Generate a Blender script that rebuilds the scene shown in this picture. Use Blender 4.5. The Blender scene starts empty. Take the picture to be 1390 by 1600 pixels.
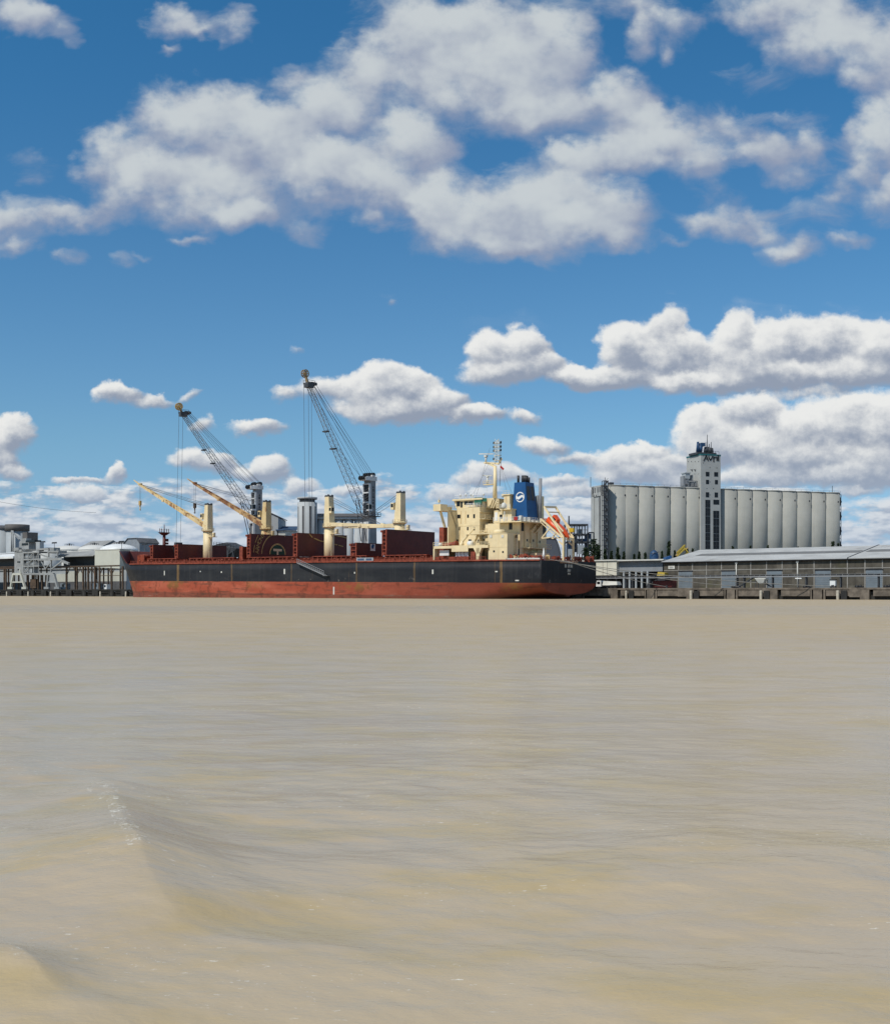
import bpy, bmesh, math, random
import numpy as np
from mathutils import Vector, Matrix
R = math.radians
rng = random.Random(7)
SC = bpy.context.scene
COL = SC.collection

# ------------------------------------------------------------------ camera
FP, CX, HOR, CH = 1768.6, 695.0, 925.0, 1.8      # focal length in photo pixels, principal column, horizon row, eye height
cd = bpy.data.cameras.new("camera")
cam = bpy.data.objects.new("camera", cd); COL.objects.link(cam)
cam.location = (0, 0, CH); cam.rotation_euler = (R(90), 0, 0)
cd.sensor_fit = 'HORIZONTAL'; cd.sensor_width = 36; cd.lens = 36*FP/1390
cd.shift_y = (HOR-800)/1390
cd.clip_start = 0.1; cd.clip_end = 20000
SC.camera = cam
SC.view_settings.view_transform = 'Standard'; SC.view_settings.look = 'None'
SC.view_settings.exposure = 0.0; SC.view_settings.gamma = 1
SC.cycles.use_denoising = True
SC.cycles.max_bounces = 5; SC.cycles.diffuse_bounces = 2; SC.cycles.glossy_bounces = 2
SC.cycles.transmission_bounces = 2; SC.cycles.volume_bounces = 0
SC.cycles.caustics_reflective = False; SC.cycles.caustics_refractive = False

# ------------------------------------------------------------------ sun
SUN_AZ = Vector((-0.73, -0.68, 0)).normalized()   # towards the sun
SUN_EL = R(50)
sd = bpy.data.lights.new("sun", 'SUN'); sd.energy = 3.5; sd.angle = R(0.53); sd.color = (1.0, 0.95, 0.86)
sun = bpy.data.objects.new("sun", sd); COL.objects.link(sun)
to_sun = Vector((SUN_AZ.x*math.cos(SUN_EL), SUN_AZ.y*math.cos(SUN_EL), math.sin(SUN_EL)))
sun.rotation_euler = to_sun.to_track_quat('Z', 'Y').to_euler()
sun.location = to_sun*500

# ------------------------------------------------------------------ node helper
class NT:
    def __init__(s, tree):
        s.t = tree; s.n = tree.nodes; s.l = tree.links
    def new(s, typ, **kw):
        nd = s.n.new(typ)
        for k, v in kw.items(): setattr(nd, k, v)
        return nd
    def put(s, sock, v):
        if v is None: return
        if hasattr(v, 'is_output') or isinstance(v, bpy.types.NodeSocket): s.l.new(v, sock)
        else: sock.default_value = v
    def m(s, op, a, b=None, c=None, clamp=False):
        nd = s.new('ShaderNodeMath', operation=op, use_clamp=clamp)
        for i, v in enumerate((a, b, c)): s.put(nd.inputs[i], v)
        return nd.outputs[0]
    def v(s, op, a, b=None, c=None, scale=None):
        nd = s.new('ShaderNodeVectorMath', operation=op)
        for i, x in enumerate((a, b, c)): s.put(nd.inputs[i], x)
        if scale is not None: s.put(nd.inputs['Scale'], scale)
        return nd.outputs['Value'] if op in ('LENGTH', 'DOT_PRODUCT', 'DISTANCE') else nd.outputs['Vector']
    def noise(s, vec, scale, detail=4, rough=0.5, dist=0.0, dim='3D'):
        nd = s.new('ShaderNodeTexNoise', noise_dimensions=dim)
        s.put(nd.inputs['Vector'], vec); nd.inputs['Scale'].default_value = scale
        nd.inputs['Detail'].default_value = detail; nd.inputs['Roughness'].default_value = rough
        nd.inputs['Distortion'].default_value = dist
        return nd
    def mix(s, f, a, b):
        nd = s.new('ShaderNodeMix', data_type='RGBA')
        s.put(nd.inputs[0], f); s.put(nd.inputs[6], a); s.put(nd.inputs[7], b)
        return nd.outputs[2]
    def smooth(s, x, lo, hi, a=0.0, b=1.0):
        nd = s.new('ShaderNodeMapRange', interpolation_type='SMOOTHSTEP')
        for i, v in enumerate((x, lo, hi, a, b)): s.put(nd.inputs[i], v)
        return nd.outputs[0]
    def lin(s, x, lo, hi, a=0.0, b=1.0):
        nd = s.new('ShaderNodeMapRange', clamp=True)
        for i, v in enumerate((x, lo, hi, a, b)): s.put(nd.inputs[i], v)
        return nd.outputs[0]
def C4(c): return (c[0], c[1], c[2], 1.0)

# ------------------------------------------------------------------ sky with clouds (by direction, at infinity)
W = bpy.data.worlds.new("World"); SC.world = W; W.use_nodes = True
T = NT(W.node_tree); T.n.clear()
out = T.new('ShaderNodeOutputWorld'); bg = T.new('ShaderNodeBackground'); bg.inputs['Strength'].default_value = 0.10
T.l.new(bg.outputs[0], out.inputs[0])
sky = T.new('ShaderNodeTexSky', sky_type='NISHITA'); sky.sun_disc = False
sky.sun_elevation = SUN_EL; sky.sun_rotation = math.atan2(SUN_AZ.x, SUN_AZ.y)
sky.altitude = 0; sky.air_density = 1.0; sky.dust_density = 0.6; sky.ozone_density = 2.0
tc = T.new('ShaderNodeTexCoord')
sep = T.new('ShaderNodeSeparateXYZ'); T.l.new(tc.outputs['Generated'], sep.inputs[0])
dy = T.m('MAXIMUM', T.m('ABSOLUTE', sep.outputs[1]), 0.12)
U = T.m('MULTIPLY_ADD', T.m('DIVIDE', sep.outputs[0], dy), FP, CX)
V = T.m('MULTIPLY', T.m('DIVIDE', sep.outputs[2], dy), FP)          # height over the horizon
comb = T.new('ShaderNodeCombineXYZ'); T.l.new(U, comb.inputs[0]); T.l.new(V, comb.inputs[1])
p = comb.outputs[0]
# (cx, cy, rx, ry): cloud puffs, rows counted down from the top of the photograph
PUFFS = """
40 22 62 30;95 45 26 22 .5;110 70 14 12 .1
280 42 48 22 .7;372 46 30 26 .6;262 76 20 11 .4;325 48 34 12 .5
330 195 105 62;250 178 42 38;430 215 95 62;185 228 48 36 .8;235 275 78 46;330 290 120 60;385 335 62 30;520 270 95 55;520 172 84 48;150 262 40 30 .5;455 130 40 20 .3
15 345 62 36 .8;100 342 80 24 .7;175 318 44 40 .6;25 388 42 18 .4;105 400 30 14 .2;195 405 26 16 .05;60 260 60 26 -.12
300 374 44 11 .25;472 362 44 24 .35;225 392 26 8 .1
640 60 80 72;700 108 100 78;800 115 115 78;870 70 62 80;745 38 100 45;575 120 56 50;855 168 105 42;960 160 56 54;640 225 72 56;600 290 60 46
690 325 60 66;750 348 82 50;830 318 70 56;880 300 70 52;890 345 88 48;960 330 60 56;970 375 44 22 .6;800 378 90 20;905 245 70 30;980 225 60 38;1050 215 52 38;1095 245 46 42 .8;1010 180 42 28;585 345 30 22 .4
1180 120 70 30 -.05;1120 300 50 24 -.05;1280 330 60 30 .05;1000 45 24 52 .45;1055 30 46 40 .45;990 5 60 22 .4;1040 80 18 30 .15;1075 170 40 30 .1;1110 190 60 30 -.05
1220 12 90 32 .9;1305 50 95 55;1385 85 62 68;1345 125 34 22 .6
1190 232 62 32 .8;1240 260 60 26 .3;1150 200 50 30 .3;1262 222 32 32 .6;1130 245 34 16 .4;1230 185 60 16 -.05
1385 205 50 62;1330 215 30 40 .4;1350 265 30 42 .6;1395 300 44 46 .7;1320 290 40 40 .1
1150 345 78 30 .6;1095 345 36 18 .3;1235 392 50 25 .6;1200 362 40 22 .5;1325 382 38 18 .4;1300 308 30 14 .05;1050 375 40 10 .05
600 470 16 14 .18;455 548 24 12 .12
764 540 42 36;818 540 40 34;850 572 34 22;790 578 70 26;905 592 62 18
975 545 42 36;1036 518 36 34;1060 556 74 34;955 588 66 20;1110 595 110 18;1150 525 26 38;1225 530 58 36;1290 534 60 38;1375 540 66 44;1240 580 120 24;1340 580 90 26;1170 560 60 38;1260 612 110 18 .35
560 600 30 20 .6;600 590 38 28;640 608 52 32;688 628 44 24;615 645 82 22;745 648 56 14;510 612 58 26 .55;450 614 38 16 .4;825 654 32 16 .5;585 618 50 26;530 640 40 14 .3
182 610 42 18 .75;235 620 48 13 .5;300 616 44 12 .2
14 678 38 28;18 740 34 15 .7;-20 700 40 30;-10 720 40 20
405 668 50 16 .7;320 662 34 15 .45;420 728 38 21;385 738 34 11;302 718 46 24 .7;340 728 36 18 .7
181 736 15 17 .8;150 748 30 8 .5;110 748 38 8 .5;132 772 54 18 .8
1150 640 40 24 .8;1110 680 60 40 .9;1330 640 60 26 .7;1096 655 34 26 .9;1186 645 38 30;1235 676 58 36;1300 672 76 42;1385 668 66 50;1180 700 100 24;1260 716 130 28;1310 745 90 20 .8;1370 720 60 30;1005 705 50 18 .8;1050 722 66 18 .8;1120 690 50 30 .6;848 694 42 17 .7;890 714 48 14 .5
470 758 40 18 .7;545 765 40 14 .6;740 752 46 16 .6;800 742 46 14 .6;872 752 50 12 .6;960 722 60 24 .8;1020 735 70 22 .9;1350 745 80 22 .8;1180 745 90 20 .7;760 735 50 20 .7;980 744 60 16 .8;1060 750 60 20 .7;1340 770 60 12 .5;900 770 70 18 .6;700 775 60 18 .5
"""
blobs = [tuple(float(x) for x in b.split()) for row in PUFFS.strip().split('\n') for b in row.split(';')]
blobs = [(b[0], b[1], b[2]*1.08, b[3]*1.10)+b[4:] if b[1] > 480 else b for b in blobs]
# warp: billowing outlines
soft = T.smooth(V, 400, 560)                                         # 0 low crisp cumulus, 1 high soft cloud
n1 = T.noise(T.v('MULTIPLY', p, (1/95, 1/80, 1)), 1.0, 3, 0.55)
n2 = T.noise(T.v('MULTIPLY', p, (1/30, 1/26, 1)), 1.0, 5, 0.62)
w1 = T.v('SUBTRACT', n1.outputs['Color'], (0.5, 0.5, 0.5)); w2 = T.v('SUBTRACT', n2.outputs['Color'], (0.5, 0.5, 0.5))
a1 = T.lin(V, 60, 600, 30, 80); a2 = T.lin(V, 60, 600, 24, 20)
pw = T.v('ADD', T.v('ADD', p, T.v('SCALE', w1, scale=a1)), T.v('SCALE', w2, scale=a2))
K = 3.2
sumw = None; sumn = None
for bl in blobs:
    cx, cy, rx, ry = bl[:4]; amp = bl[4] if len(bl) > 4 else 1.0     # amp: how thick the puff is at its middle
    q = T.v('MULTIPLY_ADD', pw, (1/rx, 1/ry, 0), (-cx/rx, -(HOR-cy)/ry, 0))
    w = T.m('MULTIPLY', T.m('POWER', math.exp(-K), T.v('DOT_PRODUCT', q, q)), math.exp(K*(amp-1)))
    wn = T.v('SCALE', q, scale=w)
    sumw = w if sumw is None else T.m('ADD', sumw, w)
    sumn = wn if sumn is None else T.v('ADD', sumn, wn)
field = T.m('MULTIPLY_ADD', T.m('LOGARITHM', T.m('MAXIMUM', sumw, 1e-9), math.e), 1/K, 1.0)    # 1 at a centre, 0 on the rim
# far bank of small cloud just over the horizon
nb = T.noise(T.v('MULTIPLY', p, (1/105, 1/36, 1)), 1.0, 5, 0.6)
nb2 = T.noise(T.v('MULTIPLY', T.v('ADD', p, (-6, 9, 0)), (1/105, 1/36, 1)), 1.0, 3, 0.6)
bank = T.m('MULTIPLY_ADD', T.m('SUBTRACT', nb.outputs[0], 0.475), 3.2, T.m('MULTIPLY', T.smooth(V, 215, 60), 0.40))
bank = T.m('SUBTRACT', bank, T.smooth(V, 150, 235, 0.0, 2.0))
# generic cloud well outside the photographed part (light only)
hi = T.noise(T.v('MULTIPLY', p, (1/420, 1/420, 1)), 1.0, 5, 0.6)
high = T.m('SUBTRACT', T.m('MULTIPLY', T.m('SUBTRACT', hi.outputs[0], 0.5), 5.0), T.smooth(V, 1300, 960, 0.0, 3.0))
isbank = T.smooth(T.m('SUBTRACT', bank, field), -0.1, 0.25)
field = T.m('MAXIMUM', T.m('MAXIMUM', field, bank), high)
nd_ = T.noise(T.v('MULTIPLY', p, (1/26, 1/22, 1)), 1.0, 6, 0.62)
dn = T.m('SUBTRACT', nd_.outputs[0], 0.5)
ne_ = T.noise(T.v('MULTIPLY', p, (1/70, 1/54, 1)), 1.0, 7, 0.60)
en = T.m('SUBTRACT', ne_.outputs[0], 0.5)
nv = T.v('SCALE', sumn, scale=T.m('DIVIDE', 1.0, T.m('MAXIMUM', sumw, 1e-4)))
nsep = T.new('ShaderNodeSeparateXYZ'); T.l.new(nv, nsep.inputs[0])
under = T.smooth(nsep.outputs[1], 0.25, -0.75)                      # 1 on a puff's underside, which frays out softly
dens = T.m('ADD', field, T.m('ADD', T.m('MULTIPLY', dn, T.lin(soft, 0, 1, 0.8, 0.35)), T.m('MULTIPLY', en, T.lin(soft, 0, 1, 0.35, 2.3))))
lo = T.m('MULTIPLY_ADD', under, -0.22, T.lin(soft, 0, 1, -0.12, -0.58))
hi_ = T.m('MULTIPLY_ADD', under, 0.25, T.lin(soft, 0, 1, 0.42, 0.80))
alpha = T.smooth(dens, lo, hi_)
nw_ = T.noise(T.v('MULTIPLY', p, (1/150, 1/75, 1)), 1.0, 7, 0.66, 0.6)
veil = T.smooth(T.m('MULTIPLY_ADD', T.m('SUBTRACT', nw_.outputs[0], 0.5), 5.0, field), -0.9, 1.1)
alpha = T.m('MAXIMUM', alpha, T.m('MULTIPLY', T.m('MULTIPLY', veil, 0.62), soft))
# light and shade of the puffs: their own round normals against the sun's direction
lit = T.v('DOT_PRODUCT', nv, (-0.45, 1.15, 0))
lit = T.m('ADD', lit, T.m('MULTIPLY', dn, T.lin(soft, 0, 1, 0.9, 0.15)))
lit = T.m('ADD', lit, T.m('MULTIPLY', T.m('SUBTRACT', n2.outputs[0], 0.5), T.lin(soft, 0, 1, 1.0, 0.5)))
lit = T.m('ADD', lit, T.m('MULTIPLY', T.m('SUBTRACT', n1.outputs[0], 0.5), T.lin(soft, 0, 1, 0.6, 3.4)))
lit = T.m('ADD', lit, T.m('MULTIPLY', en, T.lin(soft, 0, 1, 0.0, 0.7)))
litb = T.m('MULTIPLY_ADD', T.m('SUBTRACT', nb.outputs[0], nb2.outputs[0]), 5.5, T.m('MULTIPLY_ADD', dn, 0.8, 0.1))
lmix = T.new('ShaderNodeMix', data_type='FLOAT'); T.put(lmix.inputs[0], isbank); T.put(lmix.inputs[2], lit); T.put(lmix.inputs[3], litb)
thick = T.smooth(T.m('MULTIPLY_ADD', en, 0.7, field), -0.35, 1.15)                                    # thick middles are whiter, thin edges greyer
lsoft = T.m('ADD', T.m('MULTIPLY', lmix.outputs[0], T.lin(soft, 0, 1, 1.0, 0.85)), T.m('MULTIPLY', soft, T.m('MULTIPLY_ADD', thick, 1.0, -0.55)))
litc = T.smooth(lsoft, T.lin(soft, 0, 1, -0.65, -0.85), T.lin(soft, 0, 1, 0.65, 1.0))
c_sh = T.mix(soft, C4((0.29, 0.335, 0.425)), C4((0.30, 0.345, 0.46)))
c_li = T.mix(soft, C4((0.84, 0.84, 0.82)), C4((0.60, 0.64, 0.655)))
ccol = T.mix(litc, c_sh, c_li)
ccol = T.mix(T.m('MULTIPLY', T.smooth(V, 240, 50), 0.62), ccol, C4((0.42, 0.52, 0.66)))      # far cloud sinks into the air
ccol = T.v('SCALE', ccol, scale=10.0)
tint = T.mix(T.smooth(V, 60, 1000), C4((0.62, 0.88, 1.03)), C4((0.28, 0.82, 1.08)))
tint = T.mix(T.smooth(V, 260, -20), tint, C4((0.48, 0.72, 1.22)))
skyc = T.v('MULTIPLY', sky.outputs[0], tint)
T.l.new(T.mix(T.m('MULTIPLY', alpha, T.lin(soft, 0, 1, 0.97, 0.93)), skyc, ccol), bg.inputs['Color'])
W.cycles.sampling_method = 'MANUAL'; W.cycles.sample_map_resolution = 512

# ------------------------------------------------------------------ materials
def mat(name, col, rough=0.6, var=0.18, scale=0.6, rust=0.0, rustcol=(0.20, 0.075, 0.025), rscale=0.5, metal=0.0, stretch=0.18, spec=0.4, grid=None):
    m_ = bpy.data.materials.new(name); m_.use_nodes = True
    t = NT(m_.node_tree); b = t.n['Principled BSDF']
    o = t.new('ShaderNodeTexCoord').outputs['Object']
    n = t.noise(o, scale, 5, 0.6)
    c = t.mix(t.smooth(n.outputs[0], 0.3, 0.7), C4([x*(1-var) for x in col]), C4([min(1, x*(1+var*0.6)) for x in col]))
    st = t.noise(t.v('MULTIPLY', o, (1.1, 1.1, 0.10)), 1.4, 4, 0.6)                 # runs of dirt down the face
    c = t.mix(t.smooth(st.outputs[0], 0.52, 0.78, 0, var*1.2), c, C4([x*0.45 for x in col]))
    if rust > 0:
        r = t.noise(t.v('MULTIPLY', o, (1, 1, stretch)), rscale, 6, 0.68)
        lo = 0.72 - 0.30*rust
        c = t.mix(t.smooth(r.outputs[0], lo, lo+0.12, 0, 0.9), c, C4(rustcol))
    t.put(b.inputs['Base Color'], c); b.inputs['Roughness'].default_value = rough; b.inputs['Metallic'].default_value = metal
    b.inputs['Specular IOR Level'].default_value = spec
    return m_
M = {}
def defm(k, *a, **kw): M[k] = mat(k, *a, **kw)
defm('cream', (0.78, 0.635, 0.385), 0.5, 0.12, 0.3, rust=0.42, rustcol=(0.50, 0.30, 0.12), rscale=0.9, stretch=0.07)
defm('rust_heavy', (0.52, 0.34, 0.16), 0.65, 0.25, 0.4, rust=0.95, rustcol=(0.17, 0.06, 0.022), rscale=0.3, stretch=0.7)
defm('shed_dark', (0.085, 0.092, 0.11), 0.6, 0.15, 0.3)
defm('cream_rusty', (0.68, 0.51, 0.26), 0.5, 0.14, 0.4, rust=0.62, rustcol=(0.24, 0.085, 0.02), rscale=0.35, stretch=0.5)
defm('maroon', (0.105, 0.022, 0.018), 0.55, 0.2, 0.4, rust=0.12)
defm('deck_red', (0.27, 0.060, 0.030), 0.6, 0.35, 0.8, rust=0.4, rustcol=(0.10, 0.035, 0.02))
defm('red_bright', (0.25, 0.052, 0.026), 0.6, 0.4, 0.9, rust=0.42, rustcol=(0.13, 0.04, 0.02))
defm('white', (0.74, 0.74, 0.72), 0.45, 0.10, 0.5)
defm('off_white', (0.62, 0.61, 0.56), 0.55, 0.12, 0.4, rust=0.05)
defm('warm_white', (0.66, 0.63, 0.52), 0.55, 0.10, 0.3, rust=0.05)
defm('glass_dark', (0.014, 0.016, 0.020), 0.25, 0.2, 1.0, spec=0.25)
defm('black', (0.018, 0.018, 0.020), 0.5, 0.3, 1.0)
defm('dark_steel', (0.055, 0.058, 0.065), 0.55, 0.35, 0.8, rust=0.12)
defm('rope', (0.22, 0.21, 0.19), 0.9, 0.2, 1)
defm('cable', (0.085, 0.09, 0.10), 0.6, 0.2, 1)
defm('blue', (0.012, 0.075, 0.22), 0.4, 0.12, 0.4)
defm('green_sheet', (0.02, 0.13, 0.085), 0.7, 0.3, 1.2)
defm('stern_letter', (0.62, 0.38, 0.26), 0.6, 0.3, 0.5)
defm('green', (0.012, 0.055, 0.028), 0.6, 0.15, 0.6)
defm('gold', (0.50, 0.33, 0.12), 0.6, 0.2, 0.8)
defm('orange', (0.72, 0.085, 0.012), 0.35, 0.10, 0.6)
defm('crane_grey', (0.24, 0.245, 0.255), 0.5, 0.15, 0.3, rust=0.05)
defm('crane_white', (0.66, 0.66, 0.65), 0.5, 0.12, 0.4, rust=0.08)
defm('lattice', (0.30, 0.32, 0.34), 0.5, 0.2, 0.5)
defm('wheel_buff', (0.36, 0.25, 0.13), 0.6, 0.2, 0.8)
defm('yellow_dull', (0.45, 0.33, 0.05), 0.6, 0.25, 0.6)
defm('silo', (0.37, 0.37, 0.35), 0.85, 0.07, 0.12)
defm('silo_dark', (0.10, 0.10, 0.105), 0.8, 0.3, 0.4)
defm('tower_conc', (0.40, 0.40, 0.38), 0.85, 0.08, 0.2)
defm('teal', (0.02, 0.13, 0.14), 0.5, 0.2, 0.6)
defm('machine_blue', (0.018, 0.06, 0.14), 0.5, 0.3, 0.5)
defm('yellow', (0.60, 0.40, 0.03), 0.5, 0.15, 0.5)
defm('roof_pale', (0.42, 0.42, 0.405), 0.8, 0.16, 0.15, rust=0.55, rustcol=(0.27, 0.265, 0.25), rscale=0.12)
defm('roof_strip', (0.17, 0.165, 0.155), 0.6, 0.15, 0.3)
defm('wall_conc', (0.125, 0.115, 0.097), 0.9, 0.34, 0.35, rust=0.15, rustcol=(0.09, 0.085, 0.045), rscale=0.3)
defm('wall_trim', (0.27, 0.255, 0.23), 0.9, 0.2, 0.5)
defm('door_blue', (0.165, 0.195, 0.22), 0.55, 0.12, 0.5)
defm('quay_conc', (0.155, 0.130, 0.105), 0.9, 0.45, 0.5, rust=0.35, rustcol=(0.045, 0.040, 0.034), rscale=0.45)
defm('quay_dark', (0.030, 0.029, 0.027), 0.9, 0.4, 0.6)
defm('pile_white', (0.50, 0.46, 0.38), 0.8, 0.3, 0.8, rust=0.3)
defm('shed_grey', (0.25, 0.265, 0.285), 0.6, 0.12, 0.3)
defm('tank_white', (0.60, 0.59, 0.55), 0.6, 0.10, 0.1, rust=0.08)
defm('tank_grey', (0.36, 0.385, 0.40), 0.6, 0.12, 0.1)
defm('brown_roof', (0.115, 0.105, 0.10), 0.8, 0.25, 0.2)
defm('rusty_steel', (0.085, 0.055, 0.035), 0.75, 0.4, 0.6, rust=0.4)
defm('loader_grey', (0.29, 0.30, 0.30), 0.6, 0.22, 0.5, rust=0.12)
defm('box_cream', (0.50, 0.50, 0.435), 0.6, 0.07, 0.2)
defm('roof_dull', (0.27, 0.27, 0.26), 0.7, 0.18, 0.2)
defm('slate_blue', (0.055, 0.10, 0.18), 0.5, 0.15, 0.2)
defm('container_red', (0.16, 0.035, 0.03), 0.6, 0.2, 0.6)
defm('ground', (0.24, 0.23, 0.21), 0.95, 0.25, 0.05)
defm('grain_grey', (0.40, 0.415, 0.42), 0.8, 0.10, 0.12)
defm('fendered', (0.02, 0.02, 0.02), 0.8, 0.2, 1)
defm('bark', (0.06, 0.045, 0.03), 0.9, 0.3, 1)
defm('flag_red', (0.35, 0.02, 0.02), 0.7, 0.1, 1)

def silo_mat():
    m_ = bpy.data.materials.new('silo_concrete'); m_.use_nodes = True; t = NT(m_.node_tree); b = t.n['Principled BSDF']
    o = t.new('ShaderNodeTexCoord').outputs['Object']; sp = t.new('ShaderNodeSeparateXYZ'); t.l.new(o, sp.inputs[0])
    rnd = t.new('ShaderNodeObjectInfo').outputs['Random']
    n = t.noise(o, 0.16, 5, 0.6); st = t.noise(t.v('MULTIPLY', o, (0.9, 0.9, 0.03)), 1.0, 5, 0.65)
    c = t.mix(t.smooth(n.outputs[0], 0.3, 0.7), C4((0.325, 0.320, 0.285)), C4((0.365, 0.358, 0.322)))
    c = t.mix(t.smooth(st.outputs[0], 0.50, 0.72, 0, 0.35), c, C4((0.26, 0.255, 0.235)))
    fr = t.m('ABSOLUTE', t.m('SUBTRACT', t.m('FRACT', t.m('DIVIDE', sp.outputs[2], 2.6)), 0.5))
    c = t.mix(t.smooth(fr, 0.462, 0.492, 0, 0.16), c, C4((0.25, 0.245, 0.23)))
    c = t.mix(t.smooth(sp.outputs[2], 40, 46, 0, 0.22), c, C4((0.27, 0.27, 0.255)))
    c = t.v('SCALE', c, scale=t.lin(rnd, 0, 1, 0.95, 1.05))
    t.put(b.inputs['Base Color'], c); b.inputs['Roughness'].default_value = 0.9; b.inputs['Specular IOR Level'].default_value = 0.2
    M['silo'] = m_
silo_mat()
def bay_mat():                                                       # weathered concrete panels, each bay a little different
    m_ = bpy.data.materials.new('wall_conc'); m_.use_nodes = True; t = NT(m_.node_tree); b = t.n['Principled BSDF']
    o = t.new('ShaderNodeTexCoord').outputs['Object']; sp = t.new('ShaderNodeSeparateXYZ'); t.l.new(o, sp.inputs[0])
    cb = t.new('ShaderNodeCombineXYZ'); t.l.new(t.m('FLOOR', t.m('DIVIDE', sp.outputs[0], 4.05)), cb.inputs[0]); t.l.new(t.m('FLOOR', t.m('DIVIDE', sp.outputs[2], 3.4)), cb.inputs[1])
    wn = t.new('ShaderNodeTexWhiteNoise', noise_dimensions='2D'); t.l.new(cb.outputs[0], wn.inputs['Vector'])
    n = t.noise(o, 0.5, 6, 0.65); st = t.noise(t.v('MULTIPLY', o, (0.9, 0.9, 0.07)), 1.0, 5, 0.65); ms = t.noise(o, 0.13, 4, 0.6)
    c = t.mix(t.smooth(n.outputs[0], 0.3, 0.7), C4((0.074, 0.066, 0.053)), C4((0.120, 0.108, 0.088)))
    c = t.mix(t.smooth(st.outputs[0], 0.48, 0.70, 0, 0.55), c, C4((0.055, 0.050, 0.043)))
    c = t.mix(t.smooth(ms.outputs[0], 0.56, 0.68, 0, 0.5), c, C4((0.105, 0.098, 0.052)))
    c = t.mix(t.smooth(t.noise(o, 0.3, 3, 0.5).outputs[0], 0.66, 0.72, 0, 0.5), c, C4((0.22, 0.21, 0.185)))
    c = t.v('SCALE', c, scale=t.lin(wn.outputs['Value'], 0, 1, 0.78, 1.22))
    t.put(b.inputs['Base Color'], c); b.inputs['Roughness'].default_value = 0.9; b.inputs['Specular IOR Level'].default_value = 0.2
    M['wall_conc'] = m_
bay_mat()

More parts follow.
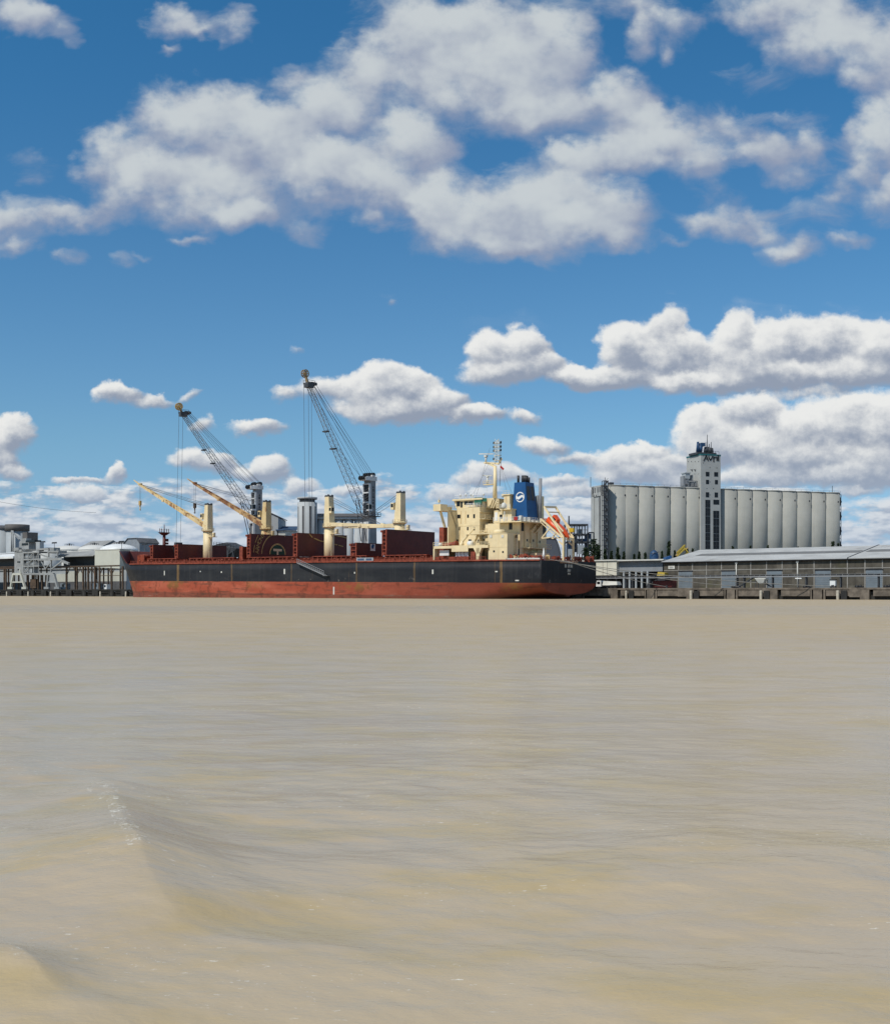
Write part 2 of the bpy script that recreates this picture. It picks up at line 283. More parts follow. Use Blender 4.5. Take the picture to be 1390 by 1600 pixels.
# ------------------------------------------------------------------ mesh helper
class MB:
    def __init__(s): s.v = []; s.f = []; s.k = []; s.mi = 0; s.smooth = False; s.sm = []
    def face(s, idx): s.f.append(tuple(idx)); s.k.append(s.mi); s.sm.append(s.smooth)
    def add(s, vs, fs):
        b = len(s.v); s.v += [tuple(x) for x in vs]
        for f in fs: s.face([b+i for i in f])
        return s
    def box(s, a, b):
        x0, x1 = sorted((a[0], b[0])); y0, y1 = sorted((a[1], b[1])); z0, z1 = sorted((a[2], b[2]))
        return s.add([(x0,y0,z0),(x1,y0,z0),(x1,y1,z0),(x0,y1,z0),(x0,y0,z1),(x1,y0,z1),(x1,y1,z1),(x0,y1,z1)],
                     [(0,3,2,1),(4,5,6,7),(0,1,5,4),(1,2,6,5),(2,3,7,6),(3,0,4,7)])
    def hexa(s, lo, hi):          # two quads (each four points, same winding seen from above)
        return s.add(list(lo)+list(hi), [(0,3,2,1),(4,5,6,7),(0,1,5,4),(1,2,6,5),(2,3,7,6),(3,0,4,7)])
    def bar(s, p, q, w, h=None, up=(0,0,1)):   # square bar between two points
        p, q = Vector(p), Vector(q); d = (q-p)
        if d.length < 1e-6: return s
        d.normalize(); u = Vector(up)
        if abs(d.dot(u)) > 0.98: u = Vector((1,0,0))
        a = d.cross(u).normalized(); b = a.cross(d).normalized(); h = h or w
        a *= w/2; b *= h/2
        return s.hexa([p-a-b, p+a-b, p+a+b, p-a+b], [q-a-b, q+a-b, q+a+b, q-a+b])
    def taper(s, p, q, w0, h0, w1, h1, up=(0,0,1)):
        p, q = Vector(p), Vector(q); d = (q-p).normalized(); u = Vector(up)
        if abs(d.dot(u)) > 0.98: u = Vector((1,0,0))
        a = d.cross(u).normalized(); b = a.cross(d).normalized()
        return s.hexa([p-a*w0/2-b*h0/2, p+a*w0/2-b*h0/2, p+a*w0/2+b*h0/2, p-a*w0/2+b*h0/2],
                      [q-a*w1/2-b*h1/2, q+a*w1/2-b*h1/2, q+a*w1/2+b*h1/2, q-a*w1/2+b*h1/2])
    def tube(s, p, q, r0, r1=None, n=12, cap=True):
        p, q = Vector(p), Vector(q); r1 = r0 if r1 is None else r1; d = (q-p).normalized()
        u = Vector((0,0,1)) if abs(d.z) < 0.95 else Vector((1,0,0))
        a = d.cross(u).normalized(); b = a.cross(d)
        vs = []
        for (c, r) in ((p, r0), (q, r1)):
            for i in range(n):
                t = 2*math.pi*i/n; vs.append(c+(a*math.cos(t)+b*math.sin(t))*r)
        o = s.smooth; b0 = len(s.v); s.v += [tuple(x) for x in vs]
        s.smooth = n > 6
        for i in range(n): s.face([b0+i, b0+(i+1) % n, b0+n+(i+1) % n, b0+n+i])
        s.smooth = False
        if cap: s.face([b0+i for i in range(n)][::-1]); s.face([b0+n+i for i in range(n)])
        s.smooth = o; return s
    def lathe(s, c, prof, n=24, sx=1, sy=1):     # prof: (radius, z) list round a vertical axis at c
        b0 = len(s.v); c = Vector(c)
        for (r, z) in prof:
            for i in range(n):
                t = 2*math.pi*i/n; s.v.append((c.x+r*math.cos(t)*sx, c.y+r*math.sin(t)*sy, c.z+z))
        s.smooth = True
        for k in range(len(prof)-1):
            for i in range(n):
                s.face([b0+k*n+i, b0+k*n+(i+1) % n, b0+(k+1)*n+(i+1) % n, b0+(k+1)*n+i])
        s.smooth = False
        s.face([b0+(len(prof)-1)*n+i for i in range(n)]); s.face([b0+i for i in range(n)][::-1])
        return s
    def prism(s, poly, off):       # planar polygon extruded by the vector off
        n = len(poly); off = Vector(off); vs = [Vector(p) for p in poly]; vs += [p+off for p in vs]
        return s.add(vs, [tuple(range(n))[::-1], tuple(range(n, 2*n))]+[(i, (i+1) % n, n+(i+1) % n, n+i) for i in range(n)])
    def rail(s, pts, h=1.0, step=2.0, w=0.07, rows=2):
        for p, q in zip(pts[:-1], pts[1:]):
            p, q = Vector(p), Vector(q); L = (q-p).length; k = max(1, int(L/step))
            for i in range(k+1):
                a = p.lerp(q, i/k); s.bar(a, a+Vector((0,0,h)), w)
            for r in range(rows):
                z = Vector((0,0,h*(r+1)/rows)); s.bar(p+z, q+z, w)
        return s
    def each(s, name, ms, parent=None):          # every connected piece becomes an object of its own
        par = list(range(len(s.v)))
        def find(i):
            while par[i] != i: par[i] = par[par[i]]; i = par[i]
            return i
        for f in s.f:
            for i in f[1:]: par[find(i)] = find(f[0])
        grp = {}
        for k, f in enumerate(s.f): grp.setdefault(find(f[0]), []).append(k)
        obs = []
        for ks in grp.values():
            m = MB(); ids = sorted({i for k in ks for i in s.f[k]}); mp = {i: n for n, i in enumerate(ids)}
            m.v = [s.v[i] for i in ids]; m.f = [tuple(mp[i] for i in s.f[k]) for k in ks]; m.k = [s.k[k] for k in ks]; m.sm = [s.sm[k] for k in ks]
            obs.append(m.build(name, ms, parent))
        return obs
    def build(s, name, ms, parent=None, loc=None):
        me = bpy.data.meshes.new(name); me.from_pydata(s.v, [], s.f)
        ms = ms if isinstance(ms, (list, tuple)) else [ms]
        for x in ms: me.materials.append(M[x] if isinstance(x, str) else x)
        me.polygons.foreach_set('material_index', s.k); me.polygons.foreach_set('use_smooth', s.sm)
        bm = bmesh.new(); bm.from_mesh(me); bmesh.ops.recalc_face_normals(bm, faces=bm.faces); bm.to_mesh(me); bm.free()
        me.update()
        o = bpy.data.objects.new(name, me); COL.objects.link(o)
        if parent is not None: o.parent = parent
        if loc is not None: o.location = loc
        return o
def tag(o, label=None, cat=None, group=None, kind=None):
    if label: o['label'] = label
    if cat: o['category'] = cat
    if group: o['group'] = group
    if kind: o['kind'] = kind
    return o
def empty(name, label, cat, mtx=None, group=None):
    o = bpy.data.objects.new(name, None); COL.objects.link(o); o.empty_display_size = 0.5
    if mtx is not None: o.matrix_world = mtx
    return tag(o, label, cat, group)
class Frame:                         # a local frame, and where a line of sight of the photograph meets its planes
    def __init__(s, m): s.m = m; s.i = m.inverted()
    def ray(s, px, py):
        o = s.i @ Vector((0, 0, CH)); d = s.i.to_3x3() @ Vector(((px-CX)/FP, 1, (HOR-py)/FP)); return o, d
    def y(s, px, py, y):             # on the plane of constant y
        o, d = s.ray(px, py); t = (y-o.y)/d.y; return o+d*t
    def x(s, px, py, x):
        o, d = s.ray(px, py); t = (x-o.x)/d.x; return o+d*t
    def w(s, v): return s.m @ Vector(v)
    def at(s, v): return s.m @ Matrix.Translation(Vector(v))
def P(px, py, Y): return Vector(((px-CX)/FP*Y, Y, CH+(HOR-py)/FP*Y))
def text(name, s, size, m, mtx, parent, depth=0.03, sx=1.0, align='CENTER'):
    cu = bpy.data.curves.new(name, 'FONT'); cu.body = s; cu.size = size; cu.extrude = depth; cu.align_x = align; cu.align_y = 'CENTER'
    cu.resolution_u = 3
    tmp = bpy.data.objects.new(name+'_curve', cu); COL.objects.link(tmp)
    me = bpy.data.meshes.new_from_object(tmp.evaluated_get(bpy.context.evaluated_depsgraph_get()))
    bpy.data.objects.remove(tmp); bpy.data.curves.remove(cu)
    me.name = name; me.materials.clear(); me.materials.append(M[m])
    for v_ in me.vertices: v_.co.x *= sx
    o = bpy.data.objects.new(name, me); COL.objects.link(o); o.parent = parent; o.matrix_local = mtx
    return o
def face_mtx(origin, xdir, zdir=(0,0,1)):        # text lies in the plane of xdir (reading direction) and zdir (up)
    x = Vector(xdir).normalized(); y = Vector(zdir).normalized(); z = x.cross(y)
    return Matrix.Translation(Vector(origin)) @ Matrix((x, y, z)).transposed().to_4x4()

GZ = 2.8                                                             # level of the quay over the river
TH = R(39)
SHIP = Frame(Matrix.Translation((32.2, 293.1, 0)) @ Matrix.Rotation(R(141), 4, 'Z') @ Matrix.Rotation(-0.0090, 4, 'Y'))
QUAY = Frame(Matrix.Translation((43.5, 307.0, 0)) @ Matrix.Rotation(-TH, 4, 'Z'))   # x along the quay to the right, y inland
SILO = Frame(Matrix.Translation(P(949.5, HOR, 480)+Vector((0, 0, GZ-CH))) @ Matrix.Rotation(R(19.1), 4, 'Z'))

# ------------------------------------------------------------------ river
def make_river():
    ang = np.concatenate([np.linspace(-115, -34, 14)[:-1], np.linspace(-34, 34, 900), np.linspace(34, 115, 14)[1:]])*math.pi/180
    r = np.concatenate([np.geomspace(1.5, 4.4, 60)[:-1], np.geomspace(4.4, 45, 800)[:-1], np.geomspace(45, 3500, 90)])
    A, Rr = np.meshgrid(ang, r); X = Rr*np.sin(A); Y = Rr*np.cos(A)
    g = np.random.RandomState(5); Z = np.zeros_like(X)
    fade = np.exp(-(Rr/30.0)**2)
    for k in range(46):                                             # wind chop, several lengths and directions
        lam = 0.16*(1.125**k) if k < 40 else 6+2*(k-40)
        th = g.normal(0.25, 0.55); ph = g.uniform(0, 6.28); amp = 0.0042*lam**0.85*g.uniform(0.5, 1.2)
        if lam > 3: amp *= 0.55
        kx, ky = 2*math.pi/lam*np.sin(th), 2*math.pi/lam*np.cos(th)
        env = 0.55+0.45*np.sin(X*g.uniform(-.5, .5)/lam+Y*g.uniform(-.4, .4)/lam+g.uniform(0, 6))
        Z += amp*env*np.sin(kx*X+ky*Y+ph + 0.6*np.sin(0.7*kx*Y-0.6*ky*X+ph))*fade**(0.5 if lam > 1.2 else 1.0)
    foam = np.zeros_like(X)
    NS_ = 8
    def ridge(pts, wide, steep, foamy=()):                          # a boat's wake: gentle to the left, steep to the right
        nonlocal Z, foam
        P_ = [np.array(p_) for p_ in pts]; P_ = [2*P_[0]-P_[1]]+P_+[2*P_[-1]-P_[-2]]; sp_ = []
        for i in range(1, len(P_)-2):                                # a smooth crest line through the given points
            for u_ in np.arange(0, 1, 1/NS_): sp_.append(.5*((2*P_[i])+(P_[i+1]-P_[i-1])*u_+(2*P_[i-1]-5*P_[i]+4*P_[i+1]-P_[i+2])*u_**2+(3*P_[i]-P_[i-1]-3*P_[i+1]+P_[i+2])*u_**3))
        sp_.append(P_[-2]); pts = [(q_[0], q_[1], max(0.0, q_[2])) for q_ in sp_]
        best = np.full(X.shape, 1e9); sd = np.zeros_like(X); am = np.zeros_like(X); tt = np.zeros_like(X)
        n = len(pts)-1
        for i in range(n):
            (ax, ay, aa), (bx, by, ba) = pts[i], pts[i+1]
            dx, dy = bx-ax, by-ay; L2 = dx*dx+dy*dy
            t = np.clip(((X-ax)*dx+(Y-ay)*dy)/L2, 0, 1)
            qx, qy = X-(ax+t*dx), Y-(ay+t*dy); d = np.hypot(qx, qy)
            side = np.sign(dx*qy-dy*qx)                              # + on the left looking along the ridge towards the viewer
            u = d < best
            best = np.where(u, d, best); sd = np.where(u, d*side, sd); am = np.where(u, aa+t*(ba-aa), am); tt = np.where(u, (i+t)/NS_, tt)
        prof = np.where(sd > 0, np.exp(-(sd/steep)**1.3*0.9), np.exp(-(np.abs(sd)/wide)**1.5))
        Z += am*prof - 0.12*am*np.exp(-((sd-steep*1.9)/(steep*1.3))**2)
        for (t0, t1, s0, s1, k) in foamy:
            foam = np.maximum(foam, k*((tt > t0) & (tt < t1) & (sd > s0) & (sd < s1)))
    def wpt(px, py, a):
        Yd = FP*(CH-a*0.8)/(py-HOR); return ((px-CX)/FP*Yd, Yd, a)
    ridge([wpt(150, 1205, .0), wpt(176, 1245, .10), wpt(192, 1285, .22), wpt(214, 1318, .22), wpt(238, 1370, .16), wpt(275, 1415, .115), wpt(345, 1450, .06), wpt(470, 1480, .04), wpt(640, 1515, .02), wpt(760, 1540, .0)],
          1.0, 0.48, [(1.2, 3.2, -0.07, 0.06, 1.0), (0.4, 1.2, -0.2, 0.04, 0.5)])
    ridge([wpt(-160, 1470, .06), wpt(-20, 1482, .10), wpt(42, 1500, .09), wpt(90, 1545, .045), wpt(180, 1580, .02), wpt(300, 1640, 0)], 0.5, 0.16, [(0.8, 2.0, -0.10, 0.02, 0.45)])
    ridge([wpt(150, 1238, .0), wpt(182, 1238, .05), wpt(230, 1255, .0)], 0.5, 0.3, [(0.7, 1.2, -0.08, 0.06, 0.5)])
    ridge([wpt(330, 1290, .0), wpt(420, 1330, .03), wpt(560, 1372, .025), wpt(760, 1400, .0)], 0.7, 0.5)
    ridge([wpt(900, 1300, .0), wpt(1050, 1310, .03), wpt(1250, 1330, .03), wpt(1420, 1340, .0)], 0.7, 0.5)
    ridge([wpt(880, 1520, .0), wpt(1060, 1530, .022), wpt(1250, 1545, .022), wpt(1420, 1540, .0)], 0.4, 0.3)
    nr, na = X.shape
    me = bpy.data.meshes.new('river'); me.vertices.add(nr*na)
    me.vertices.foreach_set('co', np.stack([X, Y, Z], -1).astype(np.float32).ravel())
    ii = np.arange((nr-1)*(na-1)); rr, cc = ii//(na-1), ii % (na-1); b = rr*na+cc
    q = np.stack([b, b+1, b+na+1, b+na], -1).astype(np.int32)
    me.loops.add(q.size); me.loops.foreach_set('vertex_index', q.ravel()); me.polygons.add(len(q))
    me.polygons.foreach_set('loop_start', (np.arange(len(q))*4).astype(np.int32)); me.polygons.foreach_set('loop_total', np.full(len(q), 4, np.int32))
    me.polygons.foreach_set('use_smooth', np.ones(len(q), bool)); me.update(calc_edges=True)
    at = me.attributes.new('foam', 'FLOAT', 'POINT'); at.data.foreach_set('value', foam.astype(np.float32).ravel())
    wm = bpy.data.materials.new('muddy_water'); wm.use_nodes = True; t = NT(wm.node_tree); b = t.n['Principled BSDF']
    o = t.new('ShaderNodeTexCoord').outputs['Object']
    mud = t.noise(t.v('MULTIPLY', o, (0.10, 0.35, 1)), 1.0, 5, 0.6)
    mud2 = t.noise(t.v('MULTIPLY', o, (0.6, 1.1, 1)), 1.0, 4, 0.6)
    col = t.mix(t.smooth(mud.outputs[0], 0.36, 0.66), C4((0.428, 0.346, 0.246)), C4((0.462, 0.368, 0.244)))
    col = t.mix(t.smooth(mud2.outputs[0], 0.42, 0.68, 0, 0.75), col, C4((0.425, 0.322, 0.158)))
    fo = t.new('ShaderNodeAttribute', attribute_name='foam')
    fn = t.noise(o, 34, 6, 0.75); fb = t.noise(o, 7, 3, 0.6)
    ff = t.m('MULTIPLY', fo.outputs['Fac'], t.smooth(t.m('MULTIPLY_ADD', fb.outputs[0], 0.7, fn.outputs[0]), 0.89, 1.04))
    fl = t.noise(t.v('MULTIPLY', o, (11, 34, 1)), 1.0, 4, 0.65); reg = t.noise(t.v('MULTIPLY', o, (.35, .7, 1)), 1.0, 3, 0.5)     # loose white specks in drifts: glints painted into the colour
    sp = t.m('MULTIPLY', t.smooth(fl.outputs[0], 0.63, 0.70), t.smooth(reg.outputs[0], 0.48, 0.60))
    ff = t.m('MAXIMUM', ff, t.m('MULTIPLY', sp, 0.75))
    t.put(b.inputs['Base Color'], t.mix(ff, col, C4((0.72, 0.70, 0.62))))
    t.put(b.inputs['Roughness'], t.m('MAXIMUM', t.lin(ff, 0, 1, 0.10, 0.7), t.lin(t.v('LENGTH', t.new('ShaderNodeNewGeometry').outputs['Position']), 6, 60, 0.12, 0.55))); b.inputs['IOR'].default_value = 1.33; b.inputs['Specular IOR Level'].default_value = 0.27
    sxy = t.new('ShaderNodeSeparateXYZ'); t.l.new(o, sxy.inputs[0])               # a wind lane across the stream, more mirror-like than the rest
    wv = t.m('MULTIPLY_ADD', t.m('SUBTRACT', t.noise(t.v('MULTIPLY', o, (0.012, 0.03, 1)), 1.0, 3, 0.5).outputs[0], 0.5), 70.0, sxy.outputs[1])
    lane = t.m('MULTIPLY', t.smooth(wv, 84, 102), t.smooth(wv, 165, 130))
    rgh = b.inputs['Roughness'].links[0].from_socket
    t.put(b.inputs['Roughness'], t.m('SUBTRACT', rgh, t.m('MULTIPLY', lane, 0.24)))
    geo = t.new('ShaderNodeNewGeometry'); dist = t.v('LENGTH', geo.outputs['Position'])
    h1 = t.noise(t.v('MULTIPLY', o, (8, 15, 1)), 1.0, 4, 0.6, 0.4)
    h2 = t.noise(t.v('MULTIPLY', o, (1.6, 3.4, 1)), 1.0, 4, 0.55, 0.3)
    h3 = t.noise(t.v('MULTIPLY', o, (0.18, 0.5, 1)), 1.0, 4, 0.6)
    gust = t.noise(t.v('MULTIPLY', o, (0.035, 0.05, 1)), 1.0, 3, 0.5)
    h0 = t.noise(t.v('MULTIPLY', o, (22, 46, 1)), 1.0, 3, 0.6, 0.3)
    hh = t.m('ADD', t.m('MULTIPLY_ADD', h0.outputs[0], 0.0045, t.m('MULTIPLY', h1.outputs[0], 0.010)), t.m('MULTIPLY', h2.outputs[0], t.lin(dist, 5, 40, 0.018, 0.055)))
    hh = t.m('ADD', hh, t.m('MULTIPLY', h3.outputs[0], t.lin(dist, 15, 120, 0.0, 0.8)))
    bp = t.new('ShaderNodeBump'); t.put(bp.inputs['Height'], hh); bp.inputs['Distance'].default_value = 1.0
    t.put(bp.inputs['Strength'], t.m('MULTIPLY_ADD', lane, 0.9, t.smooth(gust.outputs[0], 0.35, 0.65, 0.45, 1.0)))
    t.put(b.inputs['Normal'], bp.outputs[0])
    me.materials.append(wm)
    ob = bpy.data.objects.new('river', me); COL.objects.link(ob); tag(ob, 'muddy tan tidal river with low wind ripples and a boat wake', 'river', kind='structure')
make_river()

# land behind the quay, out to the horizon
g = MB(); L0, L1, D1 = -2500, 700, 6000
g.add([QUAY.w((L0, 1.4, GZ)), QUAY.w((L1, 1.4, GZ)), QUAY.w((L1, D1, GZ)), QUAY.w((L0, D1, GZ))], [(0, 1, 2, 3)])
tag(g.build('ground', 'ground'), 'flat concrete port apron behind the quay wall', 'ground', kind='structure')

# ------------------------------------------------------------------ the bulk carrier
B2, DK, PAINT = 15.5, 9.75, 4.05
ship = empty('cargo_ship', 'black and red bulk carrier with cream deckhouse and four cream cranes, moored at the quay', 'cargo ship', SHIP.m)
def stem(z): return 186.0+0.22*max(z, 0)
def sm(x): x = min(1, max(0, x)); return x*x*(3-2*x)
def halfb(x, z):
    E = 34-0.75*max(z, 0); p = 2.0+0.03*max(z, 0)
    L = stem(z); s = (L-x)/E
    bow = 1-(1-min(1, max(0, s)))**p
    b = (13.0+(B2-13.0)*sm(x/28))*bow
    zb = 1.0-8.0*min(1.5, max(x, 0)/26)**1.35; n = 2.15+3.5*sm(x/40); zt = 4.4
    if z < zt:
        if z <= zb: return 0.0
        b *= max(0.0, 1-((zt-z)/(zt-zb))**n)**(1/n)
    return b
def top(x):
    if x < 171: return DK
    if x < 178: return DK+4.6*sm((x-171)/7)
    return DK+4.6+0.7*(x-178)/13
def hull_mesh():
    zs = [-2.0, -0.6, 0.0, 0.5, 1.0, 1.5, 2.0, 2.6, 3.3, PAINT, 5.5, 7.5, DK, None, None]
    us = [0, .004, .012, .025, .045, .07, .1, .14, .2, .3, .4, .5, .6, .68, .74, .79, .83, .86, .88, .895, .91, .925, .94, .955, .968, .978, .986, .993, .997, 1.0]
    mb = MB(); grid = {}
    for side in (1, -1):
        for i, z in enumerate(zs):
            for j, u in enumerate(us):
                if z is None:
                    x0 = u*stem(DK); tz = top(u*189.4); zz = DK+(tz-DK)*(0.5 if i == len(zs)-2 else 1.0); x = u*stem(zz)
                else: zz = z; x = u*stem(zz)
                y = halfb(x, zz) if u < 1 else 0.0
                grid[side, i, j] = len(mb.v); mb.v.append((x, side*y, zz))
        for i in range(len(zs)-1):
            for j in range(len(us)-1):
                mb.smooth = True
                q = [grid[side, i, j], grid[side, i, j+1], grid[side, i+1, j+1], grid[side, i+1, j]]
                mb.face(q if side > 0 else q[::-1])
    mb.smooth = False
    for i in range(12):
        mb.face([grid[1, i, 0], grid[1, i+1, 0], grid[-1, i+1, 0], grid[-1, i, 0]])
    for j in range(len(us)-1):                                       # weather deck
        mb.mi = 1; mb.face([grid[1, 12, j], grid[1, 12, j+1], grid[-1, 12, j+1], grid[-1, 12, j]])
    return mb
# hull paint: black topsides over red boot topping, with rust runs at known frames and scuffed waterline
hm = bpy.data.materials.new('hull_paint'); hm.use_nodes = True; t = NT(hm.node_tree); bs = t.n['Principled BSDF']
o = t.new('ShaderNodeTexCoord').outputs['Object']; sp = t.new('ShaderNodeSeparateXYZ'); t.l.new(o, sp.inputs[0])
ox, oy, oz = sp.outputs
nbig = t.noise(t.v('MULTIPLY', o, (0.06, 0.06, 0.25)), 1.0, 5, 0.6).outputs[0]
nmid = t.noise(t.v('MULTIPLY', o, (0.35, 0.35, 0.35)), 1.0, 6, 0.65).outputs[0]
nhor = t.noise(t.v('MULTIPLY', o, (0.10, 0.10, 1.6)), 1.0, 6, 0.65).outputs[0]
nver = t.noise(t.v('MULTIPLY', o, (0.9, 0.9, 0.05)), 1.0, 5, 0.65).outputs[0]
blk = t.mix(t.smooth(nbig, 0.35, 0.7), C4((0.016, 0.017, 0.021)), C4((0.030, 0.031, 0.034)))
blk = t.mix(t.smooth(nver, 0.50, 0.75, 0, 0.28), blk, C4((0.070, 0.068, 0.064)))
nrs = t.noise(t.v('MULTIPLY', o, (1.6, 1.6, 0.045)), 1.0, 4, 0.7).outputs[0]
blk = t.mix(t.m('MULTIPLY', t.smooth(nrs, 0.62, 0.74, 0, 0.6), t.smooth(nbig, 0.42, 0.60)), blk, C4((0.15, 0.085, 0.035)))
blk = t.mix(t.m('MULTIPLY', t.smooth(nmid, 0.58, 0.66, 0, 0.35), t.smooth(nbig, 0.5, 0.4)), blk, C4((0.055, 0.056, 0.060)))
red = t.mix(t.smooth(nbig, 0.40, 0.62), C4((0.345, 0.074, 0.038)), C4((0.44, 0.115, 0.065)))
red = t.mix(t.smooth(nmid, 0.50, 0.64, 0, 0.7), red, C4((0.15, 0.042, 0.022)))
red = t.mix(t.smooth(nhor, 0.53, 0.66, 0, 0.75), red, C4((0.085, 0.045, 0.030)))
red = t.mix(t.m('MULTIPLY', t.smooth(nhor, 0.40, 0.30), t.smooth(oz, 1.6, 0.2, 0, 0.8)), red, C4((0.46, 0.33, 0.25)))
red = t.mix(t.smooth(ox, 105, 10, 0, 0.72), red, C4((0.155, 0.036, 0.022)))
for kx in (8, 62, 104, 143, 171): # yellow-brown rust patches on the boot topping
    d = t.m('ABSOLUTE', t.m('SUBTRACT', ox, kx))
    f = t.m('MULTIPLY', t.smooth(d, 9 if kx in (62, 143) else 5, 0), t.smooth(nmid, 0.40, 0.62))
    f = t.m('MULTIPLY', f, t.smooth(oz, 0.8, 3.2))
    red = t.mix(t.m('MULTIPLY', f, 0.75), red, C4((0.24, 0.13, 0.035)))
seams = [SHIP.y(px, 895, B2).x for px in (278, 362, 455, 557, 647, 777, 768)]
strk = None
for i, sx in enumerate(seams):
    d = t.m('ABSOLUTE', t.m('SUBTRACT', t.m('ADD', ox, t.m('MULTIPLY', t.m('SUBTRACT', nmid, 0.5), 0.8)), sx))
    w = (0.9, 0.5, 0.35, 0.35, 0.5, 0.55, 0.2)[i]; k = (0.9, 0.55, 0.45, 0.6, 0.55, 0.9, 0.3)[i]
    f = t.smooth(d, w, w*0.3, 0, k); strk = f if strk is None else t.m('MAXIMUM', strk, f)
strk = t.m('MULTIPLY', strk, t.smooth(nver, 0.28, 0.5, 0.35, 1.0))
blk = t.mix(strk, blk, C4((0.17, 0.105, 0.045)))
seam = t.m('LESS_THAN', t.m('ABSOLUTE', t.m('SUBTRACT', t.m('FRACT', t.m('DIVIDE', ox, 10.5)), 0.5)), 0.006)
blk = t.mix(t.m('MULTIPLY', seam, 0.15), blk, C4((0.09, 0.085, 0.08)))
scuff = t.m('MULTIPLY', t.smooth(nmid, 0.60, 0.68), t.smooth(t.m('ABSOLUTE', t.m('SUBTRACT', oz, PAINT+0.5)), 0.9, 0.1))
blk = t.mix(t.m('MULTIPLY', scuff, 0.7), blk, C4((0.20, 0.17, 0.14)))
edge = t.m('ADD', PAINT, t.m('MULTIPLY', t.m('SUBTRACT', nmid, 0.5), 0.15))
cc = t.mix(t.m('GREATER_THAN', oz, edge), red, blk)
stern_low = t.m('MULTIPLY', t.smooth(t.m('MULTIPLY_ADD', oy, 0.0, ox), 30, 2), t.smooth(oz, 1.7, 0.3))  # darkens the hull low down towards the stern
cc = t.mix(t.m('MULTIPLY', stern_low, 0.85), cc, C4((0.022, 0.014, 0.013)))
cc = t.mix(t.smooth(oz, 0.75, 0.25, 0, 0.5), cc, C4((0.07, 0.04, 0.028)))
bpn = t.new('ShaderNodeBump'); bpn.inputs['Strength'].default_value = 0.35; bpn.inputs['Distance'].default_value = 0.25
t.put(bpn.inputs['Height'], t.m('ADD', t.noise(t.v('MULTIPLY', o, (0.45, 0.45, 0.5)), 1.0, 3, 0.5).outputs[0], t.m('MULTIPLY', seam, 0.3))); t.put(bs.inputs['Normal'], bpn.outputs[0])
t.put(bs.inputs['Base Color'], cc); bs.inputs['Roughness'].default_value = 0.55; bs.inputs['Specular IOR Level'].default_value = 0.2
M['hull_paint'] = hm
hull = hull_mesh().build('hull', ['hull_paint', 'deck_red'], ship)
# inner face and rim of the bow bulwark
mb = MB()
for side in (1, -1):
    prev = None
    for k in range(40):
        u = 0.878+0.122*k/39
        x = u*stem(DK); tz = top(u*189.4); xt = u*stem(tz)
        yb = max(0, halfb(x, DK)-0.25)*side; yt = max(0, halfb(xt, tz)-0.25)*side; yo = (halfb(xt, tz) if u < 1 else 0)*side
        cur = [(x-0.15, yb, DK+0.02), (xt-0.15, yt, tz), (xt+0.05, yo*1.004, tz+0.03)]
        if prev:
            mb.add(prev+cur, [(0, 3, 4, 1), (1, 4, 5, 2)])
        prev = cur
mb.build('bulwark', 'maroon', ship)  # darker than the deck red: inner face's shade put into the colour
# rub lines and small marks on the topsides
mb = MB(); mb.mi = 0
for (px, py0, py1, w) in ((257, 892, 899, .45), (444.5, 889, 897, .6), (676, 890, 897, .5), (521.5, 917, 929, .5)):
    a = SHIP.y(px, py0, B2); b = SHIP.y(px, py1, B2); mb.box((a.x-w/2, B2-.02, b.z), (a.x+w/2, B2+.05, a.z))
for (px, py, w, h) in ((346, 894, .5, .5), (313, 893, .4, .4), (770, 893, .9, .3), (554, 895, .4, .5), (799, 907, 1.6, .3)):
    a = SHIP.y(px, py, B2); yy = halfb(a.x, a.z); mb.box((a.x-w/2, yy-.02, a.z-h/2), (a.x+w/2, yy+.04, a.z+h/2))
mb.each('draught_mark', 'off_white', ship)
# pipe guard ledge along the deck edge
mb = MB()
xs = [0.5+i*4.0 for i in range(43)]
for s_ in (1, -1):
    for a, b in zip(xs[:-1], xs[1:]):
        ya, yb = halfb(a, DK), halfb(b, DK)
        mb.bar((a, s_*ya, DK+.06), (b, s_*yb, DK+.06), .38, .36)
        if 16 < a < 168: mb.rail([(a, s_*(ya-.4), DK), (b, s_*(yb-.4), DK)], 1.05, 2.0, .085, 3)
mb.rail([(0.4, -12.6, DK), (0.4, 12.6, DK)], 1.05, 2.0, .09, 3)
mb.build('deck_rail', 'red_bright', ship)

# stern lettering
st = []
for (py, s_, size, mt, wx) in ((878.6, 'TRANS HARMONY', 1.05, 'stern_letter', 8.4), (885.3, '\u7532\u7530', 1.0, 'off_white', 0), (891.3, 'JEJU', .85, 'off_white', 4.2), (896.8, 'IMO', .7, 'off_white', 4.6)):
    q = SHIP.x(888.5, py, 0)
    if not wx: continue
    ob = text('stern_lettering', s_, size, mt, face_mtx((-0.05, q.y, q.z), (0, -1, 0)), ship, 0.04)
mb = MB()
for (py, x0s) in ((884.6, (-1.9, -1.35, -.35, .25, .9, 1.5)),):
    for k, dx in enumerate(x0s):
        q = SHIP.x(888.5, py, 0); y0 = q.y-dx
        mb.box((-0.09, y0-.08, q.z-.4), (-0.01, y0+.08, q.z+.4))
        if k % 2 == 0: mb.box((-0.09, y0-.35, q.z-.05), (-0.01, y0-.08, q.z+.08)); mb.box((-0.09, y0-.35, q.z+.30), (-0.01, y0-.08, q.z+.4))
mb.each('stern_lettering', 'off_white', ship)

# crane posts at the centre line fix the holds
def ctr(px, py=850): return SHIP.y(px, py, 0)
cx1, cx2, cx3, cx4 = ctr(324.5).x, ctr(415).x, ctr(514.2).x, ctr(624).x
hx_house_f = SHIP.y(700, 850, 7).x
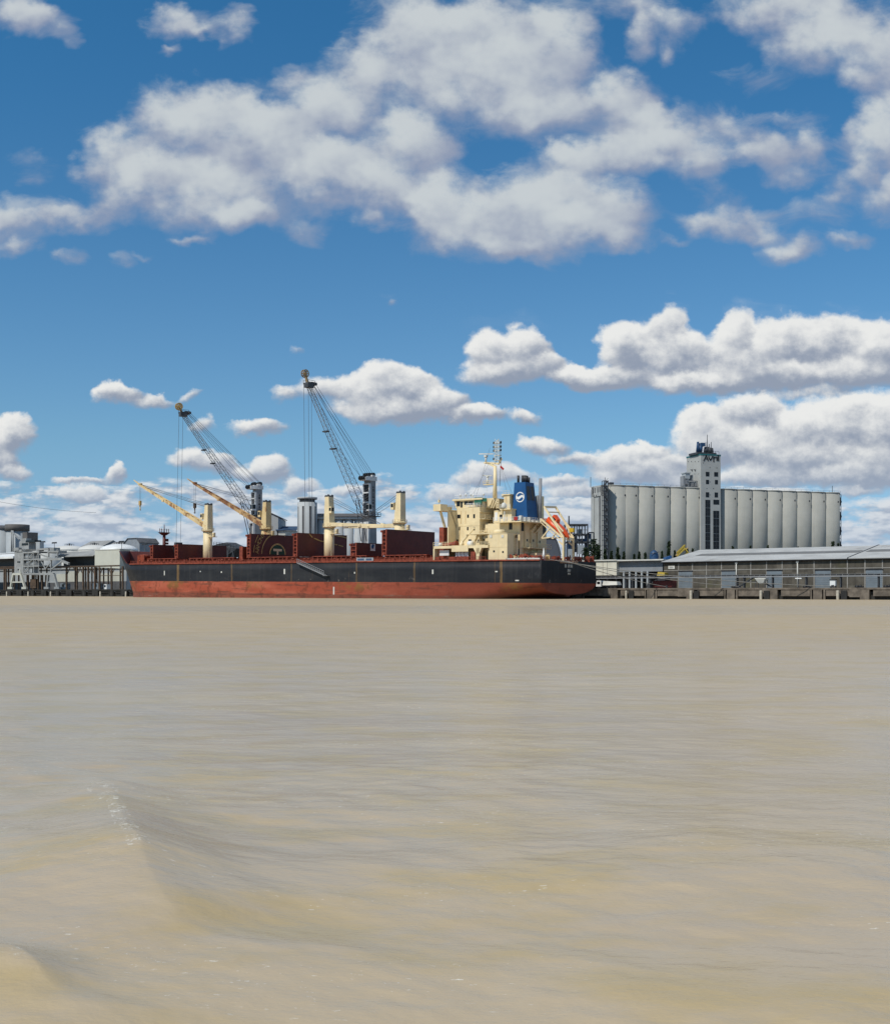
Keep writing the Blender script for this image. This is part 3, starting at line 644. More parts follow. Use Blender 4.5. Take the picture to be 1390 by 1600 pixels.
# hatch coamings
for (xa, xb) in ((165, cx1+2.6), (cx1-2.6, cx2+2.6), (cx2-2.6, cx3+2.6), (cx3-2.6, cx4+2.6), (cx4-2.6, hx_house_f+4)):
    x1, x0 = max(xa, xb)-1.0, min(xa, xb)+1.0
    mb = MB()
    for s_ in (1, -1):
        mb.box((x0, s_*9.6, DK), (x1, s_*9.35, DK+1.75)); mb.box((x0-.3, s_*10.5, DK+1.75), (x1+.3, s_*9.3, DK+2.0))
        n = int((x1-x0)/1.9)
        for i in range(n+1):
            x = x0+(x1-x0)*i/n; mb.prism([(x-.1, s_*9.6, DK), (x-.1, s_*10.9, DK), (x-.1, s_*10.3, DK+1.75), (x-.1, s_*9.6, DK+1.75)], (.2, 0, 0))
    for x in (x0, x1): mb.box((x-.12, -9.3, DK), (x+.12, 9.3, DK+1.85))
    mb.build('hatch_coaming', 'red_bright', ship)
# side-deck clutter: vents, pipes, winches between holds
mb = MB()
for s_ in (1,):
    mb.bar((20, 12.2, DK+.45), (166, 12.2, DK+.45), .35); mb.bar((20, 11.5, DK+.8), (166, 11.5, DK+.8), .22)
    for i in range(70):
        x = 30+i*1.95+rng.uniform(-.6, .6); y = rng.uniform(11.2, 14.2); k = rng.random()
        if k < .4: mb.tube((x, y, DK), (x, y, DK+rng.uniform(.6, 1.3)), .16, n=6); mb.tube((x, y, DK+1.0), (x, y, DK+1.35), .34, n=8)
        elif k < .7: mb.box((x-.3, y-.3, DK), (x+rng.uniform(.3, .8), y+.3, DK+rng.uniform(.5, 1.1)))
        else: mb.bar((x, y, DK), (x+rng.uniform(-1, 1), y, DK+1.6), .16)
mb.build('deck_fittings', 'deck_red', ship)
# bow gear
for (x, y) in ((174, 4), (174, -4), (178, 2.5), (178, -2.5)):
    mb = MB(); mb.tube((x, y-1.3, DK+3.0), (x, y+1.3, DK+3.0), .75, n=10)
    for yy in (y-1.5, y+1.2): mb.box((x-1, yy, DK), (x+1, yy+.3, DK+3.5))
    mb.build('windlass', 'deck_red', ship)
for i in range(12):
    x = rng.uniform(164, 180); y = rng.uniform(-6, 7); mb = MB(); h_ = rng.uniform(1.5, 4.0); mb.tube((x, y, DK), (x, y, DK+h_), .3, n=8); mb.tube((x, y, DK+h_-.2), (x, y, DK+h_+.3), .55, n=8); mb.build('vent_cowl', 'deck_red', ship)
# forward mast
q = ctr(257.2, 845); xm = max(q.x, 160); zt_ = SHIP.x(257.5, 819.5, xm).z; zp = SHIP.x(257.5, 832, xm).z; zq = SHIP.x(257.5, 827, xm).z
ym = SHIP.x(256.5, 840, xm).y
mb = MB(); mb.tube((xm, ym, DK), (xm, ym, zp), .65, .5, 10); mb.tube((xm, ym, zp), (xm, ym, zt_), .22, .1, 8)
mb.hexa([(xm-.6, ym-.6, zp-1.0), (xm+.6, ym-.6, zp-1.0), (xm+.6, ym+.6, zp-1.0), (xm-.6, ym+.6, zp-1.0)], [(xm-1.2, ym-1.9, zp), (xm+1.2, ym-1.9, zp), (xm+1.2, ym+1.9, zp), (xm-1.2, ym+1.9, zp)])
for dy in (-1.8, -1.0, 1.0, 1.8): mb.bar((xm, ym+dy, zp), (xm, ym+dy*1.1, zq+.2), .16)
mb.rail([(xm, ym-1.9, zp), (xm, ym+1.9, zp)], 1.0, .8, .08, 1); mb.box((xm-.4, ym-1.6, zp-3.2), (xm+.4, ym-.5, zp-2.2)); mb.box((xm-.4, ym-1.6, zp-4.2), (xm+.4, ym-.5, zp-3.5))
mb.build('foremast', 'maroon', ship)
# folded hatch covers standing on end at the holds
def cover(px0, px1, py_top, yp, thick=1.3, two=True, bottom=None):
    a = SHIP.y(px0, py_top, yp); zt = a.z; x = a.x; zb = DK+2.0 if bottom is None else bottom
    ye = SHIP.x(px1, py_top, x-thick).y if px1 else -yp
    root = MB()
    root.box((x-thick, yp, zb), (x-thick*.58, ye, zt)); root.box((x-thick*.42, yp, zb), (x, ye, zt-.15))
    ob = root.build('hatch_cover', 'maroon', ship)  # darker than the sunlit end frame: shade of the after face put into the colour
    e = MB()                                                        # hinge and wheel frame on the end of the stack
    e.box((x-thick-.12, yp+.02, zb-.3), (x-thick+.25, yp+.35, zt-.1)); e.box((x-.3, yp+.02, zb-.3), (x+.05, yp+.35, zt-.4))
    n = int((zt-zb)/1.1)
    for i in range(n): e.box((x-thick, yp+.05, zb+.3+i*1.1), (x, yp+.28, zb+.55+i*1.1))
    e.tube((x-thick*.5, yp, zb+.4), (x-thick*.5, yp+.5, zb+.4), .4, n=10); e.tube((x+.2, yp, zt-.6), (x+.2, yp+.5, zt-.6), .35, n=10)
    e.build('cover_frame', 'red_bright', ob)
    rb = MB()                                                       # stiffening edges of the panel
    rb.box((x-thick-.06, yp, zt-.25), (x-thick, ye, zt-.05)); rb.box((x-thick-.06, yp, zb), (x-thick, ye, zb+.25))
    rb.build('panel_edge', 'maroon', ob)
    return ob, x-thick, zb, zt, ye
h1a = cover(236, None, 851, 9.3, 1.4)
h1b = cover(274.5, 354, 850, 9.3, 1.4)
h2a = cover(387, None, 834, 9.4, 1.6)
h2b = cover(459.5, 542, 832.5, 9.4, 1.6)
h3 = cover(549, 598, 848, 9.0, 2.2)
h4 = cover(598, 679, 827, 9.4, 1.6)
mb = MB(); a = SHIP.y(686, 824, 7.5); b = SHIP.x(700, 824, a.x-1.6)
mb.box((a.x, 7.5, DK), (a.x-1.6, b.y, a.z)); mb.build('hatch_cover', 'deck_red', ship)
mb = MB(); a = SHIP.y(374, 854, 9); b = SHIP.y(379, 854, 9)
mb.box((a.x, 9, DK+1), (b.x, 5.5, a.z)); mb.build('deck_house', 'red_bright', ship)
# painted emblem on the cover by the second crane: arcs, green disc with a T, lettering on the curve
def arc_strip(mb, x, cy, cz, r0, r1, a0, a1, n=40, zmin=None, zmax=None, ymin=None):
    pr = None
    for i in range(n+1):
        t_ = a0+(a1-a0)*i/n
        pts = [(x, cy-r_*math.cos(t_), cz+r_*math.sin(t_)) for r_ in (r0, r1)]
        ok = all((zmin is None or p_[2] >= zmin) and (zmax is None or p_[2] <= zmax) and (ymin is None or p_[1] >= ymin) for p_ in pts)
        if pr and ok and prok: mb.add([pr[0], pr[1], pts[1], pts[0]], [(0, 1, 2, 3)])
        pr = pts; prok = ok
    return mb
def emblem():
    ob, x, zb, zt, ye = h2a; xe = x-.10
    c = SHIP.x(433.5, 866.5, xe); cy, cz = c.y, c.z
    r_ = abs(SHIP.x(433.5, 849.5, xe).z-cz)
    zm = zb+.05; zx = zt-.05
    d = MB(); pts = [(xe, cy-r_*.9*math.cos(a_), cz+r_*.9*math.sin(a_)) for a_ in np.linspace(-.02, math.pi+.02, 40)]
    d.prism(pts, (-.02, 0, 0)); d.build('emblem_disc', 'green', ob)
    g_ = MB(); arc_strip(g_, xe-.03, cy, cz, r_*.88, r_*1.02, 0, math.pi, 50); g_.build('emblem_ring', 'gold', ob); g_ = MB()
    r2 = abs(SHIP.x(408.8, 866.5, xe).y-cy); r3 = abs(SHIP.x(399.0, 866.5, xe).y-cy)
    arc_strip(g_, xe-.03, cy, cz, r2-.18, r2+.18, R(62), math.pi, 70, zm, zx)
    g_.each('emblem_ring', 'gold', ob)
    t_ = MB(); s_ = r_*.5
    t_.box((xe-.05, cy-s_*1.05, cz+r_*.30), (xe-.03, cy+s_*1.05, cz+r_*.52)); t_.box((xe-.05, cy-s_*.2, cz-.1), (xe-.03, cy+s_*.2, cz+r_*.30))
    t_.build('emblem_letter', 'cream', ob)
    rl = (r2+r3)/2+.55; word = 'ARMONY'
    g2 = MB()
    rr = r3+.75; arc_strip(g2, xe-.03, cy, cz, rr-.14, rr+.14, math.pi-.02-.02, math.pi-.28, 10, zm, zx); arc_strip(g2, xe-.03, cy, cz, rr-.14, rr+.14, math.pi-.36, math.pi-.62, 10, zm, zx)
    g2.each('emblem_arc', 'gold', ob)
    for i, ch in enumerate(word):
        a_ = math.pi-(.07+i*.138); pos = (xe-.05, cy-rl*math.cos(a_), cz+rl*math.sin(a_))
        if pos[2] > zt-.25: continue
        up = Vector((0, -math.cos(a_), math.sin(a_))); rd = Vector((0, -math.sin(a_), -math.cos(a_)))
        # up points out from the centre, reading direction runs clockwise as seen from aft
        text('emblem_letter', ch, 2.0, 'gold', face_mtx(pos, rd, up), ob, 0.02)
    # stray arcs carried over on the next cover
    ob, x, zb, zt, ye = h2b; xe = x-.09
    c = SHIP.x(512, 790, xe); r4 = abs(SHIP.x(512, 847, xe).z-c.z)
    k = MB()
    for (p0, p1) in (((483, 834), (488, 840)), ((490.5, 841), (500, 845)), ((500, 845.3), (506, 846.5)), ((521.5, 850), (527, 851.5)), ((529, 852), (536, 854)), ((521, 836), (542, 840.5))):
        a_ = SHIP.x(*p0, xe); b_ = SHIP.x(*p1, xe); k.bar(a_, b_, .06, .32)
    k.each('emblem_arc', 'gold', ob)
    ob, x, zb, zt, ye = h3; xe = x-.10
    a_ = SHIP.x(578.5, 850, xe); b_ = SHIP.x(586, 861, xe); k = MB(); k.box((xe-.02, a_.y, a_.z), (xe, b_.y, b_.z)); s_ = k.build('sign_board', 'white', ob)
    k = MB(); m_ = (a_+b_)/2; k.prism([(xe-.05, m_.y+.6, m_.z+.5), (xe-.05, m_.y+.1, m_.z+1.0), (xe-.05, m_.y-.7, m_.z+.8), (xe-.05, m_.y-.2, m_.z-.4), (xe-.05, m_.y+.5, m_.z-.3)], (.02, 0, 0))
    k.build('sign_emblem', 'blue', s_)
emblem()

# ------------------------------------------------------------------ deck cranes
def hang(mb, p, q, r, sag=0.0, n=6):
    p, q = Vector(p), Vector(q); pr = p
    for i in range(1, n+1):
        u = i/n; c = p.lerp(q, u)-Vector((0, 0, sag*4*u*(1-u))); mb.tube(pr, c, r, n=5, cap=False); pr = c
def deck_crane(px, py_base, py_collar, py_top, foot, tip, head, hook, back=False, m='cream', far=None):
    c = SHIP.y(px, (py_base+py_collar)/2, 0); x = c.x; zc = SHIP.y(px, py_collar, 0).z; zt = SHIP.y(px, py_top, 0).z
    rp = 1.55; ped = MB(); ped.tube((x, 0, DK), (x, 0, zc-.5), rp, n=24); ped.lathe((x, 0, zc-.5), [(rp, 0), (rp+.35, .3), (rp+.35, .6), (rp, .8)], 24)
    po = ped.build('deck_crane', m, ship)
    ld_ = MB(); ang = [2*math.pi*k/12 for k in range(13)]; rr_ = 2.15
    ld_.rail([(x+rr_*math.cos(a_), rr_*math.sin(a_), zc-.1) for a_ in ang], .9, 1.2, .06, 2); ld_.lathe((x, 0, zc-.2), [(rr_, 0), (rr_, .1)], 20)
    for yy_ in (-.25, .25): ld_.bar((x-1.62, yy_+.6, DK), (x-1.62, yy_+.6, zc), .07)
    for k in range(int((zc-DK)/.6)): ld_.bar((x-1.62, .35, DK+k*.6), (x-1.62, .85, DK+k*.6), .06)
    ld_.build('access_platform', m, po)
    s_ = -1 if back else 1                                          # which way the jib lies
    h = MB(); z0 = zc+.3
    h.hexa([(x-1.3, -1.2, z0), (x+1.2, -1.2, z0), (x+1.2, 1.2, z0), (x-1.3, 1.2, z0)], [(x-.95-.25*s_, -1.05, zt), (x+.7-.25*s_, -1.05, zt), (x+.7-.25*s_, 1.05, zt), (x-.95-.25*s_, 1.05, zt)])
    h.build('crane_house', m, po)
    k = MB()
    for dx, dz in ((-.6-.25*s_, .3), (.45-.25*s_, .1)):
        for yy in (-.8, .8): k.tube((x+dx, yy-.18, zt+dz), (x+dx, yy+.18, zt+dz), .45, n=12)
        k.box((x+dx-.3, -.6, zt-.05), (x+dx+.3, .6, zt+.35))
    k.build('sheave_block', 'dark_steel', po)
    cb = MB(); xc = x+s_*1.15; zc2 = z0+(zt-z0)*.42
    cb.box((xc, .2, zc2), (xc+s_*1.15, 1.5, zc2+2.0)); cab = cb.build('cab', m, po)
    w_ = MB(); w_.box((xc+s_*.15, 1.5, zc2+.7), (xc+s_*1.0, 1.53, zc2+1.7)); w_.box((xc+s_*1.15, .35, zc2+.6), (xc+s_*1.18, 1.4, zc2+1.7)); w_.each('window', 'glass_dark', cab)
    pf = MB(); zf = z0-2.6
    pf.box((x-3.9, -.9, zf), (x-1.2, .9, zf+.15)); pf.rail([(x-3.8, .8, zf+.1), (x-1.7, .8, zf+.1)], 1.0, .9, .08, 2); pf.box((x-3.7, -.3, zf+.1), (x-2.9, .5, zf+1.5))
    pf.build('platform', m, po)
    hd = SHIP.y(*head, 0.0); tp = SHIP.y(*tip, 0.0); ft = SHIP.y(*foot, 0.0)
    j = MB(); yo = .75
    for yy in (-1, 1):
        j.taper((ft.x, yy*1.0, ft.z), (hd.x, yy*.45, hd.z), .38, 1.25, .28, .55)
    d = hd-ft; n = 13
    for i in range(n):
        a_ = ft+d*(i/n); b_ = ft+d*((i+1)/n); wa = 1.0-.55*i/n; wb = 1.0-.55*(i+1)/n
        j.bar((a_.x, -wa, a_.z), (b_.x, wb, b_.z), .18); j.bar((a_.x, -wa, a_.z), (a_.x, wa, a_.z), .3, .8*(1-.5*i/n))
    j.taper(hd, tp, .5, .5, .22, .25)
    for f_ in (.3, .62): c_ = ft+d*f_; j.box((c_.x-.5, -.9, c_.z-.55), (c_.x+.5, 1.15, c_.z+.2))
    j.tube((hd.x, -.7, hd.z+.2), (hd.x, .7, hd.z+.2), .45, n=10)
    j.build('jib', 'rust_heavy' if m == 'cream_rusty' else 'cream_rusty' if hook else 'cream', po)
    cbm = MB(); topz = zt+.5
    for yy, dx, du in ((-.8, -1.0*s_, .90), (-.4, .3, .97), (.4, .3, .97), (.8, -1.0*s_, .90)):
        e = ft+d*du; hang(cbm, (x+dx*.6, yy, topz-{-.8: 1.6, -.4: .1, .4: .6, .8: 1.1}[yy]), (e.x, yy*.5, e.z+.4), .055, .1)
    if hook:
        hk = SHIP.y(*hook, 0.0)
        for dx in (-.45, .45): cbm.tube((hd.x+dx, 0, hd.z), (hd.x+dx*.8-(hd.x-hk.x)*1.0*0, 0, hk.z), .045, n=5)
        b_ = MB(); hx = hd.x; b_.box((hx-.5, -.3, hk.z-1.5), (hx+.5, .3, hk.z+.1)); b_.taper((hx, 0, hk.z-1.4), (hx, 0, hk.z-2.3), .45, .4, .25, .25)
        b_.tube((hx, 0, hk.z-2.2), (hx-.2, 0, hk.z-3.3), .2, .14, 8); b_.bar((hx-.2, 0, hk.z-3.3), (hx+.45, 0, hk.z-3.1), .22)
        b_.build('hook_block', 'rusty_steel' if m == 'cream_rusty' else 'gold', po)
    cbm.build('cable', 'cable', po)
    return po
deck_crane(324.5, 867, 829, 789.5, (325, 824), (209, 750), (219, 757.5), (219, 783), m='cream')
deck_crane(415.5, 850, 826, 785, (414, 822), (292.5, 748), (304.5, 756), (304, 787), m='cream_rusty')
deck_crane(514.2, 863, 823, 776.5, (512, 819.5), (607, 821), (598, 821), None, back=True)
c4 = deck_crane(624.2, 850, 816.5, 771, (626, 821), (535, 825), (548, 824), None, back=False)

# accommodation ladder
mb = MB(); a = SHIP.y(466, 879.5, B2+.5); b = SHIP.y(508, 898.5, B2+.5)
mb.bar((a.x, B2+.25, a.z), (b.x, B2+.25, b.z), .10, .30); mb.bar((a.x, B2+1.05, a.z), (b.x, B2+1.05, b.z), .10, .30)
for i in range(30):
    c_ = a.lerp(b, i/29); mb.box((c_.x-.14, B2+.3, c_.z-.06), (c_.x+.14, B2+1.0, c_.z))
mb.box((b.x-1.4, B2+.2, b.z-.25), (b.x+.3, B2+1.15, b.z-.1))
for i in range(15):
    c_ = a.lerp(b, i/14); mb.bar((c_.x, B2+1.08, c_.z), (c_.x, B2+1.08, c_.z+1.15), .09)
mb.bar((a.x, B2+1.08, a.z+1.15), (b.x, B2+1.08, b.z+1.15), .1); mb.bar((a.x, B2+1.08, a.z+.6), (b.x, B2+1.08, b.z+.6), .08)
mb.build('boarding_ladder', 'crane_grey', ship)
mb = MB(); q = SHIP.y(570, 874.5, B2-.3)
mb.box((q.x-3.2, B2-.35, DK+.25), (q.x+3.2, B2-.28, DK+1.15)); mb.build('banner', 'tank_grey', ship)
mb = MB(); mb.box((q.x-2.6, B2-.27, DK+.4), (q.x-.4, B2-.25, DK+.95)); mb.box((q.x+.3, B2-.27, DK+.4), (q.x+2.8, B2-.25, DK+.95)); mb.each('banner_print', 'slate_blue', ship)

# ------------------------------------------------------------------ deckhouse and bridge
def xz(px, py, y): q = SHIP.y(px, py, y); return q.x, q.z
def win(mb, px, py, y, w=.75, h=1.0):
    q = SHIP.y(px, py, y); mb.box((q.x-w/2, y-.02, q.z-h/2), (q.x+w/2, y+.04, q.z+h/2))
def win_aft(mb, px, py, x, w=.8, h=1.0):
    q = SHIP.x(px, py, x); mb.box((x-.04, q.y-w/2, q.z-h/2), (x+.02, q.y+w/2, q.z+h/2))
YH = 7.0
xf, zbr = xz(713, 794, YH); xa, _ = xz(749.3, 794, YH)
mb = MB(); mb.box((xa, -YH, DK), (xf, YH, zbr)); yq = min(SHIP.x(700.5, 830, xf).y, 11.5); mb.box((xf, -yq, DK), (xf+.35, yq, zbr-.8))
zl = xz(725, 822, YH)[1]; mb.box((xa-.08, -YH-.06, zl), (xf, YH+.06, zl+.22))
house = mb.build('deckhouse', 'cream', ship)
mb = MB()
for px, py, w, h in ((715.5, 807, .55, 1.0), (718, 807, .55, 1.0), (731, 806.5, .6, .9), (740.5, 806.5, .6, 1.1), (717.8, 826, .5, .9), (730.5, 826, .5, .9), (740.5, 826, .5, .9)): win(mb, px, py, YH, w, h)
for px, py in ((713.5, 845.5), (734, 845.5), (746, 845.5)): win(mb, px, py, YH, 1.0, .9)
win_aft(mb, 761, 806, xa, .4, .6)
mb.each('window', 'glass_dark', house)
mb = MB(); q = SHIP.y(722, 806, YH)
for (px0, px1, py0, py1) in ((720, 720.35, 798, 818), (727, 727.35, 798, 818), (718, 718.3, 824, 845)):
    a = SHIP.y(px0, py0, YH); b = SHIP.y(px1, py1, YH); mb.box((a.x, YH, a.z), (b.x, YH+.1, b.z))
mb.box((xa, YH, DK+3.6), (xf, YH+.08, DK+3.8)); mb.build('pipe', 'cream_rusty', house)
for py_ in (801, 812, 833):                                          # deck ledges and a stair on the after face
    z_ = xz(730, py_, YH)[1]; mb = MB(); mb.box((xa-.45, -YH-.3, z_), (xa, YH+.3, z_+.16))
    if py_ > 805: mb.box((xa-1.5, -YH+1, z_), (xa-.45, YH-.2, z_+.14)); mb.rail([(xa-1.45, YH-.3, z_+.14), (xa-1.45, -2, z_+.14)], 1.05, 1.1, .075, 3)
    mb.build('deck_ledge', 'cream', house)
mb = MB()
za_, zb_2 = xz(730, 812, YH)[1], xz(730, 833, YH)[1]
for yy_ in (5.9, 5.1): mb.bar((xa-1.0, yy_, zb_2+.1), (xa-1.0, yy_-3.4, za_+.1), .12, .3)
for k in range(9): mb.box((xa-1.25, 5.0-k*.38, zb_2+.2+(za_-zb_2)*k/9), (xa-.75, 5.5-k*.38, zb_2+.27+(za_-zb_2)*k/9))
mb.build('stair', 'cream_rusty', house)
# wheelhouse
zr = xz(735, 779.5, 6)[1]; x0w = xz(760.5, 785, 6)[0]; x1w = xz(711, 785, 6)[0]; zs_ = xz(720, 793.5, 6)[1]
mb = MB(); mb.box((xa, -6, zbr), (x1w-.6, 6, zr-.05)); mb.box((xa-.5, -6.6, zr-.35), (x1w+.6, 6.6, zr+.1)); mb.hexa([(x1w-.6, -6, zbr), (x1w-.3, -6, zbr), (x1w-.3, 6, zbr), (x1w-.6, 6, zbr)], [(x1w-.6, -6, zr-.4), (x1w+.4, -6, zr-.4), (x1w+.4, 6, zr-.4), (x1w-.6, 6, zr-.4)])
wh = mb.build('wheelhouse', 'cream', ship)
mb = MB()
for px0, px1, py0, py1 in ((713.2, 718.5, 783.5, 791), (719.5, 722.4, 784, 793), (725.3, 731, 783.5, 788.5), (731.8, 739, 783.5, 788.5)):
    a = SHIP.y(px0, py0, 6); b = SHIP.y(px1, py1, 6); mb.box((a.x, 5.9, a.z), (b.x, 6.04, b.z))
mb.each('window', 'glass_dark', wh)
mb = MB(); a = SHIP.y(741, 777.5, 6.4); b = SHIP.y(752.5, 788.5, 6.4); mb.box((a.x, 6.3, a.z), (b.x, 6.45, b.z)); a2 = SHIP.y(759.5, 778.5, 6.4); mb.box((b.x, 6.2, b.z+.8), (a2.x, 6.3, a2.z))
mb.build('windbreak_sheet', 'green_sheet', ship)
mb = MB(); mb.rail([(x1w-4.5, 6.8, zbr), (xa, 6.8, zbr), (xa, -2, zbr)], 1.1, 1.0, .09, 3)
for (xx, yy) in ((x1w-1, 5), (x1w-3, 2), (x1w-5, 5.5), (xa+1, 4), (x1w-3.5, 5.8)):
    mb.tube((xx, yy, zr), (xx, yy, zr+1.0), .1, n=5); mb.tube((xx, yy, zr+1.0), (xx, yy, zr+1.7), .35, .1, 8)
mb.rail([(x1w, 6.3, zr), (xa, 6.3, zr)], 1.1, 1.4, .07, 2)
for (xx, yy, h) in ((x1w-2, 3, 8.5), (x1w-4, -3, 7.5), (x1w-.5, 0, 6)): mb.tube((xx, yy, zr), (xx, yy, zr+h), .05, .03, 5)
mb.build('bridge_fitting', 'white', ship)
# cream monkey-island block behind the wheelhouse with ladder and stairs
a = SHIP.y(759.5, 778.5, 4.5); b = SHIP.y(771, 795, 4.5)
mb = MB(); mb.box((a.x, -4.5, zbr), (b.x, 4.5, a.z)); mb.build('chart_room', 'cream', ship)
mb = MB()
for k in range(3): mb.bar(SHIP.y(764+k*3.2, 794, 4.7), SHIP.y(769+k*3.2, 780+k, 4.7), .22)
mb.bar(SHIP.y(775.5, 795, 4.9), SHIP.y(775.5, 779, 4.9), .16); mb.bar(SHIP.y(779, 795, 4.9), SHIP.y(779, 779, 4.9), .16)
for k in range(6): mb.bar(SHIP.y(775.5, 793-2.6*k, 4.9), SHIP.y(779, 793-2.6*k, 4.9), .2)
mb.build('stair', 'cream', ship)
# bridge wing with its braces
xw = xf+1.3; tipq = SHIP.x(676.5, 793, xw+1.3); inq = SHIP.x(712, 793, xw); zw0 = SHIP.x(690, 799, xw).z; zw1 = SHIP.x(690, 788.5, xw).z; zf_ = SHIP.x(700, 797.5, xw).z
yt, yi = min(tipq.y, 22), 6.0
mb = MB(); mb.box((xw-1.3, yt, zw0), (xw+1.3, yt-2.8, zw1)); mb.box((xw-1.3, yt-2.8, zw0), (xw+1.3, yi, zw0+.5)); mb.box((xw+1.2, yt-2.8, zw0), (xw+1.3, yi, zw1-.2))
mb.box((xw-1.3, yt-7.0, zw0+.5), (xw-1.2, yi, zw1-.9))
mb.bar((xw, yt-1.5, zw0), (xw, 10.4, zw0-4.2), .5, .5); mb.bar((xw-1.0, yt-4.5, zw0), (xw-1.0, 7.0, zw0-4.2), .6, .6)
mb.rail([(xw-1.25, yt-2.8, zw0+.5), (xw-1.25, yt-7, zw0+.5)], 1.1, 1.0, .09, 2); mb.bar((xw, yt-1, zw1), (xw, yt-1, zw1+1.8), .08); mb.box((xw-.2, yt-1.2, zw1+.5), (xw+.2, yt-.6, zw1+1.2))
mb.build('bridge_wing', 'cream', ship)
mb = MB(); mb.box((xw-1.3, -yi, zw0), (xw+1.3, -yt, zw0+.5)); mb.box((xw-1.3, -yt+2.8, zw0), (xw+1.3, -yt, zw1)); mb.bar((xw, -yt+1.5, zw0), (xw, -10.4, zw0-4.2), .5); mb.build('bridge_wing', 'cream', ship)

# boat deck on the port side
YB = 13.6
xb0, zb1 = xz(676.5, 853.5, YB); xb1, _ = xz(762, 853.5, YB); zb0 = xz(720, 862, YB)[1]; zb00 = xz(720, 858, YB)[1]
mb = MB(); mb.box((xb1, YH, zb0+.9), (xb0, YB, zb1)); c1, c2 = xz(705.5, 856, YB)[0], xz(731.5, 856, YB)[0]
mb.box((c2, YB, zb0), (c1, YB+.12, zb1+.05)); mb.box((xb0, YB-2, DK), (xb0-.5, YB, zb1))
mb.box((xz(748.5, 870, YB)[0], YB-.9, DK), (xz(743.5, 870, YB)[0], YB, zb0+.9)); mb.hexa(*[[(x_, y_, z_) for x_, y_ in ((x0_, YB-.9), (x1_, YB-.9), (x1_, YB), (x0_, YB))] for x0_, x1_, z_ in ((xz(748.5, 870, YB)[0], xz(743.5, 870, YB)[0], zb0-.6), (xz(752, 870, YB)[0], xz(739, 870, YB)[0], zb0+.9))])
mb.build('boat_deck', 'cream', ship)
mb = MB(); mb.rail([(xb0, YB-.1, zb1), (xz(700, 850, YB)[0], YB-.1, zb1)], 1.0, 1.0, .08, 2); mb.rail([(xz(735, 850, YB)[0], YB-.1, zb1), (xb1, YB-.1, zb1)], 1.0, 1.0, .08, 3)
mb.each('deck_rail', 'cream', ship)
mb = MB()                                                           # white screens and red lockers below it
for (p0, p1, t0, t1) in ((686.5, 701, 860, 868), (711.5, 731, 863, 869.5)):
    a = SHIP.y(p0, t0, 12.6); b = SHIP.y(p1, t1, 12.6); mb.box((a.x, 12.5, a.z), (b.x, 12.6, b.z))
for px in (712.5, 718, 724, 730.8): a = SHIP.y(px, 862, 12.8); b = SHIP.y(px, 871, 12.8); mb.bar(a, b, .18)
mb.each('screen', 'white', ship)
mb = MB()
for (p0, p1, t0) in ((671, 686, 871), (701, 711, 870.5), (712, 731.5, 869.5), (735, 742, 862)):
    a = SHIP.y(p0, t0, 13.2); b = SHIP.y(p1, 876, 13.2); mb.box((a.x, 12.7, a.z), (b.x, 13.2, DK))
mb.each('locker', 'red_bright', ship)
mb = MB(); a = SHIP.y(689, 851, 12); b = SHIP.y(711, 850.5, 12); mb.tube((a.x, 12, a.z-.2), (b.x, 12, b.z), .35, .75, 10); mb.tube((b.x, 12, b.z), (b.x-.6, 12, b.z), .95, .95, 12)
mb.build('winch_drum', 'deck_red', ship)
mb = MB(); a = SHIP.y(722, 853, 12.5); c_ = SHIP.y(722, 845, 12.5); b = SHIP.y(741, 824.5, 12.5); mb.tube(a, c_, .45, .35, 8); mb.taper(c_, b, .55, .7, .3, .3)
mb.bar(SHIP.y(718, 850, 12.5), SHIP.y(730, 835, 12.5), .25); mb.tube(SHIP.y(719, 851, 12.5), SHIP.y(723, 851, 12.5), .5, n=8)
mb.bar(SHIP.y(739, 851, 12), SHIP.y(746.5, 836.5, 12), .9, .25); mb.bar(SHIP.y(742.5, 851, 12.4), SHIP.y(749, 836.5, 12.4), .2)
mb.build('stores_crane', 'cream', ship)
mb = MB(); a = SHIP.y(732, 849.5, 12.2); b = SHIP.y(740, 849.5, 12.2); mb.tube(a, b, .75, n=10); mb.tube(SHIP.y(686, 851.5, 12.4), SHIP.y(690, 851.5, 12.4), .5, n=8); mb.each('raft_canister', 'white', ship)
# after blocks
YL = 13.0
xl0, zl1 = xz(792.3, 833.5, YL); xl1 = xz(763, 833.5, YL)[0]
mb = MB(); mb.box((xl0, 8.2, DK), (xl1, YL, zl1)); a = SHIP.y(771, 850, YL); 
for px in (778.3,): a = SHIP.y(px, 850, YL); mb.box((a.x-.07, YL, DK+.5), (a.x+.07, YL+.06, zl1))
mb.box((xl0, YL, (DK+zl1)/2), (xl1, YL+.05, (DK+zl1)/2+.12))
blk_ = mb.build('stores_house', 'cream', ship)
mb = MB()
for px, py in ((771.5, 861.5), (785.5, 862.5)): win(mb, px, py, YL, .5, .5)
win_aft(mb, 806, 838, xl0, .9, .8)
mb.each('porthole', 'glass_dark', blk_)
mb = MB(); mb.box((xl0, 7, zl1), (xa, YL+.1, zl1+.18)); mb.rail([(xz(749, 830, 9)[0], 9.4, xz(749, 836, 9)[1]), (xz(775, 830, 9)[0], 9.4, xz(749, 836, 9)[1])], 1.1, .8, .1, 3)
mb.lathe((xz(780, 830, 10)[0], 10, zl1), [(1.5, 0), (1.5, .9), (1.2, 1.2), (.2, 1.25)], 16); mb.tube((xz(780, 830, 10)[0], 10, zl1+1.2), (xz(780, 830, 10)[0], 10, zl1+4), .1, n=6)
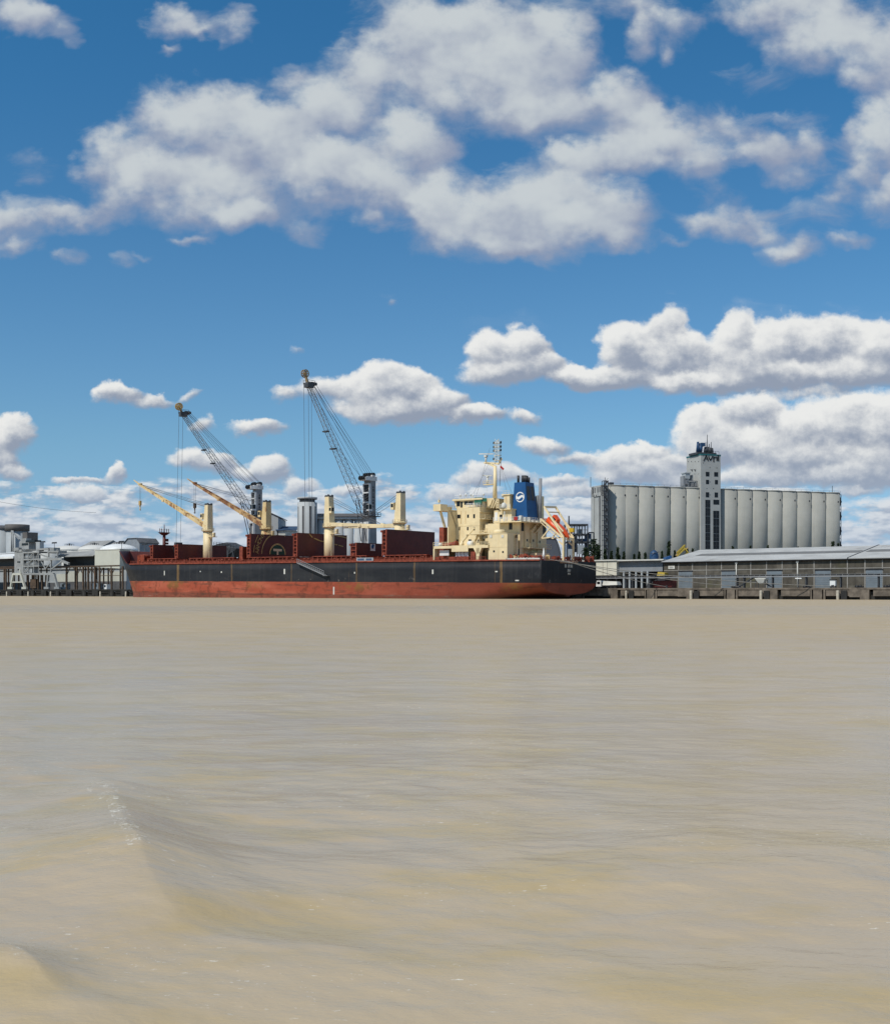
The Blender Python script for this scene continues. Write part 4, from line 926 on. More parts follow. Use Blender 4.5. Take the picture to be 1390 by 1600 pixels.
mb.box((xz(752, 850, 11)[0], 7, zb1), (xz(763, 850, 11)[0], 12.5, zb1+.2)); mb.build('deck_platform', 'cream', ship)
YC = 5.6
xc0 = xz(812, 830, YC)[0]; xc1 = xz(786, 830, YC)[0]; zc1 = xz(800, 817, YC)[1]
ysb = SHIP.x(853.3, 845, xc0).y; mb = MB(); mb.box((xc0, ysb, DK), (xc1+6, YC, zc1)); cas = mb.build('engine_casing', 'cream', ship)
mb = MB(); win(mb, 797.5, 822.5, YC, 1.1, 1.7); win_aft(mb, 816, 823, xc0, 1.2, 2.3); win_aft(mb, 850, 826, xc0, 1.4, 3.0)
mb.each('door', 'black', cas)
mb = MB(); a = SHIP.x(820.5, 870, xl0-3); win_aft(mb, 809.3, 864, xl0-.1, .01, .01); a = SHIP.x(809, 858, xc0-.4); mb.box((xc0-.5, YC+.0, DK), (xc0+2.0, 8.2, a.z)); mb.build('entrance_house', 'cream', ship)
mb = MB(); win_aft(mb, 809.5, 864.5, xc0-.5, .9, 2.2); mb.build('door', 'black', ship)
for yy_ in (3.6, .8, -2.2):                                           # pipes and vent trunks on the casing's after face
    mb = MB(); mb.tube((xc0-.15, yy_, DK+.2), (xc0-.15, yy_, zc1-.4), .11, n=6); mb.build('pipe', 'cream_rusty', cas)
mb = MB(); mb.box((xc0-.35, -4.6, DK+2.6), (xc0-.02, 4.4, DK+2.78)); mb.rail([(xc0-.3, 4.4, DK+2.75), (xc0-.3, -4.6, DK+2.75)], 1.0, 1.2, .07, 2); mb.build('walkway', 'cream', cas)
for yy_, zz_ in ((2.3, DK+5.6), (-.6, DK+5.6), (-3.6, DK+5.4), (2.0, DK+1.2), (-1.4, DK+1.3)):
    mb = MB(); mb.box((xc0-.05, yy_-.28, zz_-.3), (xc0+.02, yy_+.28, zz_+.3)); mb.build('porthole', 'glass_dark', cas)
mb = MB()
for k in range(9): mb.box((xl0-.12, 9.2, DK+.6+k*.75), (xl0-.02, 9.9, DK+.68+k*.75))
mb.bar((xl0-.08, 9.2, DK+.3), (xl0-.08, 9.2, zl1), .08); mb.bar((xl0-.08, 9.9, DK+.3), (xl0-.08, 9.9, zl1), .08); mb.build('ladder', 'cream_rusty', blk_)
for px, py in ((757, 840), (767, 838), (785, 838)):
    q = SHIP.y(px, py, YL if px > 763 else YH); mb = MB(); mb.box((q.x-.35, q.y, q.z-.35), (q.x+.35, q.y+.12, q.z+.35)); mb.build('locker_box', 'off_white', ship)
# lifeboat deck: slab, rails
xd1 = xz(771, 815, 8)[0]; xd0 = xz(838, 815, 5)[0]; 
zd = zc1
mb = MB(); mb.box((xc0-2.2, -9, zd), (xd1, 8.2, zd+.28)); mb.bar(SHIP.x(829, 830, xc0-.3), SHIP.x(838, 817, xc0-.3), .7, .35); mb.bar(SHIP.x(836, 832, xc0-.3), SHIP.x(848, 817, xc0-.3), .5, .3)
mb.build('funnel_deck', 'cream', ship)
mb = MB(); mb.rail([(xd1, 8.1, zd+.28), (xc0-2.1, 8.1, zd+.28), (xc0-2.1, -8.8, zd+.28)], 1.1, 1.0, .09, 3); mb.build('deck_rail', 'white', ship)
mb = MB()
for i in range(8): 
    y_ = 7-i*1.9; mb.box((xc0-1.7, y_-.3, zd+.3), (xc0-.9, y_+.4, zd+rng.uniform(.8, 1.8)))
mb.each('vent_box', 'off_white', ship)
mb = MB(); a = SHIP.y(806, 810.5, 8.0); mb.box((a.x-.6, 8.15, a.z-.4), (a.x+.5, 8.3, a.z+.5)); mb.build('sign_board', 'flag_red', ship)
# upper block between bridge and funnel
a = SHIP.y(771.5, 815, 4.2); b = SHIP.y(799, 815, 4.2); z2 = xz(785, 797, 4.2)[1]; z3 = xz(795, 773, 3.5)[1]
mb = MB(); mb.box((b.x, -4.2, zd), (a.x, 4.2, z2)); mb.box((xz(797.5, 797, 5)[0], -5, z2), (xz(781, 797, 5)[0], 5.2, z2+.3)); a3 = xz(787, 780, 3)[0]; b3 = xz(796, 780, 3)[0]; mb.box((b3, -3, z2), (a3, 3, z3)); mb.box((b3-.3, -3.6, z3), (a3+.6, 3.3, z3+.25))
up_ = mb.build('upper_house', 'cream', ship)
mb = MB(); win(mb, 775, 807, 4.2, .9, 2.2); mb.build('door', 'white', up_)
mb = MB(); win(mb, 782.5, 807, 4.2, .9, 1.0); mb.build('window', 'glass_dark', up_)
mb = MB(); mb.rail([(xz(781, 797, 5)[0], 5.1, z2+.3), (xz(797, 797, 5)[0], 5.1, z2+.3)], 1.1, .9, .1, 3); mb.rail([(a3, 3.2, z3+.2), (b3, 3.2, z3+.2)], 1.0, .9, .08, 2)
for px in (786, 791): mb.tube(SHIP.y(px, 772, 2), SHIP.y(px, 777, 2), .5, .5, 8)
mb.lathe(SHIP.y(787, 791, 4.8), [(.7, -.6), (.75, 0), (.5, .8), (.1, 1.0)], 12); mb.tube(SHIP.y(788, 799, 5), SHIP.y(788, 815, 5), .15, n=6); mb.build('deck_fitting', 'off_white', ship)
# funnel
YF = 2.5
f0, f1 = xz(824, 808, YF)[0], xz(799.5, 808, YF)[0]; g0, g1 = xz(820.3, 753.5, YF*.8)[0], xz(803.3, 753.5, YF*.8)[0]; zf1 = xz(812, 753.5, YF*.8)[1]
lo = [(f0, -YF, zd+.28), (f1, -YF, zd+.28), (f1, YF, zd+.28), (f0, YF, zd+.28)]; hi4 = [(g0, -YF*.8, zf1), (g1, -YF*.8, zf1), (g1, YF*.8, zf1), (g0, YF*.8, zf1)]
mb = MB(); mb.hexa(lo, hi4); fun = mb.build('funnel', 'blue', ship)
def onf(u, v):                                                      # a point on the funnel's port face
    a_ = Vector(lo[3]).lerp(Vector(lo[2]), 1-u); b_ = Vector(hi4[3]).lerp(Vector(hi4[2]), 1-u); return a_.lerp(b_, v)
def face_pt(cu, cv, dx, dz):                                        # metres across and up from the middle of the badge
    h_ = zf1-zd; v = cv+dz/h_; w_ = (f1-f0)+(g1-g0-f1+f0)*v; q = onf(cu+dx/w_, v); return q
def face_poly(mb, pts, off): 
    mb.prism([face_pt(.53, .63, x_, z_)+Vector((0, off, 0)) for x_, z_ in pts], (0, .02, 0))
RB = 1.38
mb = MB(); face_poly(mb, [(RB*math.cos(a_), RB*1.02*math.sin(a_)) for a_ in np.linspace(0, 2*math.pi, 48)[:-1]], .02); bad = mb.build('funnel_badge', 'white', fun)
mb = MB(); rb_ = RB*.80
upc = [(rb_*math.cos(a_), rb_*math.sin(a_)) for a_ in np.linspace(R(160), R(22), 22)]
low = [(x_, .30+.35*math.sin((x_/rb_)*2.2)*-1) for x_ in np.linspace(rb_*.75, -rb_*.55, 14)]
face_poly(mb, upc+[(rb_*.95, .75), (rb_*.3, .55), (-rb_*.15, .32), (-rb_*.6, .12)], .06)
dn_ = [(rb_*math.cos(a_), rb_*math.sin(a_)) for a_ in np.linspace(R(-20), R(-158), 22)]
face_poly(mb, dn_+[(-rb_*.95, -.75), (-rb_*.3, -.62), (rb_*.2, -.30), (rb_*.6, -.02)], .06)
mb.each('badge_wave', 'blue', bad)
mb = MB(); k1 = .62; pA = lambda s_, v: (Vector(lo[0 if s_ < 0 else 3]).lerp(Vector(hi4[0 if s_ < 0 else 3]), v))
qa, qb = pA(1, .55), pA(-1, .55); qc, qd = pA(-1, .9), pA(1, .9)
ins = lambda p_, q_, f_: p_.lerp(q_, f_)
for (f_a, f_b) in ((.12, .46), (.54, .88)):
    mb.prism([ins(qa, qb, f_a)+Vector((-.02, 0, 0)), ins(qa, qb, f_b)+Vector((-.02, 0, 0)), ins(qd, qc, f_b)+Vector((-.02, 0, 0)), ins(qd, qc, f_a)+Vector((-.02, 0, 0))], (-.03, 0, 0))
mb.each('louvre', 'dark_steel', fun)
mb = MB()
for (px, py, r_) in ((809.5, 743, .32), (816.5, 743, .35), (819.5, 743, .55), (822, 743.5, .5), (826, 746, .3)):
    q = SHIP.y(px, py, 0); mb.tube((q.x, 0, zf1), (q.x, 0, q.z), r_, n=12)
mb.each('exhaust_pipe', 'black', fun)
mb = MB(); q = SHIP.y(844, 747.5, -3); q2 = SHIP.y(843.5, 800, -3); mb.tube((q.x, -3, zd), (q.x, -3, q.z), .45, n=10); mb.tube((q.x+.9, -3, zd), (q.x+.9, -3, q.z-4.5), .3, n=8); mb.each('vent_pipe', 'crane_grey', ship)
a = SHIP.x(840, 775, xc0+1.5); b = SHIP.x(847, 800, xc0+1.5); mb = MB(); mb.box((xc0+1.0, a.y, zd), (xc0+4, b.y, a.z)); mb.build('vent_house', 'cream', ship)
# main mast
xm_ = xz(773, 778, 0)[0]; zM = lambda py: SHIP.y(773.5, py, 0).z
mb = MB(); mb.tube((xm_, 0, zr), (xm_, 0, zM(728)), .62, .42, 12); mb.bar((xm_+3.2, 0, zM(722)), (xm_-1.2, 0, zM(725)), .5, .5); mb.bar((xm_-1.2, 0, zM(725)), (xm_-2.2, 0, zM(717)), .35); mb.bar((xm_, 0, zM(729)), (xm_+2.4, 0, zM(723)), .5); mb.box((xm_+2.6, -.5, zM(723)), (xm_+3.6, .5, zM(721)))
mb.box((xm_+.3, -.8, zM(757)), (xm_+3.4, .8, zM(756))); mb.rail([(xm_+.5, .8, zM(756)), (xm_+3.4, .8, zM(756))], .9, .9, .07, 2)
mast = mb.build('mast', 'cream', ship)
mb = MB(); mb.tube((xm_+3.2, 0, zM(722)), (xm_+3.2, 0, zM(711)), .25, n=8); mb.box((xm_+2.8, -.4, zM(713)), (xm_+3.6, .4, zM(710))); mb.bar((xm_+1.0, -.5, zM(708.5)), (xm_+5.2, .5, zM(707.5)), .2, .28)
mb.tube((xm_+2.6, 0, zM(756)), (xm_+2.6, 0, zM(744)), .22, n=8); mb.bar((xm_+1.4, -.5, zM(742.5)), (xm_+3.8, .5, zM(742)), .2, .26); mb.box((xm_+2.3, -.3, zM(745)), (xm_+2.9, .3, zM(743)))
mb.build('radar', 'off_white', mast)
mb = MB(); xt_ = xm_-.8
for yy in (-.4, .4):
    for dx in (-.7, .7): mb.bar((xt_+dx, yy, zM(724)), (xt_+dx*.9, yy, zM(689)), .13)
for k, py in enumerate((720, 712.5, 705, 699, 693)):
    mb.box((xt_-.95, -.5, zM(py)), (xt_+.95, .5, zM(py)+.12)); mb.bar((xt_-.7, .4, zM(py)), (xt_+.7, .4, zM(py)+1.2), .08); mb.bar((xt_+.7, .4, zM(py)), (xt_-.7, .4, zM(py)+1.2), .08)
mb.tube((xt_, 0, zM(690)), (xt_-.2, 0, zM(687)), .12, n=6); lat = mb.build('light_tower', 'off_white', mast)
mb = MB()
for py in (717, 704, 698.5, 692):
    for dx in (-1.15, 1.15): mb.tube((xt_+dx, .2, zM(py)-.3), (xt_+dx, .2, zM(py)+.3), .24, n=8)
mb.each('navigation_light', 'black', lat)
mb = MB(); mb.tube((xm_-1.9, 0, zM(722)), (xm_-1.6, 0, zM(760)), .07, n=5)
for (p0, p1) in (((765, 700), (742, 780)), ((783, 728), (800, 771)), ((764, 722), (735, 779)), ((782, 726), (793, 775))): hang(mb, SHIP.y(*p0, 0), SHIP.y(*p1, 2), .03, .3)
mb.build('stay', 'cable', mast)
mb = MB(); q = SHIP.y(781.5, 728.5, .2); q2 = SHIP.y(786.5, 733.5, .2); mb.bar(q, q2, .06, .55); mb.build('flag', 'flag_red', mast)
# stern gear: winches, rails, davit
for (px, py, y_, m_) in ((800, 869, 11, 'deck_red'), (806, 866, 10, 'cream_rusty'), (818, 870, 11.5, 'red_bright'), (826, 868, 9.5, 'deck_red'), (835, 867, 8.5, 'red_bright'), (841, 869, 10.5, 'red_bright'), (846, 866, 7, 'deck_red'), (852, 867, 6, 'cream_rusty'), (869, 869, 2, 'red_bright'), (884, 869, -3, 'deck_red'), (901, 871, -8, 'deck_red'), (925, 872, -12, 'red_bright')):
    q = SHIP.y(px, py, y_); x = max(1.5, q.x); mb = MB()
    mb.box((x-.9, y_-1.1, DK), (x+.9, y_+1.1, DK+.35)); rw = rng.uniform(.45, .75); mb.tube((x, y_-.9, DK+.9), (x, y_+.9, DK+.9), rw*.6, n=12); mb.tube((x, y_-1.0, DK+.9), (x, y_-.85, DK+.9), rw, n=14); mb.tube((x, y_+.85, DK+.9), (x, y_+1.0, DK+.9), rw, n=14); mb.box((x+.7, y_-.6, DK), (x+1.4, y_+.3, DK+rng.uniform(.8, 1.9))); mb.bar((x-.5, y_-1.2, DK), (x-.5, y_-1.2, DK+rng.uniform(.8, 2.0)), .22)
    mb.build('mooring_winch', m_, ship)
mb = MB(); q = SHIP.y(849, 864, 9); mb.tube((q.x, 9, DK), (q.x, 9, DK+3.2), .55, .05, 10); mb.build('vent_cowl', 'white', ship)
mb = MB()
for i in range(7): mb.box((8-i*.9, 12.9-i*.1, DK+.1), (8.6-i*.9, 13.05-i*.1, DK+.7))
for (p0, p1) in (((824, 872), (845, 873)), ((790, 873.5), (822, 871))):
    a = SHIP.y(p0[0], p0[1], 13); b = SHIP.y(p1[0], p1[1], 13); mb.bar((a.x, 12.9, DK+.35), (max(b.x, .5), 12.9, DK+.35), .2, .5)
mb.each('fairlead', 'off_white', ship)
mb = MB(); q = SHIP.x(835, 845, xc0-.5); mb.box((xc0-.05, 4.5, DK+3.4), (xc0-2.4, -5.5, DK+3.55)); mb.rail([(xc0-2.4, 4.5, DK+3.5), (xc0-2.4, -5.5, DK+3.5)], 1.1, 1.0, .09, 2)
mb.box((xc0-3.2, 2.5, DK), (xc0-1.2, -3.5, DK+2.2)); mb.build('mooring_platform', 'cream', ship)

# free-fall lifeboat davit, and the boat resting in it
yn, yf = 3.0, -3.0
def dv(px, py, y): return SHIP.y(px, py, y)
mb = MB(); tops = []
for yy, ps in ((yn, ((850, 792), (865, 815), (880, 839.5))), (yf, ((868, 792.5), (883, 817), (895.5, 841)))):
    pts = [dv(a_, b_, yy) for a_, b_ in ps]; tops.append(pts)
    mb.bar(pts[0], pts[1], .36, .46); mb.bar(pts[1], pts[2], .36, .46)
    mb.bar(pts[2], (pts[2].x, yy, DK), .42, .42); mb.bar(pts[2]+Vector((1.4, 0, -1.0)), (pts[2].x, yy, DK+4), .35)
    mb.bar(pts[1]+Vector((-.2, 0, .1)), pts[2]+Vector((.1, 0, 1.5)), .3)
mb.bar(tops[0][0], tops[1][0], .4, .5); mb.bar(tops[0][0]-Vector((1, 0, 1.4)), tops[1][0]-Vector((1, 0, 1.4)), .3)
for yy, ps in ((yn, ((845, 811), (878, 840))), (yf, ((861, 811), (893, 841)))):
    a, b = dv(*ps[0], yy), dv(*ps[1], yy); mb.bar(a, b, .32, .42); mb.bar(a+Vector((0, 0, -.9)), b+Vector((.6, 0, -.6)), .2)
    mb.bar(a, (a.x, yy, zd), .35); c_ = a.lerp(b, .45); mb.bar(c_, (a.x-.2, yy, c_.z-2.8), .3); mb.bar((a.x-.2, yy, c_.z-2.8), (a.x-3.0, yy, c_.z-2.6), .3)
mb.bar((tops[0][2].x, yn, DK+6), (tops[1][2].x, yf, DK+6), .3); mb.bar(dv(845, 811, yn), dv(861, 811, yf), .3)
for k in range(5):
    u_ = k/4; a = dv(845, 811, yn).lerp(dv(878, 840, yn), u_); b = dv(861, 811, yf).lerp(dv(893, 841, yf), u_); mb.bar(a-Vector((0, 0, .5)), b-Vector((0, 0, .5)), .22)
mb.build('lifeboat_davit', 'cream', ship)
mb = MB(); q = dv(889, 829, yf); mb.box((q.x-1.6, yf-.3, q.z-.4), (q.x-.4, yf+.6, q.z+.6)); mb.build('davit_winch', 'yellow', ship)

A0 = SHIP.y(854.5, 811, .4); A1 = SHIP.y(888.5, 840.5, .4); ax = (A1-A0); Lb = ax.length
bx = ax.normalized(); by = Vector((0, 1, 0)); bz = bx.cross(by); bz = -bz if bz.z < 0 else bz
lm = SHIP.m @ (Matrix.Translation((A0+A1)/2) @ Matrix((bx, by if bx.cross(by).dot(bz) > 0 else -by, bz)).transposed().to_4x4())
boat = empty('lifeboat', 'orange enclosed lifeboat tilted nose down in the cream davit at the stern', 'lifeboat', lm)
mb = MB(); n, rg = 22, []
for i in range(n+1):
    u_ = i/n; x = (u_-.5)*Lb
    w_ = 1.45*(math.sin(math.pi*min(.5, max(.0, u_*1.35)))**.55 if u_ < .37 else 1)*(1-max(0, (u_-.6)/.4)**2.2*.96)
    w_ = max(.12, w_)*1.25; hb = 1.25*(.55+.45*min(1, u_*6))*(1-max(0, (u_-.65)/.35)**2*.75); ht = 1.2*(1-max(0, (u_-.55)/.45)**1.6*.85)*(0.65+.35*min(1, u_*5))
    ring = []
    for k in range(16):
        t_ = 2*math.pi*k/16; c_, s2 = math.cos(t_), math.sin(t_)
        ring.append((x, math.copysign(abs(c_)**.8, c_)*w_, (math.copysign(abs(s2)**.85, s2))*(ht if s2 > 0 else hb)))
    rg.append(ring)
b0 = len(mb.v)
for r_ in rg: mb.v += r_
mb.smooth = True
for i in range(n):
    for k in range(16): mb.face([b0+i*16+k, b0+i*16+(k+1) % 16, b0+(i+1)*16+(k+1) % 16, b0+(i+1)*16+k])
mb.smooth = False; mb.face([b0+k for k in range(16)]); mb.face([b0+n*16+k for k in range(16)][::-1])
mb.build('hull', 'orange', boat)
mb = MB(); mb.hexa([(-Lb*.36, -1.1, .6), (-Lb*.10, -1.1, .7), (-Lb*.10, 1.1, .7), (-Lb*.36, 1.1, .6)], [(-Lb*.33, -.8, 2.35), (-Lb*.14, -.75, 2.0), (-Lb*.14, .75, 2.0), (-Lb*.33, .8, 2.35)]); cp = mb.build('conning_tower', 'orange', boat)
mb = MB(); mb.box((-Lb*.30, -1.02, 1.35), (-Lb*.18, -.85, 1.8)); mb.box((-Lb*.30, .85, 1.35), (-Lb*.18, 1.02, 1.8)); mb.each('window', 'glass_dark', cp)
mb = MB(); mb.bar((-Lb*.36, 1.80, -.15), (Lb*.12, 1.82, -.05), .10, .18); mb.bar((-Lb*.36, -1.80, -.15), (Lb*.12, -1.82, -.05), .10, .18); mb.each('fender_strip', 'deck_red', boat)

# mooring lines from the stern to the quay
for i, (p0, y0, pe, ne, sag, lab) in enumerate((((858, 871.5), 9.0, 1300, 1.6, 1.2, 'longest pale mooring line running from the stern past the long warehouse'), ((866, 871.8), 5.0, 1155, 1.6, .9, 'pale mooring line between the longest and the shortest of the stern lines'), ((872, 872), 2.5, 1041, 1.6, .6, 'shortest pale mooring line, dropping from the stern to the quay beside the red container'))):
    a = SHIP.w((0.1, y0, DK+.25)); e = QUAY.y(pe, 919, ne); b = QUAY.w((e.x, ne, GZ+.35))
    mb = MB(); hang(mb, a, b, .085, sag, 14); tag(mb.build('mooring_line', 'rope'), lab, 'rope', 'mooring lines at the stern')
    k = MB(); k.lathe((0, 0, 0), [(.3, 0), (.22, .12), (.2, .4), (.36, .5), (.3, .65)], 10); ob = k.build('bollard', 'dark_steel', None, QUAY.w((e.x, ne+.1, GZ)))
    tag(ob, ('dark bollard holding the longest mooring line', 'dark bollard holding the middle mooring line', 'dark bollard holding the shortest mooring line')[i], 'bollard', 'bollards on the quay')

# ------------------------------------------------------------------ quay wall, bay by bay, with piles
def quay_x(px, n=0.0, py=920): return QUAY.y(px, py, n).x
BAY = 12.35
def quay_wall(x0, x1, name, label, dark, bay, cm):
    r_ = empty(name, label, 'quay wall', QUAY.at((x0, 0, 0)))
    L = x1-x0
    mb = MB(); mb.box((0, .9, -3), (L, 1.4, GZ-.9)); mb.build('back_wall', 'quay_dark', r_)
    mb = MB(); mb.box((0, -.15, GZ-.42), (L, 1.4, GZ+.02)); mb.build('capping_beam', cm, r_)
    n = int(L/bay); k = 0
    mb = MB(); lo = MB()
    for i in range(n+1):
        x = i*bay+rng.uniform(-.25, .25)
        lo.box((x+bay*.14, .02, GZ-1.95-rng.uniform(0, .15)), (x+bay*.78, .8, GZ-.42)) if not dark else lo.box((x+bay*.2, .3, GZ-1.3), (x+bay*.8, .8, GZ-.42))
        mb.box((x-bay*.13, -.10, -3), (x+bay*.06, .85, GZ-.42))
        if i % 2 == 0: mb.box((x+bay*.09, -.12, -3), (x+bay*.13, .3, GZ-.42)); mb.box((x-bay*.19, -.12, -3), (x-bay*.16, .3, GZ-.42))
        if i % 2: mb.box((x-bay*.35, -.14, .6), (x-bay*.13, .6, GZ-.42))
    lo.build('face_panel', cm, r_); mb.build('pier', cm if not dark else 'quay_dark', r_)
    return r_
xs_ = quay_x(905); quay_wall(xs_, quay_x(1390)+70, 'quay_wall', 'brown concrete quay wall with dark slots below its panels, right of the stern', False, 11.2, 'quay_conc')
quay_wall(xs_-560, xs_, 'quay_wall', 'dark quay wall of blocks left of and behind the ship', True, 9.5, 'quay_dark')
for i, (px, w) in enumerate(((978.6, .55), (1079.8, .75), (1189, .7), (1309, .7))):
    x = quay_x(px, -.5); mb = MB(); mb.lathe((0, 0, 0), [(w*.5, -3), (w*.5, 2.05), (w*.42, 2.15)], 12); ob = mb.build('fender_pile', 'pile_white', None, QUAY.w((x, -.75, 0)))
    k = MB(); k.box((.6, .3, -1.5), (2.0, .62, 2.1)); f_ = k.build('fender_pad', 'fendered', ob); f_.matrix_local = Matrix.Rotation(-TH, 4, 'Z')
    tag(ob, ('slimmest pale pile, standing nearest the stern', 'pale pile standing below the red container end of the warehouse', 'pale pile standing in front of the middle warehouse doors', 'pale pile at the far right of the quay, below the white panel')[i], 'pile', 'pale piles along the quay')
for i, px in enumerate((10.5, 44, 79, 156.5, 196.5)):
    x = quay_x(px, -.4); mb = MB(); mb.tube((0, 0, -3), (0, 0, 2.0), .3, n=8); ob = mb.build('mooring_pile', 'pile_white', None, QUAY.w((x, -.4, 0)))
    tag(ob, 'thin pale post standing in the water at the dark left quay', 'pile', 'thin posts at the left quay')

# ------------------------------------------------------------------ harbour cranes behind the ship
def mobile_crane(label, px_t, n_in, px_w0, py_top, tip_px, wheel_px, foot_px, rope_pxs, py_rope, lower, wheel_mat):
    base = QUAY.y(px_t, 850, n_in); bw = QUAY.w((base.x, n_in, GZ))
    tipw = SHIP.w(SHIP.y(tip_px[0], tip_px[1], 0.0))
    az = math.atan2(tipw.y-bw.y, tipw.x-bw.x)
    FR = Frame(Matrix.Translation(bw) @ Matrix.Rotation(az, 4, 'Z'))     # x towards the boom head
    cr = empty('harbour_crane', label, 'crane', FR.m, 'mobile harbour cranes behind the ship')
    zt = FR.y(px_t, py_top, 0).z
    mb = MB()                                                       # chassis with outriggers
    mb.box((-8, -2.2, 1.2), (8, 2.2, 2.6))
    for sx in (-6, 6):
        mb.box((sx-.5, -6.5, 1.4), (sx+.5, 6.5, 2.0))
        for sy in (-6, 6): mb.tube((sx, sy, .25), (sx, sy, 1.6), .35, n=8); mb.box((sx-1.2, sy-1.2, .02), (sx+1.2, sy+1.2, .3))
    cha = mb.build('chassis', 'crane_grey', cr)
    mb = MB()
    for i in range(6):
        for sy in (-1.9, 1.9): mb.tube((-7+i*2.8, sy-.45, .75), (-7+i*2.8, sy+.45, .75), .75, n=14)
    mb.each('wheel', 'black', cha)
    foot = FR.y(foot_px[0], foot_px[1], 0)
    mb = MB(); mb.tube((0, 0, 2.6), (0, 0, 5.2), 2.3, n=20); mb.box((-9, -2.6, 5.2), (3.0, 2.6, 5.9)); mb.build('slewing_platform', 'dark_steel', cr)
    mb = MB(); mb.box((-9, -2.4, 5.9), (-3, 2.4, 9.2)); mb.build('machinery_house', 'crane_grey', cr)
    zc = foot.z
    mb = MB()                                                       # lower tower, dark core with pale cheek arch in front
    mb.hexa([(-2.1, -1.8, 5.9), (1.6, -1.8, 5.9), (1.6, 1.8, 5.9), (-2.1, 1.8, 5.9)], [(-1.8, -1.7, zc-.5), (1.2, -1.7, zc-.5), (1.2, 1.7, zc-.5), (-1.8, 1.7, zc-.5)])
    low = mb.build('lower_tower', 'crane_grey', cr)
    mb = MB()
    for s_ in (-1.75, 1.25): mb.hexa([(1.6, s_, 5.9), (2.4, s_, 5.9), (2.4, s_+.5, 5.9), (1.6, s_+.5, 5.9)], [(1.2, s_, zc-3), (1.9, s_, zc-3), (1.9, s_+.5, zc-3), (1.2, s_+.5, zc-3)])
    mb.box((1.3, -1.75, zc-3.6), (2.0, 1.75, zc-2.6)); mb.box((1.4, -1.75, (zc+5.9)/2-1.2), (2.1, 1.75, (zc+5.9)/2-.5)); mb.build('cheek_frame', 'crane_white', low)
    mb = MB(); z0 = zc-.5                                           # tower
    mb.box((-1.7, -1.55, z0), (.6, 1.55, zt-1.5)); tw = mb.build('tower', 'crane_grey', cr)
    mb = MB()
    for s_ in (-1.55, 1.25): mb.box((.6, s_, z0), (1.3, s_+.3, zt-2.6))
    for f_ in (.0, .42, .72, .99): zz = z0+(zt-2.6-z0)*f_; mb.box((.62, -1.25, zz-.2), (1.28, 1.25, zz+.2))
    mb.build('ladder_frame', 'crane_white', tw)
    mb = MB(); mb.box((.62, -1.2, z0+.3), (.75, 1.2, zt-2.8)); mb.build('ladder_recess', 'black', tw)
    mb = MB()
    for k in range(9): zz = z0+1+(zt-z0-5)*k/9; mb.bar((.95, -1.0, zz), (.95, 1.0, zz+.9), .14)
    mb.build('ladder', 'dark_steel', tw)
    # dark upright lettering on the tower's side, too small to read
    mb = MB(); zz = zt-3.2; sg = -1 if (Vector((-math.sin(az), math.cos(az))).dot(Vector((0, -1))) < 0) else 1
    yy = 1.55*sg
    for k in range(7):
        w_ = (.55, .8, .45, .8, .6, .75, .7)[k]
        mb.box((-.55-w_/2, yy, zz-.85), (-.55+w_/2, yy+.06*sg, zz-.62)); mb.box((-.55-.12, yy, zz-.85), (-.55+.12, yy+.06*sg, zz-.1))
        if k % 2: mb.box((-.55-w_/2, yy, zz-.35), (-.55+w_/2, yy+.06*sg, zz-.12))
        zz -= 1.05
    mb.build('tower_lettering', 'black', tw)
    mb = MB(); mb.box((-2.1, -1.75, zt-1.6), (1.6, 1.75, zt-.2)); mb.box((1.6, -1.7, zt-1.6), (2.9, 1.7, zt-.4)); mb.box((-.9, -1.9, zt-.3), (.3, 1.9, zt+.3)); hd = mb.build('tower_head', 'crane_white', cr)
    mb = MB()
    for x_, z_, r_ in ((3.0, zt-.8, .75), (.9, zt+.3, .7), (-1.2, zt+.45, .75)):
        for yy_ in (-1.0, 0, 1.0): mb.tube((x_, yy_-.2, z_), (x_, yy_+.2, z_), r_, n=14)
    mb.each('sheave', 'black', hd)
    mb = MB(); sgc = sg; mb.box((1.3, sgc*1.5, zc+.9), (3.0, sgc*3.0, zc+3.2)); cab = mb.build('cab', 'crane_white', cr)
    mb = MB(); mb.box((3.0, sgc*1.6, zc+1.4), (3.05, sgc*2.9, zc+3.0)); mb.box((1.6, sgc*3.0, zc+1.5), (2.9, sgc*3.05, zc+3.0)); mb.each('window', 'glass_dark', cab)
    mb = MB(); mb.box((-2.8, -2.8, zc-.8), (2.6, 2.8, zc-.55)); mb.rail([(-2.8, 2.8*sg, zc-.55), (2.6, 2.8*sg, zc-.55)], 1.1, 1.2, .09, 2); mb.rail([(-2.8, -2.8*sg, zc-.55), (-2.8, 2.8*sg, zc-.55)], 1.1, 1.2, .09, 2); mb.build('platform', 'dark_steel', cr)
    # boom
    tip = FR.i @ tipw; ft = Vector((1.9, 0, zc+.2)); d = tip-ft; L = d.length; u = d.normalized(); nrm = Vector((0, 1, 0)).cross(u).normalized(); nrm = nrm if nrm.z > 0 else -nrm
    def sec(s):                                                     # half width, half depth along the boom
        f_ = s/L; hw = 1.55 if f_ < .12 else 1.35-.8*(f_-.12)/.88; hd_ = .15+1.05*min(1, f_/.14) if f_ < .14 else 1.2-.75*(f_-.14)/.86; return hw, hd_
    ch = MB(); br = MB(); nb_ = 26; pr = None
